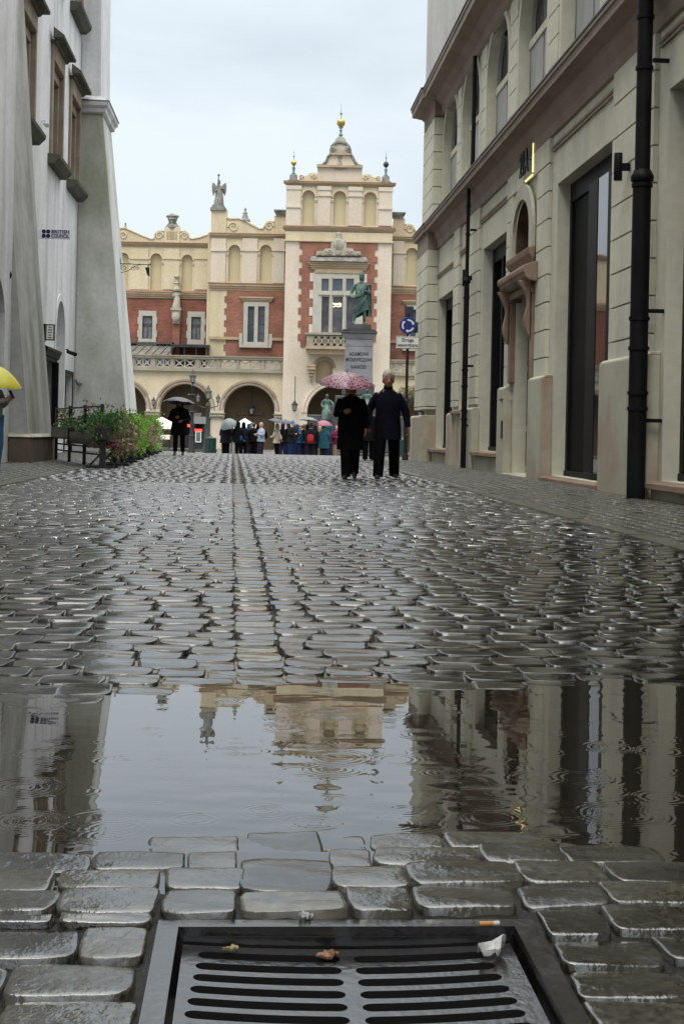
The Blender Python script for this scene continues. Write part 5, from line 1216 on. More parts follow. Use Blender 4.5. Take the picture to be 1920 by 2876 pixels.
# ------------------------------------------------------------------ tall centre
D = DR
xL, xR_ = XZ(4, 148, 1600, D)[0], XZ(4, 1210, 1600, D)[0]
zbr = XZ(4, 690, 1430, D)[1]
wa, wb = XZ(6, 350, 400, D)[0], XZ(6, 850, 400, D)[0]; wz0, wz1 = XZ(6, 597, 665, D)[1], XZ(4, 690, 1740, D)[1]
ac = XZ(6, 569, 1300, D)[0]; aR = 1.85*D/100*1.06; az = XZ(6, 569, 1190, D)[1]-aR
nX, nZ = XZ(6, 465, 1010, D); nr = 85/3.5636*D/F
q = MB(); plate_xz(q, [rect(xL, GZ-.3, xR_, zbr), rect(wa+.12, wz0+.05, wb-.12, wz1-.1), archpoly(ac-aR, ac+aR, GZ-.1, az, aR, 22), archpoly(nX-nr, nX+nr, XZ(6, 465, 1160, D)[1], nZ, nr, 14)], D, D+.9)
fin(q, 'tower_wall', 'pale')
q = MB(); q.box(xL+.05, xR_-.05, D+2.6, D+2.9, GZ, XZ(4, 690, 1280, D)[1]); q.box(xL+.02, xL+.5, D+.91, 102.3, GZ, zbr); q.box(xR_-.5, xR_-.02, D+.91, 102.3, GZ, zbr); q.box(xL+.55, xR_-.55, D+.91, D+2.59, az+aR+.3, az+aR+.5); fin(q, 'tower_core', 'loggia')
q = MB(); q.box(nX-nr-.1, nX+nr+.1, D+.4, D+.5, XZ(6, 465, 1170, D)[1], nZ+nr+.1); fin(q, 'blind_niche', 'moulding')
q = MB(); q.tube([(nX+(nr+.1)*math.cos(math.pi*j/16), D-.03, nZ+(nr+.1)*math.sin(math.pi*j/16)) for j in range(17)], .09, 6); fin(q, 'niche_surround', 'arch_stone')
q = MB(); q.tube([(ac+(aR+.1)*math.cos(math.pi*j/24), D-.02, az+(aR+.1)*math.sin(math.pi*j/24)) for j in range(25)], .1, 6); q.tube([(ac+(aR+.3)*math.cos(math.pi*j/24), D-.02, az+(aR+.3)*math.sin(math.pi*j/24)) for j in range(25)], .1, 6); fin(q, 'arch_moulding', 'pale', smooth=True)
a, b, c, d = RR(6, 215, 100, 960, 800, D); ba, bb = XZ(4, 315, 1600, D)[0], XZ(4, 1040, 1600, D)[0]
zlo = XZ(6, 230, 800, D)[1]
q = MB(); plate_xz(q, [jag(ba, bb, zlo, zbr-.01, .44, .20), rect(wa-.02, wz0-.3, wb+.02, wz1+.25)], D-.06, D-.003); fin(q, 'brick_wall', 'brick2')
# great window
def PX(x, y): return XZ(6, x, y, D)
cxw = PX(597, 400)[0]
cols = [(437,510),(548,646),(684,760)]
panes = []
for r0, r1 in ((118, 240), (296, 660)):
    for a_, b_ in cols: a, b, c, d = RR(6, a_, r0, b_, r1, D); panes.append((a, c, b, d))
f = MB(); plate_xz(f, [rect(wa, wz0, wb, wz1)]+[rect(*p) for p in panes], D-.14, D+.25); gw = fin(f, 'window', 'white_frame')
for i, (a, c, b, d) in enumerate(panes):
    g = MB(); g.box(a+.001, b-.001, D+.12, D+.14, c+.001, d-.001); fin(g, 'pane', 'glass_old' if i < 3 else 'curtain_glass2', gw)
g = MB()
for j in range(7):
    X, Z = PX(552+j*13, 362+9*abs(math.sin(j*1.9))); g.sphere((X, D+.10, Z), .05, 8, 6)
    X, Z = PX(558+j*12, 396-6*abs(math.sin(j*2.3))); g.sphere((X, D+.10, Z), .04, 8, 6)
fin(g, 'chandelier', 'chandelier', gw)
g = MB()
for a_, b_ in ((515, 543), (650, 680)): a, b, c, d = RR(6, a_, 100, b_, 662, D); g.tube([((a+b)/2, D-.17, c+.02), ((a+b)/2, D-.17, d)], .075, 8)
a, b, c, d = RR(6, 410, 246, 790, 290, D); g.box(a, b, D-.24, D-.141, c+.05, d-.05); fin(g, 'mullion', 'white_frame', gw)
for i in range(7):                                          # quoined jambs of the window
    z = wz0+(wz1-wz0)*i/7
    if i % 2 == 0: q = MB(); q.box(wa-.24, wa-.002, D-.10, D-.061, z, z+(wz1-wz0)/7); q.box(wb+.002, wb+.24, D-.10, D-.061, z, z+(wz1-wz0)/7); fin(q, 'jamb_block', 'pale', gw)
a, b, c, d = RR(4, 395, 1628, 970, 1705, D); q = MB(); band(q, a+.15, b-.15, D-.05, c, d, .3, 4); q.box(a+.35, b-.35, D-.2, D-.062, wz1+.003, c-.003); fin(q, 'window_cornice', 'moulding', gw)
a, b, c, d = RR(4, 383, 1572, 975, 1625, D); q = MB(); q.hexa([(a, D-.5, c), (b, D-.5, c), (b, D-.06, c), (a, D-.06, c)], [(a+.1, D-.45, c+.08), (b-.1, D-.45, c+.08), (b-.15, D-.06, d), (a+.15, D-.06, d)]); fin(q, 'hood', 'grey_stone', gw)
# coat of arms in pale carved stone
kk = D/F/3.5636
def A(x, y): return XZ(4, x, y, D)
q = MB(); plate_xz(q, [[A(*p) for p in ((455,1562),(460,1520),(530,1515),(540,1495),(600,1490),(606,1440),(605,1420),(640,1400),(650,1372),(650,1345),(678,1332),(705,1345),(712,1372),(720,1400),(755,1415),(758,1485),(820,1490),(832,1520),(900,1525),(905,1562))]], D-.22, D-.062)
for x, y, r, sg in ((555,1535,24,1),(590,1530,26,-1),(770,1535,26,1),(810,1535,24,-1),(490,1545,14,1),(880,1545,14,-1)): X, Z = A(x, y); volute(q, X, Z, r*kk, D-.2, sg, .06)
for x, y, r in ((680,1445,55),(676,1525,38),(682,1382,20),(682,1350,24),(630,1420,16),(735,1420,16)): X, Z = A(x, y); q.sphere((X, D-.22, Z), r*kk, 12, 8, (1,.35,1.0))
for j in range(3): X, Z = A(655+j*22, 1450); q.box(X-.04, X+.04, D-.40, D-.2, Z-.35, Z+.3)
fin(q, 'coat_of_arms', 'pale_stone', smooth=40)
# entablature
z0, z1 = XZ(4, 690, 1425, D)[1], XZ(4, 690, 1330, D)[1]; q = MB(); q.box(xL-.02, xR_+.02, D-.10, D+1, zbr+.002, z1); q.box(xL-.1, xR_+.1, D-.17, D+1, z0+.0, z0+.10); fin(q, 'frieze', 'cream')
z2 = XZ(4, 690, 1280, D)[1]; q = MB(); band(q, xL, xR_, D, z1+.003, z2-.08, .22, 4); fin(q, 'cornice', 'moulding'); q = MB(); q.box(xL-.23, xR_+.23, D-.26, D+1, z2-.08, z2); q.box(xL-.15, xR_+.15, D-.18, D+1, z2-.01, z2+.06); fin(q, 'coping', 'tilecap')
# attic with three niches
zt = XZ(4, 690, 872, D)[1]; aL, aRr = XZ(4, 155, 1100, D)[0], XZ(4, 1215, 1100, D)[0]
niche_row(D, aL, aRr, z2+.05, zt, [RR(4, 315, 906, 440, 1255, D), RR(4, 626, 914, 752, 1260, D), RR(4, 932, 924, 1056, 1265, D)], mt='pale', back=.3)
q = MB(); q.box(aL+.05, aRr-.05, D+.37, D+.9, z2+.05, zt); fin(q, 'attic_back', 'cream')
q = MB()
for x0, x1, cap in ((155,300,1070),(470,600,955),(778,912,960),(1080,1215,1088)):
    q = MB(); a, b, c, d = RR(4, x0, 880, x1, 1265, D); q.box(a, b, D-.14, D-.003, c, d); zc = XZ(4, (x0+x1)/2, cap, D)[1]; q.box(a-.05, b+.05, D-.22, D-.13, zc-.10, zc+.03)
    q.box(a-.04, b+.04, D-.2, D-.13, zt-.28, zt); fin(q, 'pilaster', 'pale')
z3 = XZ(4, 690, 826, D)[1]; q = MB(); band(q, aL+.05, aRr-.05, D, zt+.003, z3-.06, .26, 4); fin(q, 'cornice', 'moulding'); q = MB(); q.box(aL-.22, aRr+.22, D-.28, D+.9, z3-.06, z3); fin(q, 'coping', 'tilecap')
# gable
q = MB(); plate_xz(q, [[A(*p) for p in ((467,826),(467,675),(462,662),(520,652),(555,620),(570,575),(596,550),(600,500),(612,462),(640,430),(645,395),(668,376),(730,378),(752,395),(758,432),(785,470),(796,505),(798,550),(822,575),(840,620),(872,655),(920,672),(915,685),(915,830))]], D+.0, D+.7); fin(q, 'gable', 'pale')
q = MB(); q.tube([(x, D-.04, z) for x, z in [A(*p) for p in ((462,662),(520,652),(555,620),(570,575),(596,550))]], .10, 6); q.tube([(x, D-.04, z) for x, z in [A(*p) for p in ((798,550),(822,575),(840,620),(872,655),(920,672))]], .10, 6)
q.tube([(x, D-.04, z) for x, z in [A(*p) for p in ((602,545),(604,500),(616,465),(645,435),(690,425),(750,437),(782,470),(793,505),(796,545))]], .11, 6); fin(q, 'scroll_moulding', 'grey_stone', smooth=True)
a, b, c, d = RR(4, 590, 540, 803, 556, D); q = MB(); q.box(a, b, D-.2, D-.003, c, d); a, b, c, d = RR(4, 462, 660, 920, 682, D); q.box(a, b, D-.22, D-.003, c, d); fin(q, 'gable_moulding', 'moulding')
a, b, c, d = RR(4, 612, 440, 785, 540, D); q = MB(); q.sphere(((a+b)/2, D-.0, c+.05), (b-a)/2*.9, 16, 8, (1,.15,1.1)); q.v = [(x, y, max(z, c)) for x, y, z in q.v]
for sx in (-1, 1): volute(q, (a+b)/2+sx*.42, c+.36, .14, D-.1, sx, .035)
a, b, c, d = RR(4, 640, 372, 758, 436, D); q.prism([(a, c), (b, c), (b-.08, c+.2), (b-.25, d), (a+.25, d), (a+.08, c+.2)], D-.12, D-.003, 'y'); fin(q, 'carved_shell', 'pale_stone', smooth=40)
vs, fs = text('S', .85, .05, bold=.012); X, Z = A(692, 615); q = MB(); q.add(vs, fs, lambda x, y, z: (X+x*.8, D-.03+z, Z-.06+y*1.0)); q.box(X-.16, X+.16, D-.05, D-.003, Z+.26, Z+.29)
for j in range(3): q.prism([(X-.15+j*.1, Z+.28), (X-.05+j*.1, Z+.28), (X-.10+j*.1, Z+.36)], D-.05, D-.003, 'y')
fin(q, 'carved_letter', 'arch_stone')
a, b, c, d = RR(4, 600, 672, 790, 700, D); q = MB(); q.tube([(a, D-.05, d), (a+.3, D-.05, c+.05), ((a+b)/2, D-.05, c), (b-.3, D-.05, c+.05), (b, D-.05, d)], .035, 6); fin(q, 'festoon', 'moulding')
# side scrolls on the top cornice
for m in (False, True):
    q = MB(); pts = [(285,826),(285,775),(305,748),(330,770),(360,762),(395,735),(440,732),(467,745),(467,826)]
    if m: pts = [(2*690-x+2, y+12) for x, y in pts]
    plate_xz(q, [[A(*p) for p in pts]], D-.05, D+.3)
    for x, y, r, sg in ((305,775,22,1),(435,770,24,-1)):
        if m: x, y, sg = 2*690-x+2, y+12, -sg
        X, Z = A(x, y); volute(q, X, Z, r*kk, D-.02, sg, .07)
    fin(q, 'crest_scroll', 'cream', smooth=40)
def spire(x, ybase, pts, mlist, y=D+.3):
    X, Z = A(x, ybase); n = None
    for seg, mt, nm in mlist:
        q = MB(); q.lathe([(r*kk, (ybase-yy)*kk) for r, yy in seg], (X, y, Z), 14)
        o = fin(q, nm, mt, n, smooth=40); n = n or o
spire(700, 378, None, [([(30,378),(32,372),(18,366),(12,352),(24,346),(22,338),(10,330),(8,310),(18,302),(16,296),(7,290),(8,280),(24,274),(24,266),(12,262)], 'verdigris', 'spire'),
    ([(3,263),(25,258),(38,244),(42,222),(38,200),(25,186),(4,180)], 'gold', 'gilded_ball'), ([(6,180),(4,165),(3,142),(12,136),(14,128),(10,120),(3,113),(2,70),(1,30)], 'verdigris', 'spire_tip')])
for m, dx, dy in ((False, 0, 0), (True, 924, 18)):
    spire(226+dx, 825+dy, None, [([(60,825+dy),(62,800+dy),(40,795+dy),(38,745+dy),(30,740+dy)], 'grey_stone', 'spire_base'), ([(18,740+dy),(22,728+dy),(10,720+dy),(14,690+dy),(18,672+dy),(8,664+dy),(7,655+dy)], 'verdigris', 'spire'),
        ([(4,654+dy),(20,646+dy),(29,622+dy),(20,600+dy),(4,592+dy)], 'gold' if not m else 'iron', 'ball'), ([(4,592+dy),(3,566+dy),(8,560+dy),(9,554+dy),(3,546+dy),(2,520+dy),(1,485+dy)], 'verdigris', 'spire_tip')])
# balcony
a, b, c, d = RR(6, 275, 672, 919, 692, D); q = MB(); q.box(a, b, D-1.1, D-.07, c, d); fin(q, 'balcony_rail', 'balu_stone')
a, b, c, d = RR(6, 290, 700, 905, 806, D); n = 10; w = (b-a)/n; hol = []
for i in range(n):
    x0, x1 = a+i*w+.05, a+(i+1)*w-.05; xm, zm = (x0+x1)/2, (c+d)/2; hw, hz = (x1-x0)/2, (d-c)/2-.06
    if i in (0, n-1): continue
    hol += [[(xm-hw*.9, zm-hz), (xm+hw*.9, zm-hz), (xm+.02, zm-.12), (xm-.02, zm-.12)], [(xm-.02, zm+.12), (xm+.02, zm+.12), (xm+hw*.9, zm+hz), (xm-hw*.9, zm+hz)], [(xm-hw, zm-hz*.8), (xm-.08, zm), (xm-hw, zm+hz*.8)], [(xm+hw, zm+hz*.8), (xm+.08, zm), (xm+hw, zm-hz*.8)]]
q = MB(); plate_xz(q, [rect(a, c, b, d)]+hol, D-1.0, D-.85); fin(q, 'balcony_panel', 'balu_stone')
a, b, c, d = RR(6, 280, 808, 914, 832, D); q = MB(); q.box(a, b, D-1.15, D-.07, c, d); q.box(a+.2, b-.2, D-.9, D-.07, c-.35, c-.005); fin(q, 'balcony_floor', 'moulding')
for x in (335, 804):
    a, b, c, d = RR(6, x-38, 1000, x+38, 1165, D); q = MB()
    for i in range(5): z = d-(d-c)*i/5; q.box(a+.06*i, b-.06*i, D-.9+.16*i, D-.003, z-(d-c)/5+.02, z)
    q.box(a-.04, b+.04, D-.95, D-.003, d+.003, d+.12); fin(q, 'balcony_console', 'moulding')
# lantern on the tower pier
X, Z = XZ(6, 168, 1395, D-.5); q = MB(); lantern(q, X, D-.5, Z, .95); q.tube([(X, D-.5, Z+.5), (X, D-.5, Z+2.1), (X, D+.1, Z+2.1)], .025, 6); l = fin(q, 'hanging_lantern', 'iron'); q = MB(); lantern_glass(q, X, D-.5, Z, .95); fin(q, 'lantern_glass', 'lamp_glass', l)
# ------------------------------------------------------------------ stone statues on the hall
def robed(label, pos, h, mt, name='stone_statue', wings=False, group=None, rotz=0.0):
    o = thing(name, label, 'statue', pos, rotz, group); k = h/2.0
    q = MB(); q.loft([(0,0,0,.40,.34),(0,0,.08,.40,.34),(0,0,.09,.36,.3),(0,0,.3,.34,.28),(.04,0,.6,.30,.25),(.05,0,.9,.27,.22),(.02,0,1.1,.24,.2),(0,0,1.3,.25,.19),(0,.0,1.42,.24,.15),(0,0,1.5,.13,.11),(0,-.01,1.56,.07,.07),(0,-.02,1.62,.10,.11),(0,-.02,1.74,.115,.125),(0,-.02,1.85,.09,.10),(0,-.02,1.9,.03,.03)], 14, fold=.09, seed=3)
    q.tube([(-.22,0,1.4),(-.32,-.05,1.15),(-.15,-.22,1.05)], [.075,.07,.05], 8); q.tube([(.22,0,1.4),(.34,-.02,1.2),(.2,-.2,1.25)], [.075,.07,.05], 8)
    q.v = [(x*k, y*k, z*k) for x, y, z in q.v]; q.build('body', mt, o, smooth=50)
    if wings:
        for sx in (-1, 1):
            q = MB(); plate_xz(q, [[(sx*x*k, z*k) for x, z in ((.10,1.35),(.30,1.62),(.46,1.72),(.52,1.5),(.50,1.1),(.42,.75),(.34,.9),(.24,1.05),(.12,1.15))]], .16*k, .24*k); q.build('wing', mt, o, bevel=.02)
        q = MB(); q.tube([(-.12*k,-.2*k,1.1*k), (-.02*k,-.1*k,2.15*k)], .04*k, 6); q.sphere((-.02*k,-.1*k,2.2*k), .09*k, 8, 6); q.build('raised_staff', mt, o, smooth=40)
    return o
a, b, c, d = RR(3, 870, 130, 970, 398, DM); robed('weathered winged stone figure on the tall corner pillar of the hall', ((a+b)/2, DM+.4, c), (d-c)*.93, 'grey_stone', wings=True)
a, b, c, d = RR(3, 528, 1035, 575, 1305, DW-.5); robed('slender pale stone figure on a bracket against the brick wall', ((a+b)/2, DW-.45, c), (d-c)*.72, 'pale_stone')
q = MB(); xm = (a+b)/2; tz = XZ(3, 550, 1150, DW-.5)[1]
o = thing('statue_canopy', 'small carved stone canopy above the pale wall figure', 'ornament', (xm, DW-.4, tz), 0)
MB().lathe([(.28,.0),(.3,.1),(.2,.2),(.16,.5),(.24,.55),(.12,.62),(.1,.85),(.2,.95),(.24,1.05),(.05,1.15)], (0,0,0), 8).build('spirelet', 'pale_stone', o, smooth=40)
MB().box(-.2, .2, .0, .39, -.08, -.003).build('canopy_base', 'pale_stone', o)
a, b, c, d = RR(3, 505, 1305, 595, 1440, DW-.4); o = thing('stone_bracket', 'carved stone wall bracket carrying the pale figure', 'bracket', ((a+b)/2, DW-.4, c), 0); hw = (b-a)/2; H_ = d-c
q = MB(); q.hexa([(-hw*.62,-.2,0),(hw*.62,-.2,0),(hw*.62,.39,0),(-hw*.62,.39,0)], [(-hw*.85,-.42,H_*.85),(hw*.85,-.42,H_*.85),(hw*.85,.39,H_*.85),(-hw*.85,.39,H_*.85)]); q.box(-hw, hw, -.5, .39, H_*.855, H_); q.sphere((0,-.36,H_*.45), .3, 10, 6, (1,.4,1.2)); q.build('corbel', 'pale_stone', o)
# ------------------------------------------------------------------ monument
mp = at(1005, 1270, 75); MZ = plaza_z(75)
def mx(u, v, d=75): p = at(u, v, d); return p.x, p.z
cxm = (mx(968, 990)[0]+mx(1046, 990)[0])/2
mo = thing('monument', 'grey granite pedestal topped by a green bronze man in a long cloak, before the hall', 'monument', (cxm, 75, MZ), 0)
def mz(v, u=1005): return mx(u, v)[1]-MZ
hw = 1.5/2
q = MB(); zt = mz(975); zb = mz(1085)
q.hexa([(-hw*1.03,-hw*1.03,zb),(hw*1.03,-hw*1.03,zb),(hw*1.03,hw*1.03,zb),(-hw*1.03,hw*1.03,zb)], [(-hw*.98,-hw*.98,zt),(hw*.98,-hw*.98,zt),(hw*.98,hw*.98,zt),(-hw*.98,hw*.98,zt)]); q.build('pedestal', 'granite', mo, bevel=.02)
q = MB(); z1 = mz(940); z2 = mz(925)
q.box(-hw*1.0, hw*1.0, -hw*1.0, hw*1.0, zt+.003, zt+.06); q.box(-hw*.96, hw*.96, -hw*.96, hw*.96, zt+.063, mz(955)); q.hexa([(-hw*1.0,-hw*1.0,mz(955)+.003),(hw*1.0,-hw*1.0,mz(955)+.003),(hw*1.0,hw*1.0,mz(955)+.003),(-hw*1.0,hw*1.0,mz(955)+.003)], [(-hw*1.2,-hw*1.2,z1),(hw*1.2,-hw*1.2,z1),(hw*1.2,hw*1.2,z1),(-hw*1.2,hw*1.2,z1)])
q.build('pedestal_neck', 'granite', mo, bevel=.015)
q = MB(); q.box(-hw*1.28, hw*1.28, -hw*1.28, hw*1.28, z1+.003, z1+.14); q.box(-hw*1.2, hw*1.2, -hw*1.2, hw*1.2, z1+.143, z1+.22); q.box(-hw*.85, hw*.85, -hw*.85, hw*.85, z1+.223, z1+.52); q.build('cap', 'granite_dark', mo, bevel=.03, seg=2)
q = MB(); z = zb; w = hw*1.03
for i in range(3): q.box(-w*1.12-.35*i, w*1.12+.35*i, -w*1.12-.35*i, w*1.12+.35*i, z-.5-(.55*i), z-.003-(.55*i) if i else z-.003)
q.box(-2.6, 2.6, -2.6, 2.6, .3, max(.35, z-1.62)); q.box(-3.4, 3.4, -3.4, 3.4, 0, .28); q.build('stepped_base', 'granite_dark', mo, bevel=.03)
for tx, v, wid in (('ADAMOWI', 997, 1.02), ('MICKIEWICZOWI', 1013, 1.38), ('NARÓD', 1033, .82)):
    vs, fs = text(tx, .27, .01, bold=.004); ww = max(a[0] for a in vs)-min(a[0] for a in vs); zc = mz(v); q = MB()
    yf = -(hw*.98+(hw*.05)*(zt-zc)/(zt-zb))-.006
    q.add(vs, fs, lambda x, y, z: (x*wid/ww, yf+z, zc+y)); q.build('inscription', 'black_letters', mo)
# bronze man
B0 = z1+.52
def bronze_man():
    k = (mz(757)-B0)/2.06; ox = .04
    V = [(0,0,1.0),(0,0,1.15),(0,.01,1.36),(0,.02,1.5),(.01,.0,1.60),(.02,-.02,1.68)]
    R_ = [(.15,.12),(.14,.11),(.17,.12),(.11,.08),(.065,.065),(.06,.06)]; E_ = [(i, i+1) for i in range(5)]
    def chain(pts, rad, root):
        b = len(V); V.extend(pts); R_.extend(rad); E_.append((root, b)); E_.extend([(b+i, b+i+1) for i in range(len(pts)-1)])
    chain([(-.10,0,.95),(-.16,-.03,.72),(-.19,-.08,.52),(-.23,-.05,.28),(-.25,-.06,.10),(-.29,-.2,.05)], [.11,.10,.078,.07,.05,.04], 0)
    chain([(.10,0,.95),(.12,0,.72),(.13,-.01,.5),(.14,.05,.28),(.15,.08,.10),(.19,-.07,.05)], [.11,.10,.075,.07,.05,.04], 0)
    chain([(-.21,.02,1.48),(-.31,.03,1.32),(-.37,.0,1.15),(-.33,-.10,1.03),(-.24,-.15,.98),(-.18,-.17,.96)], [.085,.075,.065,.06,.045,.045], 3)
    chain([(.21,.02,1.48),(.29,.0,1.32),(.31,-.08,1.20),(.20,-.2,1.22),(.10,-.22,1.25)], [.08,.075,.065,.055,.045], 3)
    vs, fs = skin_mesh(V, E_, R_, 0, 2); q = MB(); q.add(vs, fs)
    hz = 1.66
    q.loft([(.02,-.045,hz,.03,.03),(.02,-.03,hz+.05,.07,.075),(.02,-.02,hz+.12,.09,.105),(.02,-.015,hz+.2,.092,.11),(.02,-.01,hz+.27,.07,.085),(.02,-.01,hz+.31,.02,.02)], 12)
    q.sphere((.02,-.135,hz+.10), .022, 8, 6)
    q.loft([(.02,.03,hz-.02,.085,.06),(.02,.03,hz+.08,.10,.085),(.02,.02,hz+.2,.104,.105),(.02,.012,hz+.27,.085,.095),(.02,.0,hz+.325,.035,.045)], 14, fold=.10, seed=4)
    q.v = [((x+ox)*k, y*k, B0+z*k) for x, y, z in q.v]
    b = q.build('bronze_figure', 'bronze', mo, smooth=True)
    # coat, drape swept from the left hip to the right knee, cloak behind
    q = MB(); q.loft([(-.02,.0,.98,.22,.165),(0,0,1.12,.20,.15),(0,.0,1.3,.225,.155),(0,.01,1.44,.23,.135),(0,.01,1.52,.17,.10),(.01,.0,1.60,.09,.085)], 18, fold=.07, seed=5); 
    n = 26; rings = 12
    vs = []; 
    for i in range(rings):
        f = i/(rings-1)
        for j in range(n):
            w = 2*math.pi*j/n
            zt_ = 1.14+.10*math.cos(w); zl = .40+.17*math.cos(w)-.05*math.sin(w)
            z_ = zt_*(1-f)+zl*f
            rx = (.20*(1-f)+.30*f)*(1+.08*math.sin(7*w+5*z_+f*2)); ry = (.155*(1-f)+.21*f)*(1+.08*math.sin(7*w+5*z_+f*2))
            vs.append((-.02+.03*f+rx*math.cos(w), ry*math.sin(w), z_))
    fs = [(i*n+j, i*n+(j+1) % n, (i+1)*n+(j+1) % n, (i+1)*n+j) for i in range(rings-1) for j in range(n)]; q.add(vs, fs)
    for j in range(6):                                   # thick diagonal folds
        f = j/5; q.tube([(.24-.06*f,-.12-.03*f,1.14-.06*f), (.14-.12*f,-.20,.92-.06*f), (-.02-.16*f,-.22,.66-.02*f), (-.18-.10*f,-.20,.44+.06*f)], [.02,.03,.028,.015], 6)
    for j in range(4): q.tube([(-.20,-.12,1.07-.02*j), (-.05,-.20,1.04+.02*j), (.10,-.2,1.15+.025*j)], [.02,.022,.02], 6)
    q.v = [((x+ox)*k, y*k, B0+z*k) for x, y, z in q.v]; q.build('drapery', 'bronze', mo, smooth=True)
    q = MB(); vs = []; m_ = 14; nn = 18
    for sheet in (0, .05):
        for i in range(m_):
            f = i/(m_-1)
            for j in range(nn):
                g = j/(nn-1); x = .30-.44*g+(.16*(1-g))*f; x = .02+(.34+.06*f)*(1-g)*1.0-.10*g; y = .10+sheet+.07*math.sin(g*14+f*1.5)*(.3+.7*f)+.05*f-.22*(1-g)**3*(1-.3*f)
                z_ = 1.50-(1.50-(.30+.10*g))*f; vs.append((x, y, z_))
    fs = []
    for s_ in (0, 1):
        b0 = s_*m_*nn; fs += [(b0+i*nn+j, b0+i*nn+j+1, b0+(i+1)*nn+j+1, b0+(i+1)*nn+j) for i in range(m_-1) for j in range(nn-1)]
    q.add(vs, fs); q.v = [((x+ox)*k, y*k, B0+z*k) for x, y, z in q.v]; q.build('cloak', 'bronze', mo, smooth=True)
    q = MB(); q.loft([(0,0,0,.36,.30),(0,0,.05,.34,.28)], 12); q.v = [((x+ox)*k, y*k, B0-.03+z*k) for x, y, z in q.v]; q.build('bronze_base', 'bronze', mo)
bronze_man()
def seated(label, u, v_top, v_bot, flip=1):
    x, zt_ = mx(u, v_top, 72.6); zb_ = mx(u, v_bot, 72.6)[1]; o = thing('bronze_statue', label, 'statue', (x, 72.6, zb_), 0); k = (zt_-zb_)/1.4
    V = [(0,.05,.5),(0,.06,.7),(0,.04,.92),(0,.02,1.06),(.01*flip,-.02,1.15)]; R_ = [.17,.15,.17,.10,.06]; E_ = [(0,1),(1,2),(2,3),(3,4)]
    def chain(pts, rad, root):
        b = len(V); V.extend(pts); R_.extend(rad); E_.append((root, b)); E_.extend([(b+i, b+i+1) for i in range(len(pts)-1)])
    chain([(-.1,-.1,.5),(-.13,-.32,.5),(-.14,-.34,.2),(-.14,-.42,.05)], [.11,.085,.065,.04], 0); chain([(.1,-.1,.5),(.15,-.34,.48),(.17,-.38,.2),(.18,-.46,.05)], [.11,.085,.065,.04], 0)
    chain([(-.2,.02,1.02),(-.28,-.08,.82),(-.2,-.26,.7),(-.1,-.3,.66)], [.08,.07,.055,.04], 3); chain([(.2,.02,1.02),(.32*1,-.1,.9),(.36,-.28,.82),(.40,-.36,.80)], [.08,.07,.055,.04], 3)
    vs, fs = skin_mesh(V, E_, R_, 0, 1); q = MB(); q.add(vs, fs)
    q.loft([(.01,-.06,1.15,.03,.03),(.01,-.04,1.2,.07,.075),(.01,-.03,1.28,.085,.10),(.01,-.02,1.36,.07,.085),(.01,-.02,1.40,.02,.02)], 10); q.v = [(a*k*flip, b*k, c*k) for a, b, c in q.v]; q.build('body', 'bronze', o, smooth=True)
    q = MB(); q.loft([(0,-.22,.02,.30,.30),(0,-.2,.25,.27,.28),(0,-.15,.48,.24,.26),(0,.0,.62,.20,.18),(0,.05,.85,.20,.15),(0,.04,1.02,.20,.12),(0,.03,1.08,.1,.08)], 18, fold=.16, seed=8); q.v = [(a*k*flip, b*k, c*k) for a, b, c in q.v]; q.build('robe', 'bronze', o, smooth=True)
    q = MB(); q.box(-.34*k, .34*k, -.3*k, .35*k, zb_*0-(zb_-MZ)+.3, .06); q.build('plinth', 'granite_dark', o, bevel=.03); return o
seated('seated green bronze woman at the foot of the pedestal, left of the pink umbrella\'s shaft', 918, 1107, 1180)
seated('seated green bronze figure glimpsed between the walking couple', 1031, 1092, 1165, -1)

# ------------------------------------------------------------------ lamps, bins, stalls
d = 66; x, _, _ = at(540, 1150, d); gz = plaza_z(d)
o = thing('street_lamp', 'tall dark cast-iron lantern post behind the man with the black umbrella', 'lamp post', (x, d, gz), 0)
H_ = at(540, 1080, d).z-gz
q = MB(); q.lathe([(.20,0),(.20,.25),(.14,.35),(.13,.9),(.09,1.0),(.085,H_*.6),(.07,H_*.62),(.06,H_-.1),(.09,H_-.06),(.05,H_)], (0,0,0), 12)
for z in (1.0, H_*.62, H_-.5): q.lathe([(.12,z-.05),(.14,z),(.12,z+.05)], (0,0,0), 12)
q.tube([(-.13,0,H_-.55),(.13,0,H_-.55)], .03, 6); q.sphere((-.16,0,H_-.52), .08, 8, 6); q.build('post', 'iron', o, smooth=40)
q = MB(); s = (at(540, 1037, d).z-at(540, 1080, d).z)/.98; lantern(q, 0, 0, H_+.42*s, s); q.build('lantern', 'iron_green', o); q = MB(); lantern_glass(q, 0, 0, H_+.42*s, s); q.build('lantern_glass', 'lamp_glass', o)
d = 80; x, _, _ = at(584, 1150, d); gz = plaza_z(d); o = thing('street_lamp', 'green three-armed candelabra lamp post in front of the arcade pier', 'lamp post', (x, d, gz), 0)
H_ = at(584, 1130, d).z-gz
q = MB(); q.lathe([(.26,0),(.26,.3),(.18,.4),(.15,1.1),(.11,1.2),(.09,H_-.3),(.16,H_-.2),(.1,H_)], (0,0,0), 12)
for sx in (-1, 1): q.tube([(0,0,H_-.35),(sx*.3,0,H_-.28),(sx*.56,0,H_-.2),(sx*.58,0,H_-.05)], [.035,.03,.03,.03], 6)
q.build('post', 'iron_green', o, smooth=40)
for sx, s, z in ((-1,.6,H_+.2),(1,.6,H_+.2),(0,.95,H_+.48)):
    q = MB(); lantern(q, sx*.58, 0, z, s); l = q.build('lantern', 'iron_green', o); q = MB(); lantern_glass(q, sx*.58, 0, z, s); q.build('lantern_glass', 'lamp_glass', l)
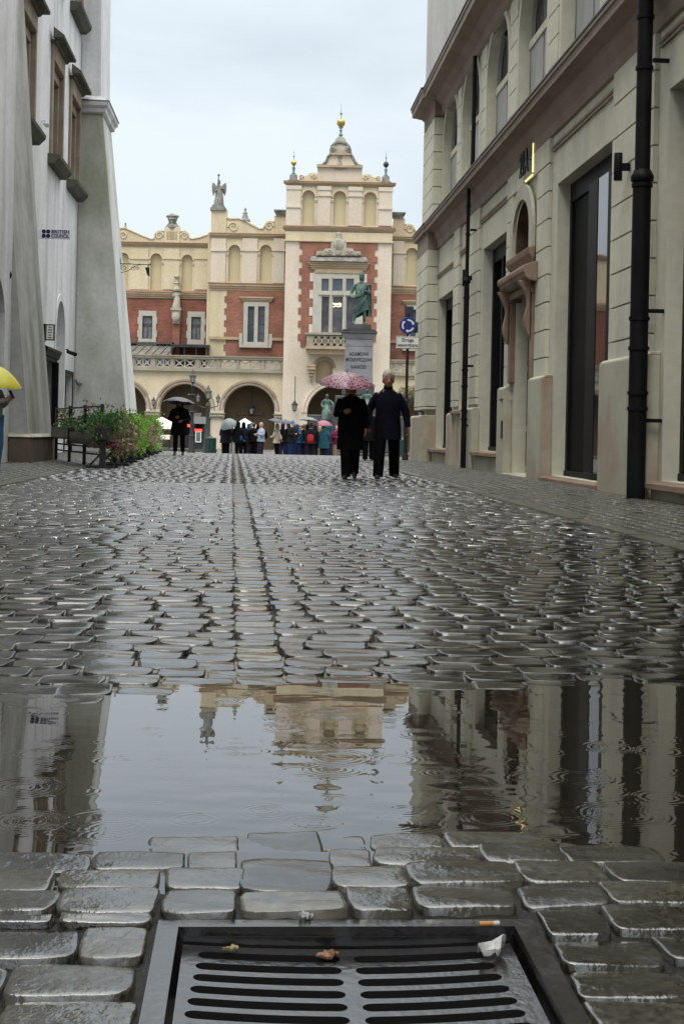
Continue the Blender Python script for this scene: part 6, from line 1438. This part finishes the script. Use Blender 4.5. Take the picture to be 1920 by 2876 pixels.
def bin_(label, u, d, w, v_top):
    x = at(u, 1200, d).x; gz = plaza_z(d); h = at(u, v_top, d).z-gz
    o = thing('litter_bin', label, 'litter bin', (x, d, gz), 0)
    q = MB(); n = 40; vs = []; lv = [(0,.9),(.05,.9),(.08,1),(h*.85,1.0),(h*.9,1.05),(h*.93,1.02)]
    for z, r in lv:
        for j in range(n): rr = w/2*r*(1+.05*(1 if j % 4 < 2 else -1)); vs.append((rr*math.cos(2*math.pi*j/n), rr*math.sin(2*math.pi*j/n), z))
    q.add(vs, [(i*n+j, i*n+(j+1) % n, (i+1)*n+(j+1) % n, (i+1)*n+j) for i in range(len(lv)-1) for j in range(n)]+[tuple(range((len(lv)-1)*n, len(lv)*n))]); q.build('bin_body', 'bin', o)
    q = MB(); q.lathe([(w*.52,h*.935),(w*.5,h*.97),(w*.2,h),(.04,h+.06),(.02,h+.13)], (0,0,0), 16); q.build('lid', 'bin', o, smooth=40)
bin_('dark green fluted litter bin beside the candelabra lamp post', 592, 72, .58, 1228)
bin_('dark green litter bin partly hidden behind the white-haired man', 1128, 62, .55, 1232)
def parasol(label, u, v, d, R, m='white_canvas', hgt=.55, sq=4):
    p = at(u, v, d); gz = plaza_z(d); o = thing('market_parasol', label, 'parasol', (p.x, d, gz), 0); z = p.z-gz
    q = MB(); q.lathe([(.02,z),(R*.5,z-hgt*.55),(R,z-hgt),(R,z-hgt-.14),(R*.985,z-hgt-.14),(R*.985,z-hgt-.01),(R*.5,z-hgt*.56-.01),(.01,z-.012)], (0,0,0), sq); q.v = [(x*math.cos(.7854)-y*math.sin(.7854), x*math.sin(.7854)+y*math.cos(.7854), zz) for x, y, zz in q.v]; q.build('canopy', m, o)
    q = MB(); q.tube([(0,0,0),(0,0,z)], .035, 8); q.build('pole', 'white_frame', o); q = MB(); q.box(-.35,.35,-.35,.35,0,.1); q.build('base', 'granite', o)
parasol('white market parasol behind the flower planters', 455, 1171, 88, 1.75, hgt=.62)
parasol('white parasol roof rising behind the hooded people in the crowd', 688, 1175, 79, 1.25, hgt=.5)
# drinks stall with red display
def stall(label, u0, u1, v0, d, w=1.6):
    a, b = at(u0, 1200, d).x, at(u1, 1200, d).x; gz = plaza_z(d); h = at(u0, v0, d).z-gz
    o = thing('market_stall', label, 'stall', ((a+b)/2, d, gz), 0); hw = (b-a)/2
    q = MB(); q.box(-hw, hw, 0, w, .1, 1.0); q.box(-hw, -hw+.1, 0, w, 1.003, h); q.box(hw-.1, hw, 0, w, 1.003, h); q.box(-hw+.103, hw-.103, w-.1, w, 1.003, h); q.build('stall_body', 'kiosk', o, bevel=.01)
    q = MB(); q.prism([(-.3, h+.003), (w+.15, h+.003), (w*.5, h+.45)], -hw-.15, hw+.15, 'x'); q.build('stall_roof', 'kiosk', o); return o, h, hw
o, h, hw = stall('dark market stall with red glowing display behind the umbrella man', 512, 556, 1178, 90)
def led(o, u0, u1, v0, v1, d, y):
    p, r = at(u0, v1, d+y), at(u1, v0, d+y); L_ = o.location; q = MB(); q.box(p.x-L_.x, r.x-L_.x, y-.05, y, p.z-L_.z, r.z-L_.z); f = q.build('red_display', 'led', o); return f
led(o, 524, 537, 1192, 1199, 90, -.06)
o, h, hw = stall('dark market stall with white framed menu board and red display above it', 545, 574, 1190, 86, 1.2)
led(o, 547, 568, 1205, 1211, 86, -.06)
a, b = at(549, 1242, 86), at(566, 1212, 86); L_ = o.location
q = MB(); plate_xz(q, [rect(a.x-L_.x, a.z-L_.z, b.x-L_.x, b.z-L_.z), rect(a.x-L_.x+.05, a.z-L_.z+.05, b.x-L_.x-.05, b.z-L_.z-.05)], -.09, -.05); f = q.build('menu_frame', 'sign_white', o)
q = MB(); q.box(a.x-L_.x+.051, b.x-L_.x-.051, -.07, -.055, a.z-L_.z+.051, b.z-L_.z-.051); q.build('menu_board', 'umb_mid', f)
# cafe terrace in front of the arcade: parapet planters and tables
def low_table(label, u, d, w, hgt, m='white_canvas'):
    p = at(u, 1250, d); gz = plaza_z(d); o = thing('cafe_table', label, 'table', (p.x, d, gz), 0)
    q = MB(); q.box(-w/2, w/2, -.4, .4, hgt-.04, hgt); q.box(-w/2-.01, w/2+.01, -.41, -.402, hgt-.28, hgt+.0); q.build('table_top', m, o, bevel=.01)
    for sx in (-1, 1):
        for sy_ in (-1, 1): q = MB(); q.box(sx*(w/2-.08)-.03, sx*(w/2-.08)+.03, sy_*.32-.03, sy_*.32+.03, 0, hgt-.045); q.build('leg', 'kiosk', o)
low_table('white-covered cafe table beneath the white market parasol', 456, 86.5, 1.0, .95)
# low stone kerb of the square
q = MB(); a = at(352, 1268, 82); b = at(560, 1270, 82); q.box(a.x-6, b.x+1, 82, 82.4, plaza_z(82)-.1, plaza_z(82)+.16); struct(q.build('kerb', 'kerb'))
# ------------------------------------------------------------------ traffic sign post
d = 40.9; gx = at(1137, 1293, d).x
o = thing('traffic_sign', 'blue round roundabout sign over a white lettered plate on a dark post by the corner', 'sign', (gx, d, .03), 0)
zc = at(1149, 915, d).z-.03; xs_ = at(1149, 915, d).x-gx; lx = lambda z: xs_*0
q = MB(); q.tube([(0,0,0),(0,0,1.75)], .065, 12); q.tube([(0,0,1.752),(0,0,zc+.35)], .043, 12); q.lathe([(.10,0),(.09,.12),(.068,.2)], (0,0,0), 12); q.lathe([(.068,1.70),(.075,1.73),(.06,1.77),(.044,1.80)], (0,0,0), 12); q.build('post', 'iron', o, smooth=40)
R_ = .245
q = MB(); q.lathe([(.001,-.012),(R_,-.012),(R_+.006,0),(R_,.012),(.001,.012)], (0,0,0), 36, lambda x, y, z: (x, -.07+z, zc+y)); sg = q.build('sign_disc', 'sign_blue', o, smooth=40)
q = MB()
for k in range(3):                                   # three white arrows chasing round
    a0 = math.radians(90+8-120*k); pts = []; ri, ro = R_*.56, R_*.76
    arc = [a0-math.radians(70)*j/10 for j in range(11)]
    outer = [(ro*math.cos(w), ro*math.sin(w)) for w in arc]; inner = [(ri*math.cos(w), ri*math.sin(w)) for w in arc][::-1]
    we = arc[-1]; hd = [(R_*.46*math.cos(we), R_*.46*math.sin(we)), (R_*.66*math.cos(we-.42), R_*.66*math.sin(we-.42)), (R_*.87*math.cos(we), R_*.87*math.sin(we))]
    poly = outer+[hd[2], hd[1], hd[0]]+inner; vs, fs = plate([poly], .004); q.add(vs, fs, lambda x, y, z: (x, -.0855+z, zc+y))
q.lathe([(R_*.92,-.002),(R_*.985,-.002),(R_*.985,.002),(R_*.92,.002)], (0,0,0), 36, lambda x, y, z: (x, -.0852+z, zc+y)) if False else None
q.build('arrows', 'sign_white', sg)
pz = at(1147, 963, d).z-.03; q = MB(); q.box(-.345, .345, -.085, -.065, pz-.185, pz+.19); pl_ = q.build('plate', 'sign_white', o, bevel=.006)
q = MB(); plate_xz(q, [rect(-.335, pz-.175, .335, pz+.18), rect(-.322, pz-.162, .322, pz+.167)], -.0885, -.0855); q.build('plate_border', 'black_letters', pl_)
for tx, dz, ww in (('Droga', .075, .34), ('wewnętrzna', -.075, .60)):
    vs, fs = text(tx, .155, .004, bold=.002); w0 = max(a[0] for a in vs)-min(a[0] for a in vs); q = MB(); q.add(vs, fs, lambda x, y, z: (x*ww/w0, -.0885+z, pz+dz+y*.95)); q.build('lettering', 'black_letters', pl_)
q = MB(); q.box(.06, .30, .05, .07, zc-.2, zc+.12); q.box(-.02, .3, .03, .048, zc-.02, zc+.03); q.build('rear_sign', 'sign_back', o, bevel=.005)
q = MB(); q.box(-.1, .16, .05, .08, zc+.26, zc+.58); q.build('upper_sign_back', 'sign_back', o, bevel=.005)
# hanging flower basket behind the sign post
def leaves(name, parent, cen, ext, n, size, m, seed, drop=0.0, shape='ell', clump=0):
    rr = random.Random(seed); q = MB(); cl = [Vector((rr.uniform(-1,1), rr.uniform(-1,1), rr.uniform(-1,1))) for _ in range(clump)]
    for i in range(n):
        while True:
            p = Vector((rr.uniform(-1,1), rr.uniform(-1,1), rr.uniform(-1,1)))
            if cl: k_ = rr.choice(cl); g_ = .16*max(ext); p = Vector((k_.x+rr.gauss(0,.07)/max(ext[0],.12), k_.y+rr.gauss(0,.09)/max(ext[1],.12), k_.z+rr.gauss(0,.055+.05*drop)/max(ext[2],.12)))
            if cl or shape == 'box' or p.length < 1: break
        if shape == 'ell' and rr.random() < .6: p = p.normalized()*rr.uniform(.75, 1.05)
        c = Vector((cen[0]+p.x*ext[0], cen[1]+p.y*ext[1], cen[2]+p.z*ext[2]))
        a = Vector((rr.gauss(0,1), rr.gauss(0,1), rr.gauss(0,.7)-drop)).normalized(); b = a.orthogonal().normalized(); b.rotate(Matrix.Rotation(rr.uniform(0,6.28), 3, a)); nrm = a.cross(b)
        s = size*rr.uniform(.6, 1.3)
        pts = [c-a*s, c+b*s*.45-nrm*s*.1, c+a*s, c-b*s*.45-nrm*s*.1]
        q.add([tuple(v) for v in pts]+[tuple(c+nrm*s*.12)], [(0,1,4),(1,2,4),(2,3,4),(3,0,4)])
    return q.build(name, m, parent)
d = 62; p = at(1142, 1105, d); o = thing('flower_basket', 'round hanging flower basket just behind the traffic sign post', 'basket', (p.x, d, p.z-.5), 0)
q = MB(); q.lathe([(.10,0),(.25,.15),(.3,.32),(.28,.33)], (0,0,0), 14); q.tube([(0,0,.3),(0,0,1.1)], .015, 6); q.build('basket', 'kiosk', o, smooth=40)
leaves('foliage', o, (0,0,.5), (.42,.42,.32), 260, .075, 'leaf3', 31); leaves('blossoms', o, (0,0,.5), (.44,.44,.34), 70, .05, 'pale_flower', 32)
q = MB(); q.tube([(0,0,1.1),(.5,0,1.15),(.5,0,1.1+.0)], .02, 6); q.tube([(.5,0,-(p.z-.5)+plaza_z(d)),(.5,0,1.2)], .05, 8); q.build('stand', 'iron', o)

# ------------------------------------------------------------------ flower planters of the cafe terrace, left
N_ = 7
for i in range(N_):
    f = i/(N_-1); s = 27.4+(45.2-27.4)*f; t = -2.80-.5*f; p = W(s, t, .03)
    lab = ['nearest dark planter stand with trailing pink and brown flowers', 'second planter stand, red and pale blooms under dry stems', 'planter stand with bright green leaves, third along the row', 'bright green leafy planter stand in the middle of the row', 'planter stand with mixed green and dry trailing stems, fifth along the row', 'planter stand with magenta blooms near the end of the row', 'farthest planter stand at the corner of the terrace row'][i]
    o = thing('planter_stand', lab, 'planter', p, PH-.028, 'flower planter stands along the cafe terrace'); rr = random.Random(50+i)
    q = MB(); q.box(-.13, .13, -1.05, 1.05, .52, .78); q.build('planter_box', 'kiosk', o, bevel=.01)
    for y in (-.9, .9):
        q = MB(); q.box(-.055, .055, y-.05, y+.05, .03, .515); q.box(-.30, .30, y-.06, y+.06, 0, .045); q.tube([(-.24,y,.05),(-.06,y,.24)], .018, 6); q.tube([(.24,y,.05),(.06,y,.24)], .018, 6); q.build('leg', 'kiosk', o)
    main = ['leaf2', 'leaf', 'leaf', 'leaf', 'leaf', 'leaf', 'leaf'][i]; fl_ = ['pale_flower', 'pale_flower', 'pale_flower', 'pale_flower', 'pale_flower', 'pink_flower', 'pale_flower'][i]
    leaves('foliage', o, (0,0,.88), (.24,1.05,.13), 620, .05, main, 100+i, 0, 'box', 26); leaves('foliage', o, (.18,0,.62), (.14,1.08,.34), 480, .045, ['leaf3','leaf3','leaf','leaf','leaf3','leaf','leaf'][i], 200+i, 1.6, 'box', 20)
    leaves('foliage', o, (0,-1.06,.66), (.22,.10,.32), 150, .045, main, 260+i, 1.6, 'box', 6)
    leaves('blossoms', o, (.14,0,.62), (.22,1.12,.30), 150, .042, fl_, 300+i, .3, 'box', 16)
# front screen of the terrace: rails, posts, boxes and flowers
A_, B_ = W(27.0, -2.9, .03), W(32.6, -4.55, .03); L_ = (B_-A_).length; ang = math.atan2(B_.y-A_.y, B_.x-A_.x)
o = thing('terrace_screen', 'dark railed terrace screen hung with flower boxes, between the near buttress and the planter row', 'screen', A_, ang)
q = MB()
for z in (.22, .36, .92, 1.16): q.box(.05, L_, -.018, .018, z, z+.032)
q.build('rails', 'kiosk', o)
for k in range(4): q = MB(); x = .03+(L_-.06)*k/3; q.box(x-.03, x+.03, -.03, .03, 0, 1.22); q.build('post', 'kiosk', o)
q = MB(); q.box(.15, L_*.52, -.18, .14, .42, .66); q.box(L_*.56, L_-.1, -.18, .14, .50, .76); q.build('flower_box', 'kiosk', o, bevel=.01)
leaves('foliage', o, (L_*.3,-.02,.80), (L_*.28,.20,.19), 460, .055, 'leaf2', 500, 0, 'box', 16); leaves('foliage', o, (L_*.78,-.02,.88), (L_*.17,.2,.20), 230, .05, 'leaf3', 501, 0, 'box', 9)
leaves('foliage', o, (L_*.5,-.1,.95), (L_*.45,.2,.26), 240, .045, 'leaf3', 503, 1.0, 'box', 14)
for j, (cx_, w_) in enumerate(((.07,.10),(.22,.10),(.33,.07),(.46,.06),(.86,.06))): leaves('blossoms', o, (L_*cx_,-.22,.64), (L_*w_*.6,.09,.28), 170, .055, 'pink_flower' if j < 4 else 'pale_flower', 510+j, 1.2, 'box')

# ------------------------------------------------------------------ people
def face_cam(p, off=0.0): return off
G = lambda u, d: Vector((at(u, 1250, d).x, d, plaza_z(d)))
# the couple
m1 = person('white-haired man in a dark navy coat walking beside the pink umbrella', Vector((at(1084, 1350, 23.4).x, 23.4, .03)), .06, 1.80, 'navy_cloth', 'black_cloth', hem=.66, flare=1.14, wide=1.02, hscale=1.12,
       legs=((.20,.06),(-.22,.10)), arms=[((-.30,.07,1.14),(-.33,-.10,.90)), ((.30,.05,1.13),(.34,.02,.88))], hair=('short','hair_white'), skin='skin_red_shaded', fine=True, trouser_r=1.08, collar='black_cloth', fold=.07, seed=1, splay=.05)
w1 = person('walker in black carrying the pink patterned umbrella, face hidden beneath it', Vector((at(981, 1350, 23.0).x, 23.0, .03)), -.05, 1.64, 'black_cloth', 'black_cloth', hem=.52, flare=1.0, wide=1.14,
       legs=((.10,.05),(-.16,.40)), arms=[((-.25,-.02,1.15),(-.10,-.24,1.19)), ((.255,.03,1.14),(.27,-.06,.90))], hair=('bob','hair_dark'), fine=True, trouser_r=1.05, fold=.05, seed=2, splay=-.035, skin='skin_red_shaded')
hb = m1; hand = Vector(w1.location)+Vector((-.10, -.23, 1.10))
umbrella('pink patterned umbrella held low over the walker in black', hand, (.035, -.20, 1), R=.465, H=.19, m='umb_pink', shaft=.47)
person('person in a charcoal coat glimpsed between the walking couple', Vector((at(1034, 1295, 39.5).x, 39.5, .03)), 3.0, 1.56, 'charcoal_cloth', 'black_cloth', hem=.62, flare=1.1, hair=('hood','charcoal_cloth'), seed=3, trouser_r=1.1)
# man with the black umbrella
lm = person('person in a long black coat and pink socks walking under a black umbrella', Vector((at(502, 1282, 41).x, 41, .03)), .0, 1.70, 'black_cloth', 'black_cloth', hem=.62, flare=1.18, wide=1.15, legs=((.14,.05),(-.12,.1)),
       arms=[((-.30,.02,1.12),(-.08,-.26,1.16)), ((.29,.03,1.12),(.12,-.24,1.06))], hair=('hood','black_cloth'), fine=True, shoe='green_shoe', sock='pink_sock', cut=.14, trouser_r=.85, seed=4, skin='skin_red_shaded')
umbrella('black umbrella tilted over the person with pink socks', Vector(lm.location)+Vector((-.02, -.27, 1.12)), (.05, .10, 1), R=.48, H=.155, m='umb_dark', shaft=.44)
# woman with the yellow umbrella at the left edge
yw = person('woman in wide blue jeans and grey knit holding her phone, at the left edge', Vector((at(-22, 1330, 23.2).x, 23.2, .03)), 1.15, 1.68, 'grey_knit', 'denim', hem=.95, flare=.95, wide=.95, legs=((.10,.0),(-.06,.05)),
       arms=[((-.23,-.02,1.16),(-.05,-.27,1.24)), ((.23,-.04,1.17),(.06,-.27,1.26))], hair=('long','hair_brown'), fine=True, trouser_r=1.75, cut=.02, seed=5)
q = MB(); q.box(-.04, .04, -.006, .006, -.075, .075); ph = q.build('phone', 'metal_dark', None, bevel=.004); ph.location = Vector(yw.location)+Matrix.Rotation(1.15, 3, 'Z')@Vector((.0, -.37, 1.28)); ph.rotation_euler = (-.5, 0, 1.15); tag(ph, 'dark phone in the hands of the woman in wide jeans', 'phone')
umbrella('translucent yellow umbrella over the woman at the left edge', Vector(yw.location)+Vector((-.10, .10, 1.18)), (.16, -.10, 1), R=.52, H=.30, m='umb_yellow', shaft=.30)
# tour group on the square
GP = 'tour group standing on the square'
C_ = lambda x: 600+x/4.3556
crowd = [
 (145, 66.5, 1.70, 3.0, 'umb_mid_cloth', 'black_cloth', .72, ('hood','charcoal_cloth'), 'person in a dark coat beneath the tilted grey-green umbrella, leftmost of the crowd', None, None),
 (222, 69, 1.66, .2, 'charcoal_cloth', 'grey_trousers', .84, ('short','hair_dark'), 'person in pale grey trousers just right of the leftmost umbrella', None, None),
 (300, 66, 1.74, 2.6, 'black_cloth', 'black_cloth', .74, ('hood','black_cloth'), 'hooded person in black with a blue shoulder bag, in front of the white parasol', bag('blue_cloth', -.22, -.02, .98, 1.0), None),
 (362, 67, 1.72, 3.3, 'charcoal_cloth', 'black_cloth', .76, ('hood','black_cloth'), 'hooded person in charcoal right beside the one with the blue bag', None, None),
 (422, 68.5, 1.66, 3.6, 'teal_cloth', 'dark_purple_cloth', .80, ('hood','teal_cloth'), 'person in a dark teal hooded jacket and dark backpack before the white parasol', backpack('black_cloth'), None),
 (490, 67, 1.68, 2.9, 'black_cloth', 'black_cloth', .82, ('short','hair_dark'), 'dark-haired person in black standing left of the light blue jacket', None, None),
 (578, 66, 1.70, -1.0, 'light_blue_cloth', 'dark_purple_cloth', .84, ('short','hair_fair'), 'fair-haired person in a light blue jacket with black backpack', backpack('black_cloth'), None),
 (768, 65.5, 1.66, -1.9, 'cream_cloth', 'black_cloth', .80, ('hood','grey_knit'), 'person in a cream jacket under the navy umbrella', backpack('cream_cloth', .17, 1.1, .7), 'side'),
 (905, 66.5, 1.72, -.7, 'black_cloth', 'blue_denim', .80, ('hood','black_cloth'), 'hooded person in a black puffy jacket left of the blue beanie', None, None),
 (962, 63.5, 1.80, .9, 'charcoal_cloth', 'blue_denim', .82, ('beanie','beanie_blue'), 'tall person with a bright blue beanie and blue jeans', None, None),
 (1022, 65.5, 1.66, 2.4, 'blue_cloth', 'blue_denim', .82, ('hood','blue_cloth'), 'person in a blue hooded jacket right of the blue beanie', backpack('black_cloth', .18, 1.15, .9), None),
 (1100, 66, 1.66, 2.8, 'black_cloth', 'dark_purple_cloth', .80, ('short','hair_brown'), 'brown-haired person in a black jacket left of the red backpack', None, None),
 (1185, 64.5, 1.70, 3.1, 'charcoal_cloth', 'charcoal_cloth', .80, ('short','hair_dark'), 'person with a bright red backpack under the pewter umbrella', backpack('red_cloth', .18, 1.02, 1.0), None),
 (1348, 64.5, 1.66, 2.9, 'teal_cloth', 'charcoal_cloth', .60, ('hood','green_cloth'), 'person in a long teal coat with green hood under the rose umbrella', None, None),
 (1435, 66.5, 1.68, 2.5, 'purple_cloth', 'blue_denim', .82, ('hood','teal_cloth'), 'person in a purple jacket standing behind the magenta bag', None, None),
 (1492, 65.5, 1.64, .6, 'magenta_cloth', 'beige_cloth', .80, ('hood','plum_cloth'), 'person in a magenta jacket and tan trousers at the crowd\'s right end', None, None),
]
M['umb_mid_cloth'] = M['charcoal_cloth']
crowd += [
 (185, 70, 1.72, 2.8, 'black_cloth', 'black_cloth', .78, ('hood','black_cloth'), 'person in black standing just behind the leftmost umbrella of the crowd', None, None),
 (262, 70.5, 1.64, 3.3, 'dark_purple_cloth', 'grey_trousers', .80, ('short','hair_brown'), 'brown-haired person in dark purple behind the hooded pair', None, None),
 (455, 71, 1.70, .4, 'black_cloth', 'black_cloth', .74, ('short','hair_dark'), 'dark-haired person seen between the teal jacket and the black coat', None, None),
 (538, 70, 1.62, 2.7, 'dark_purple_cloth', 'black_cloth', .80, ('hood','black_cloth'), 'person in dark purple half hidden left of the light blue jacket', None, None),
 (842, 69, 1.70, 2.9, 'black_cloth', 'dark_purple_cloth', .74, ('hood','charcoal_cloth'), 'person in black just right of the cream jacket', None, None),
 (990, 69, 1.66, 3.1, 'navy_cloth', 'blue_denim', .80, ('short','hair_dark'), 'person in navy behind the blue beanie', None, None),
 (1060, 68, 1.62, -.5, 'blue_cloth', 'grey_trousers', .82, ('short','hair_brown'), 'person in a blue jacket and grey trousers amid the crowd', None, None),
 (1142, 69, 1.70, 2.6, 'black_cloth', 'charcoal_cloth', .78, ('hood','black_cloth'), 'hooded person in black between brown hair and red backpack', None, None),
 (1235, 67.5, 1.66, 3.3, 'black_cloth', 'charcoal_cloth', .76, ('hood','charcoal_cloth'), 'person in black right beside the red backpack', None, None),
 (1292, 69.5, 1.60, .3, 'grey_knit', 'grey_trousers', .80, ('short','hair_fair'), 'fair-haired person in grey left of the long teal coat', None, None),
 (1398, 69, 1.66, 2.9, 'blue_cloth', 'black_cloth', .76, ('hood','teal_cloth'), 'person in blue behind the long teal coat', None, None),
]
for i, (x, d, h, rz, tp, bt, hem, hr, lab, ex, pose) in enumerate(crowd):
    rr = random.Random(i)
    arms = [((-.27,-.03,1.14),(-.14,-.27,1.17)), ((.27,-.02,1.14),(.15,-.26,1.2))] if i % 3 == 0 else [((-.28,.03,1.14),(-.27,-.12,.92)), ((.27,-.05,1.14),(.12,-.26,1.1))] if i % 3 == 1 else None
    person(lab, G(C_(x), d), rz, h, tp, bt, hem=hem, flare=1.1, wide=1.28, legs=((rr.uniform(-.08,.12),.03),(rr.uniform(-.1,.08),.05)), arms=arms, hair=hr, group=GP, extra=ex, seed=20+i, trouser_r=1.0+.25*rr.random(), fold=.07)
def gumb(label, x, y, d, R, H, m, tilt, up=1.42):
    u, v = C_(x), 1160+y/4.3556; top = at(u, v, d); t_ = Vector(tilt).normalized(); sh = .42
    umbrella(label, top-t_*(sh+H), tilt, R=R, H=H, m=m, shaft=sh, group='umbrellas over the tour group')
gumb('grey-green umbrella tilted sideways over the leftmost person of the crowd', 160, 75, 66, .44, .34, 'umb_grey', (-.38, -.45, 1))
gumb('navy umbrella over the person in the cream jacket', 785, 68, 65.2, .42, .16, 'umb_navy', (.22, .0, 1))
gumb('dark umbrella just left of the blue beanie', 880, 82, 66.6, .40, .15, 'umb_navy', (.1, -.05, 1))
gumb('pewter umbrella over the red backpack', 1165, 48, 64.6, .42, .15, 'umb_mid', (.05, .05, 1))
gumb('rose umbrella over the long teal coat', 1342, 88, 64.7, .42, .22, 'umb_pink2', (.0, -.12, 1))
def teal(u): pass
# ------------------------------------------------------------------ sky, sun, camera
w = bpy.data.worlds.new('World'); sc.world = w; w.use_nodes = True; nt = w.node_tree; N = nt.nodes; L = nt.links
bg = N['Background']
sky = N.new('ShaderNodeTexSky'); sky.sky_type = 'NISHITA'; sky.sun_disc = False
SUN_EL, SUN_AZ = math.radians(58), math.radians(200)
sky.sun_elevation = SUN_EL; sky.sun_rotation = SUN_AZ; sky.dust_density = 3; sky.air_density = 1.2
tc = N.new('ShaderNodeTexCoord'); sep = N.new('ShaderNodeSeparateXYZ'); L.new(tc.outputs['Generated'], sep.inputs[0])
el = N.new('ShaderNodeValToRGB'); el.color_ramp.interpolation = 'EASE'; e = el.color_ramp.elements      # overcast: brighter towards the zenith
e[0].position = .0; e[0].color = (SKY0, SKY0*1.10, SKY0*1.19, 1); e[1].position = .95; e[1].color = (SKY2, SKY2*1.0, SKY2*.97, 1)
k = e.new(.5); k.color = (16, 16.6, 17, 1)
k = e.new(.32); k.color = (SKY1, SKY1*1.10, SKY1*1.19, 1)
L.new(sep.outputs[2], el.inputs[0])
mp = N.new('ShaderNodeMapping'); mp.inputs['Scale'].default_value = (2.2, 2.2, 5.5); mp.inputs['Location'].default_value = (.3, 0, .1); L.new(tc.outputs['Generated'], mp.inputs[0])
nz = N.new('ShaderNodeTexNoise'); nz.inputs['Scale'].default_value = 1.5; nz.inputs['Detail'].default_value = 8; nz.inputs['Roughness'].default_value = .48; nz.inputs['Distortion'].default_value = .3; L.new(mp.outputs[0], nz.inputs['Vector'])
cr = N.new('ShaderNodeValToRGB'); e = cr.color_ramp.elements; e[0].position = .36; e[0].color = (.83,.855,.87,1); e[1].position = .62; e[1].color = (1.05,1.05,1.05,1); L.new(nz.outputs['Fac'], cr.inputs[0])
m1_ = N.new('ShaderNodeMix'); m1_.data_type = 'RGBA'; m1_.blend_type = 'MULTIPLY'; m1_.inputs[0].default_value = 1; L.new(el.outputs[0], m1_.inputs[6]); L.new(cr.outputs[0], m1_.inputs[7])
m2_ = N.new('ShaderNodeMix'); m2_.data_type = 'RGBA'; m2_.inputs[0].default_value = .94; L.new(sky.outputs[0], m2_.inputs[6]); L.new(m1_.outputs[2], m2_.inputs[7])
L.new(m2_.outputs[2], bg.inputs['Color']); bg.inputs['Strength'].default_value = .1
sun = bpy.data.lights.new('sun', 'SUN'); sun.energy = SUNE; sun.angle = math.radians(25); sun.color = (1, .96, .90)
so = bpy.data.objects.new('sun', sun); COL.objects.link(so)
sd = Vector((math.sin(SUN_AZ)*math.cos(SUN_EL), math.cos(SUN_AZ)*math.cos(SUN_EL), math.sin(SUN_EL)))
so.rotation_euler = sd.to_track_quat('Z', 'Y').to_euler(); so.location = (0, -5, 30)
cam = bpy.data.cameras.new('camera'); co = bpy.data.objects.new('camera', cam); COL.objects.link(co); sc.camera = co
cam.sensor_width = 36; cam.sensor_fit = 'AUTO'; cam.lens = 36*F/2876; cam.shift_y = -221/2876; cam.clip_end = 5000; cam.clip_start = .05
co.matrix_world = Matrix.Translation((0, 0, CAMH))@Matrix.Rotation(math.pi/2, 4, 'X')@Matrix.Rotation(ROLL, 4, 'Z')
sc.view_settings.view_transform = 'Standard'; sc.view_settings.look = 'None'; sc.view_settings.exposure = EXPO; sc.view_settings.gamma = 1
sc.render.resolution_x, sc.render.resolution_y = 683, 1024
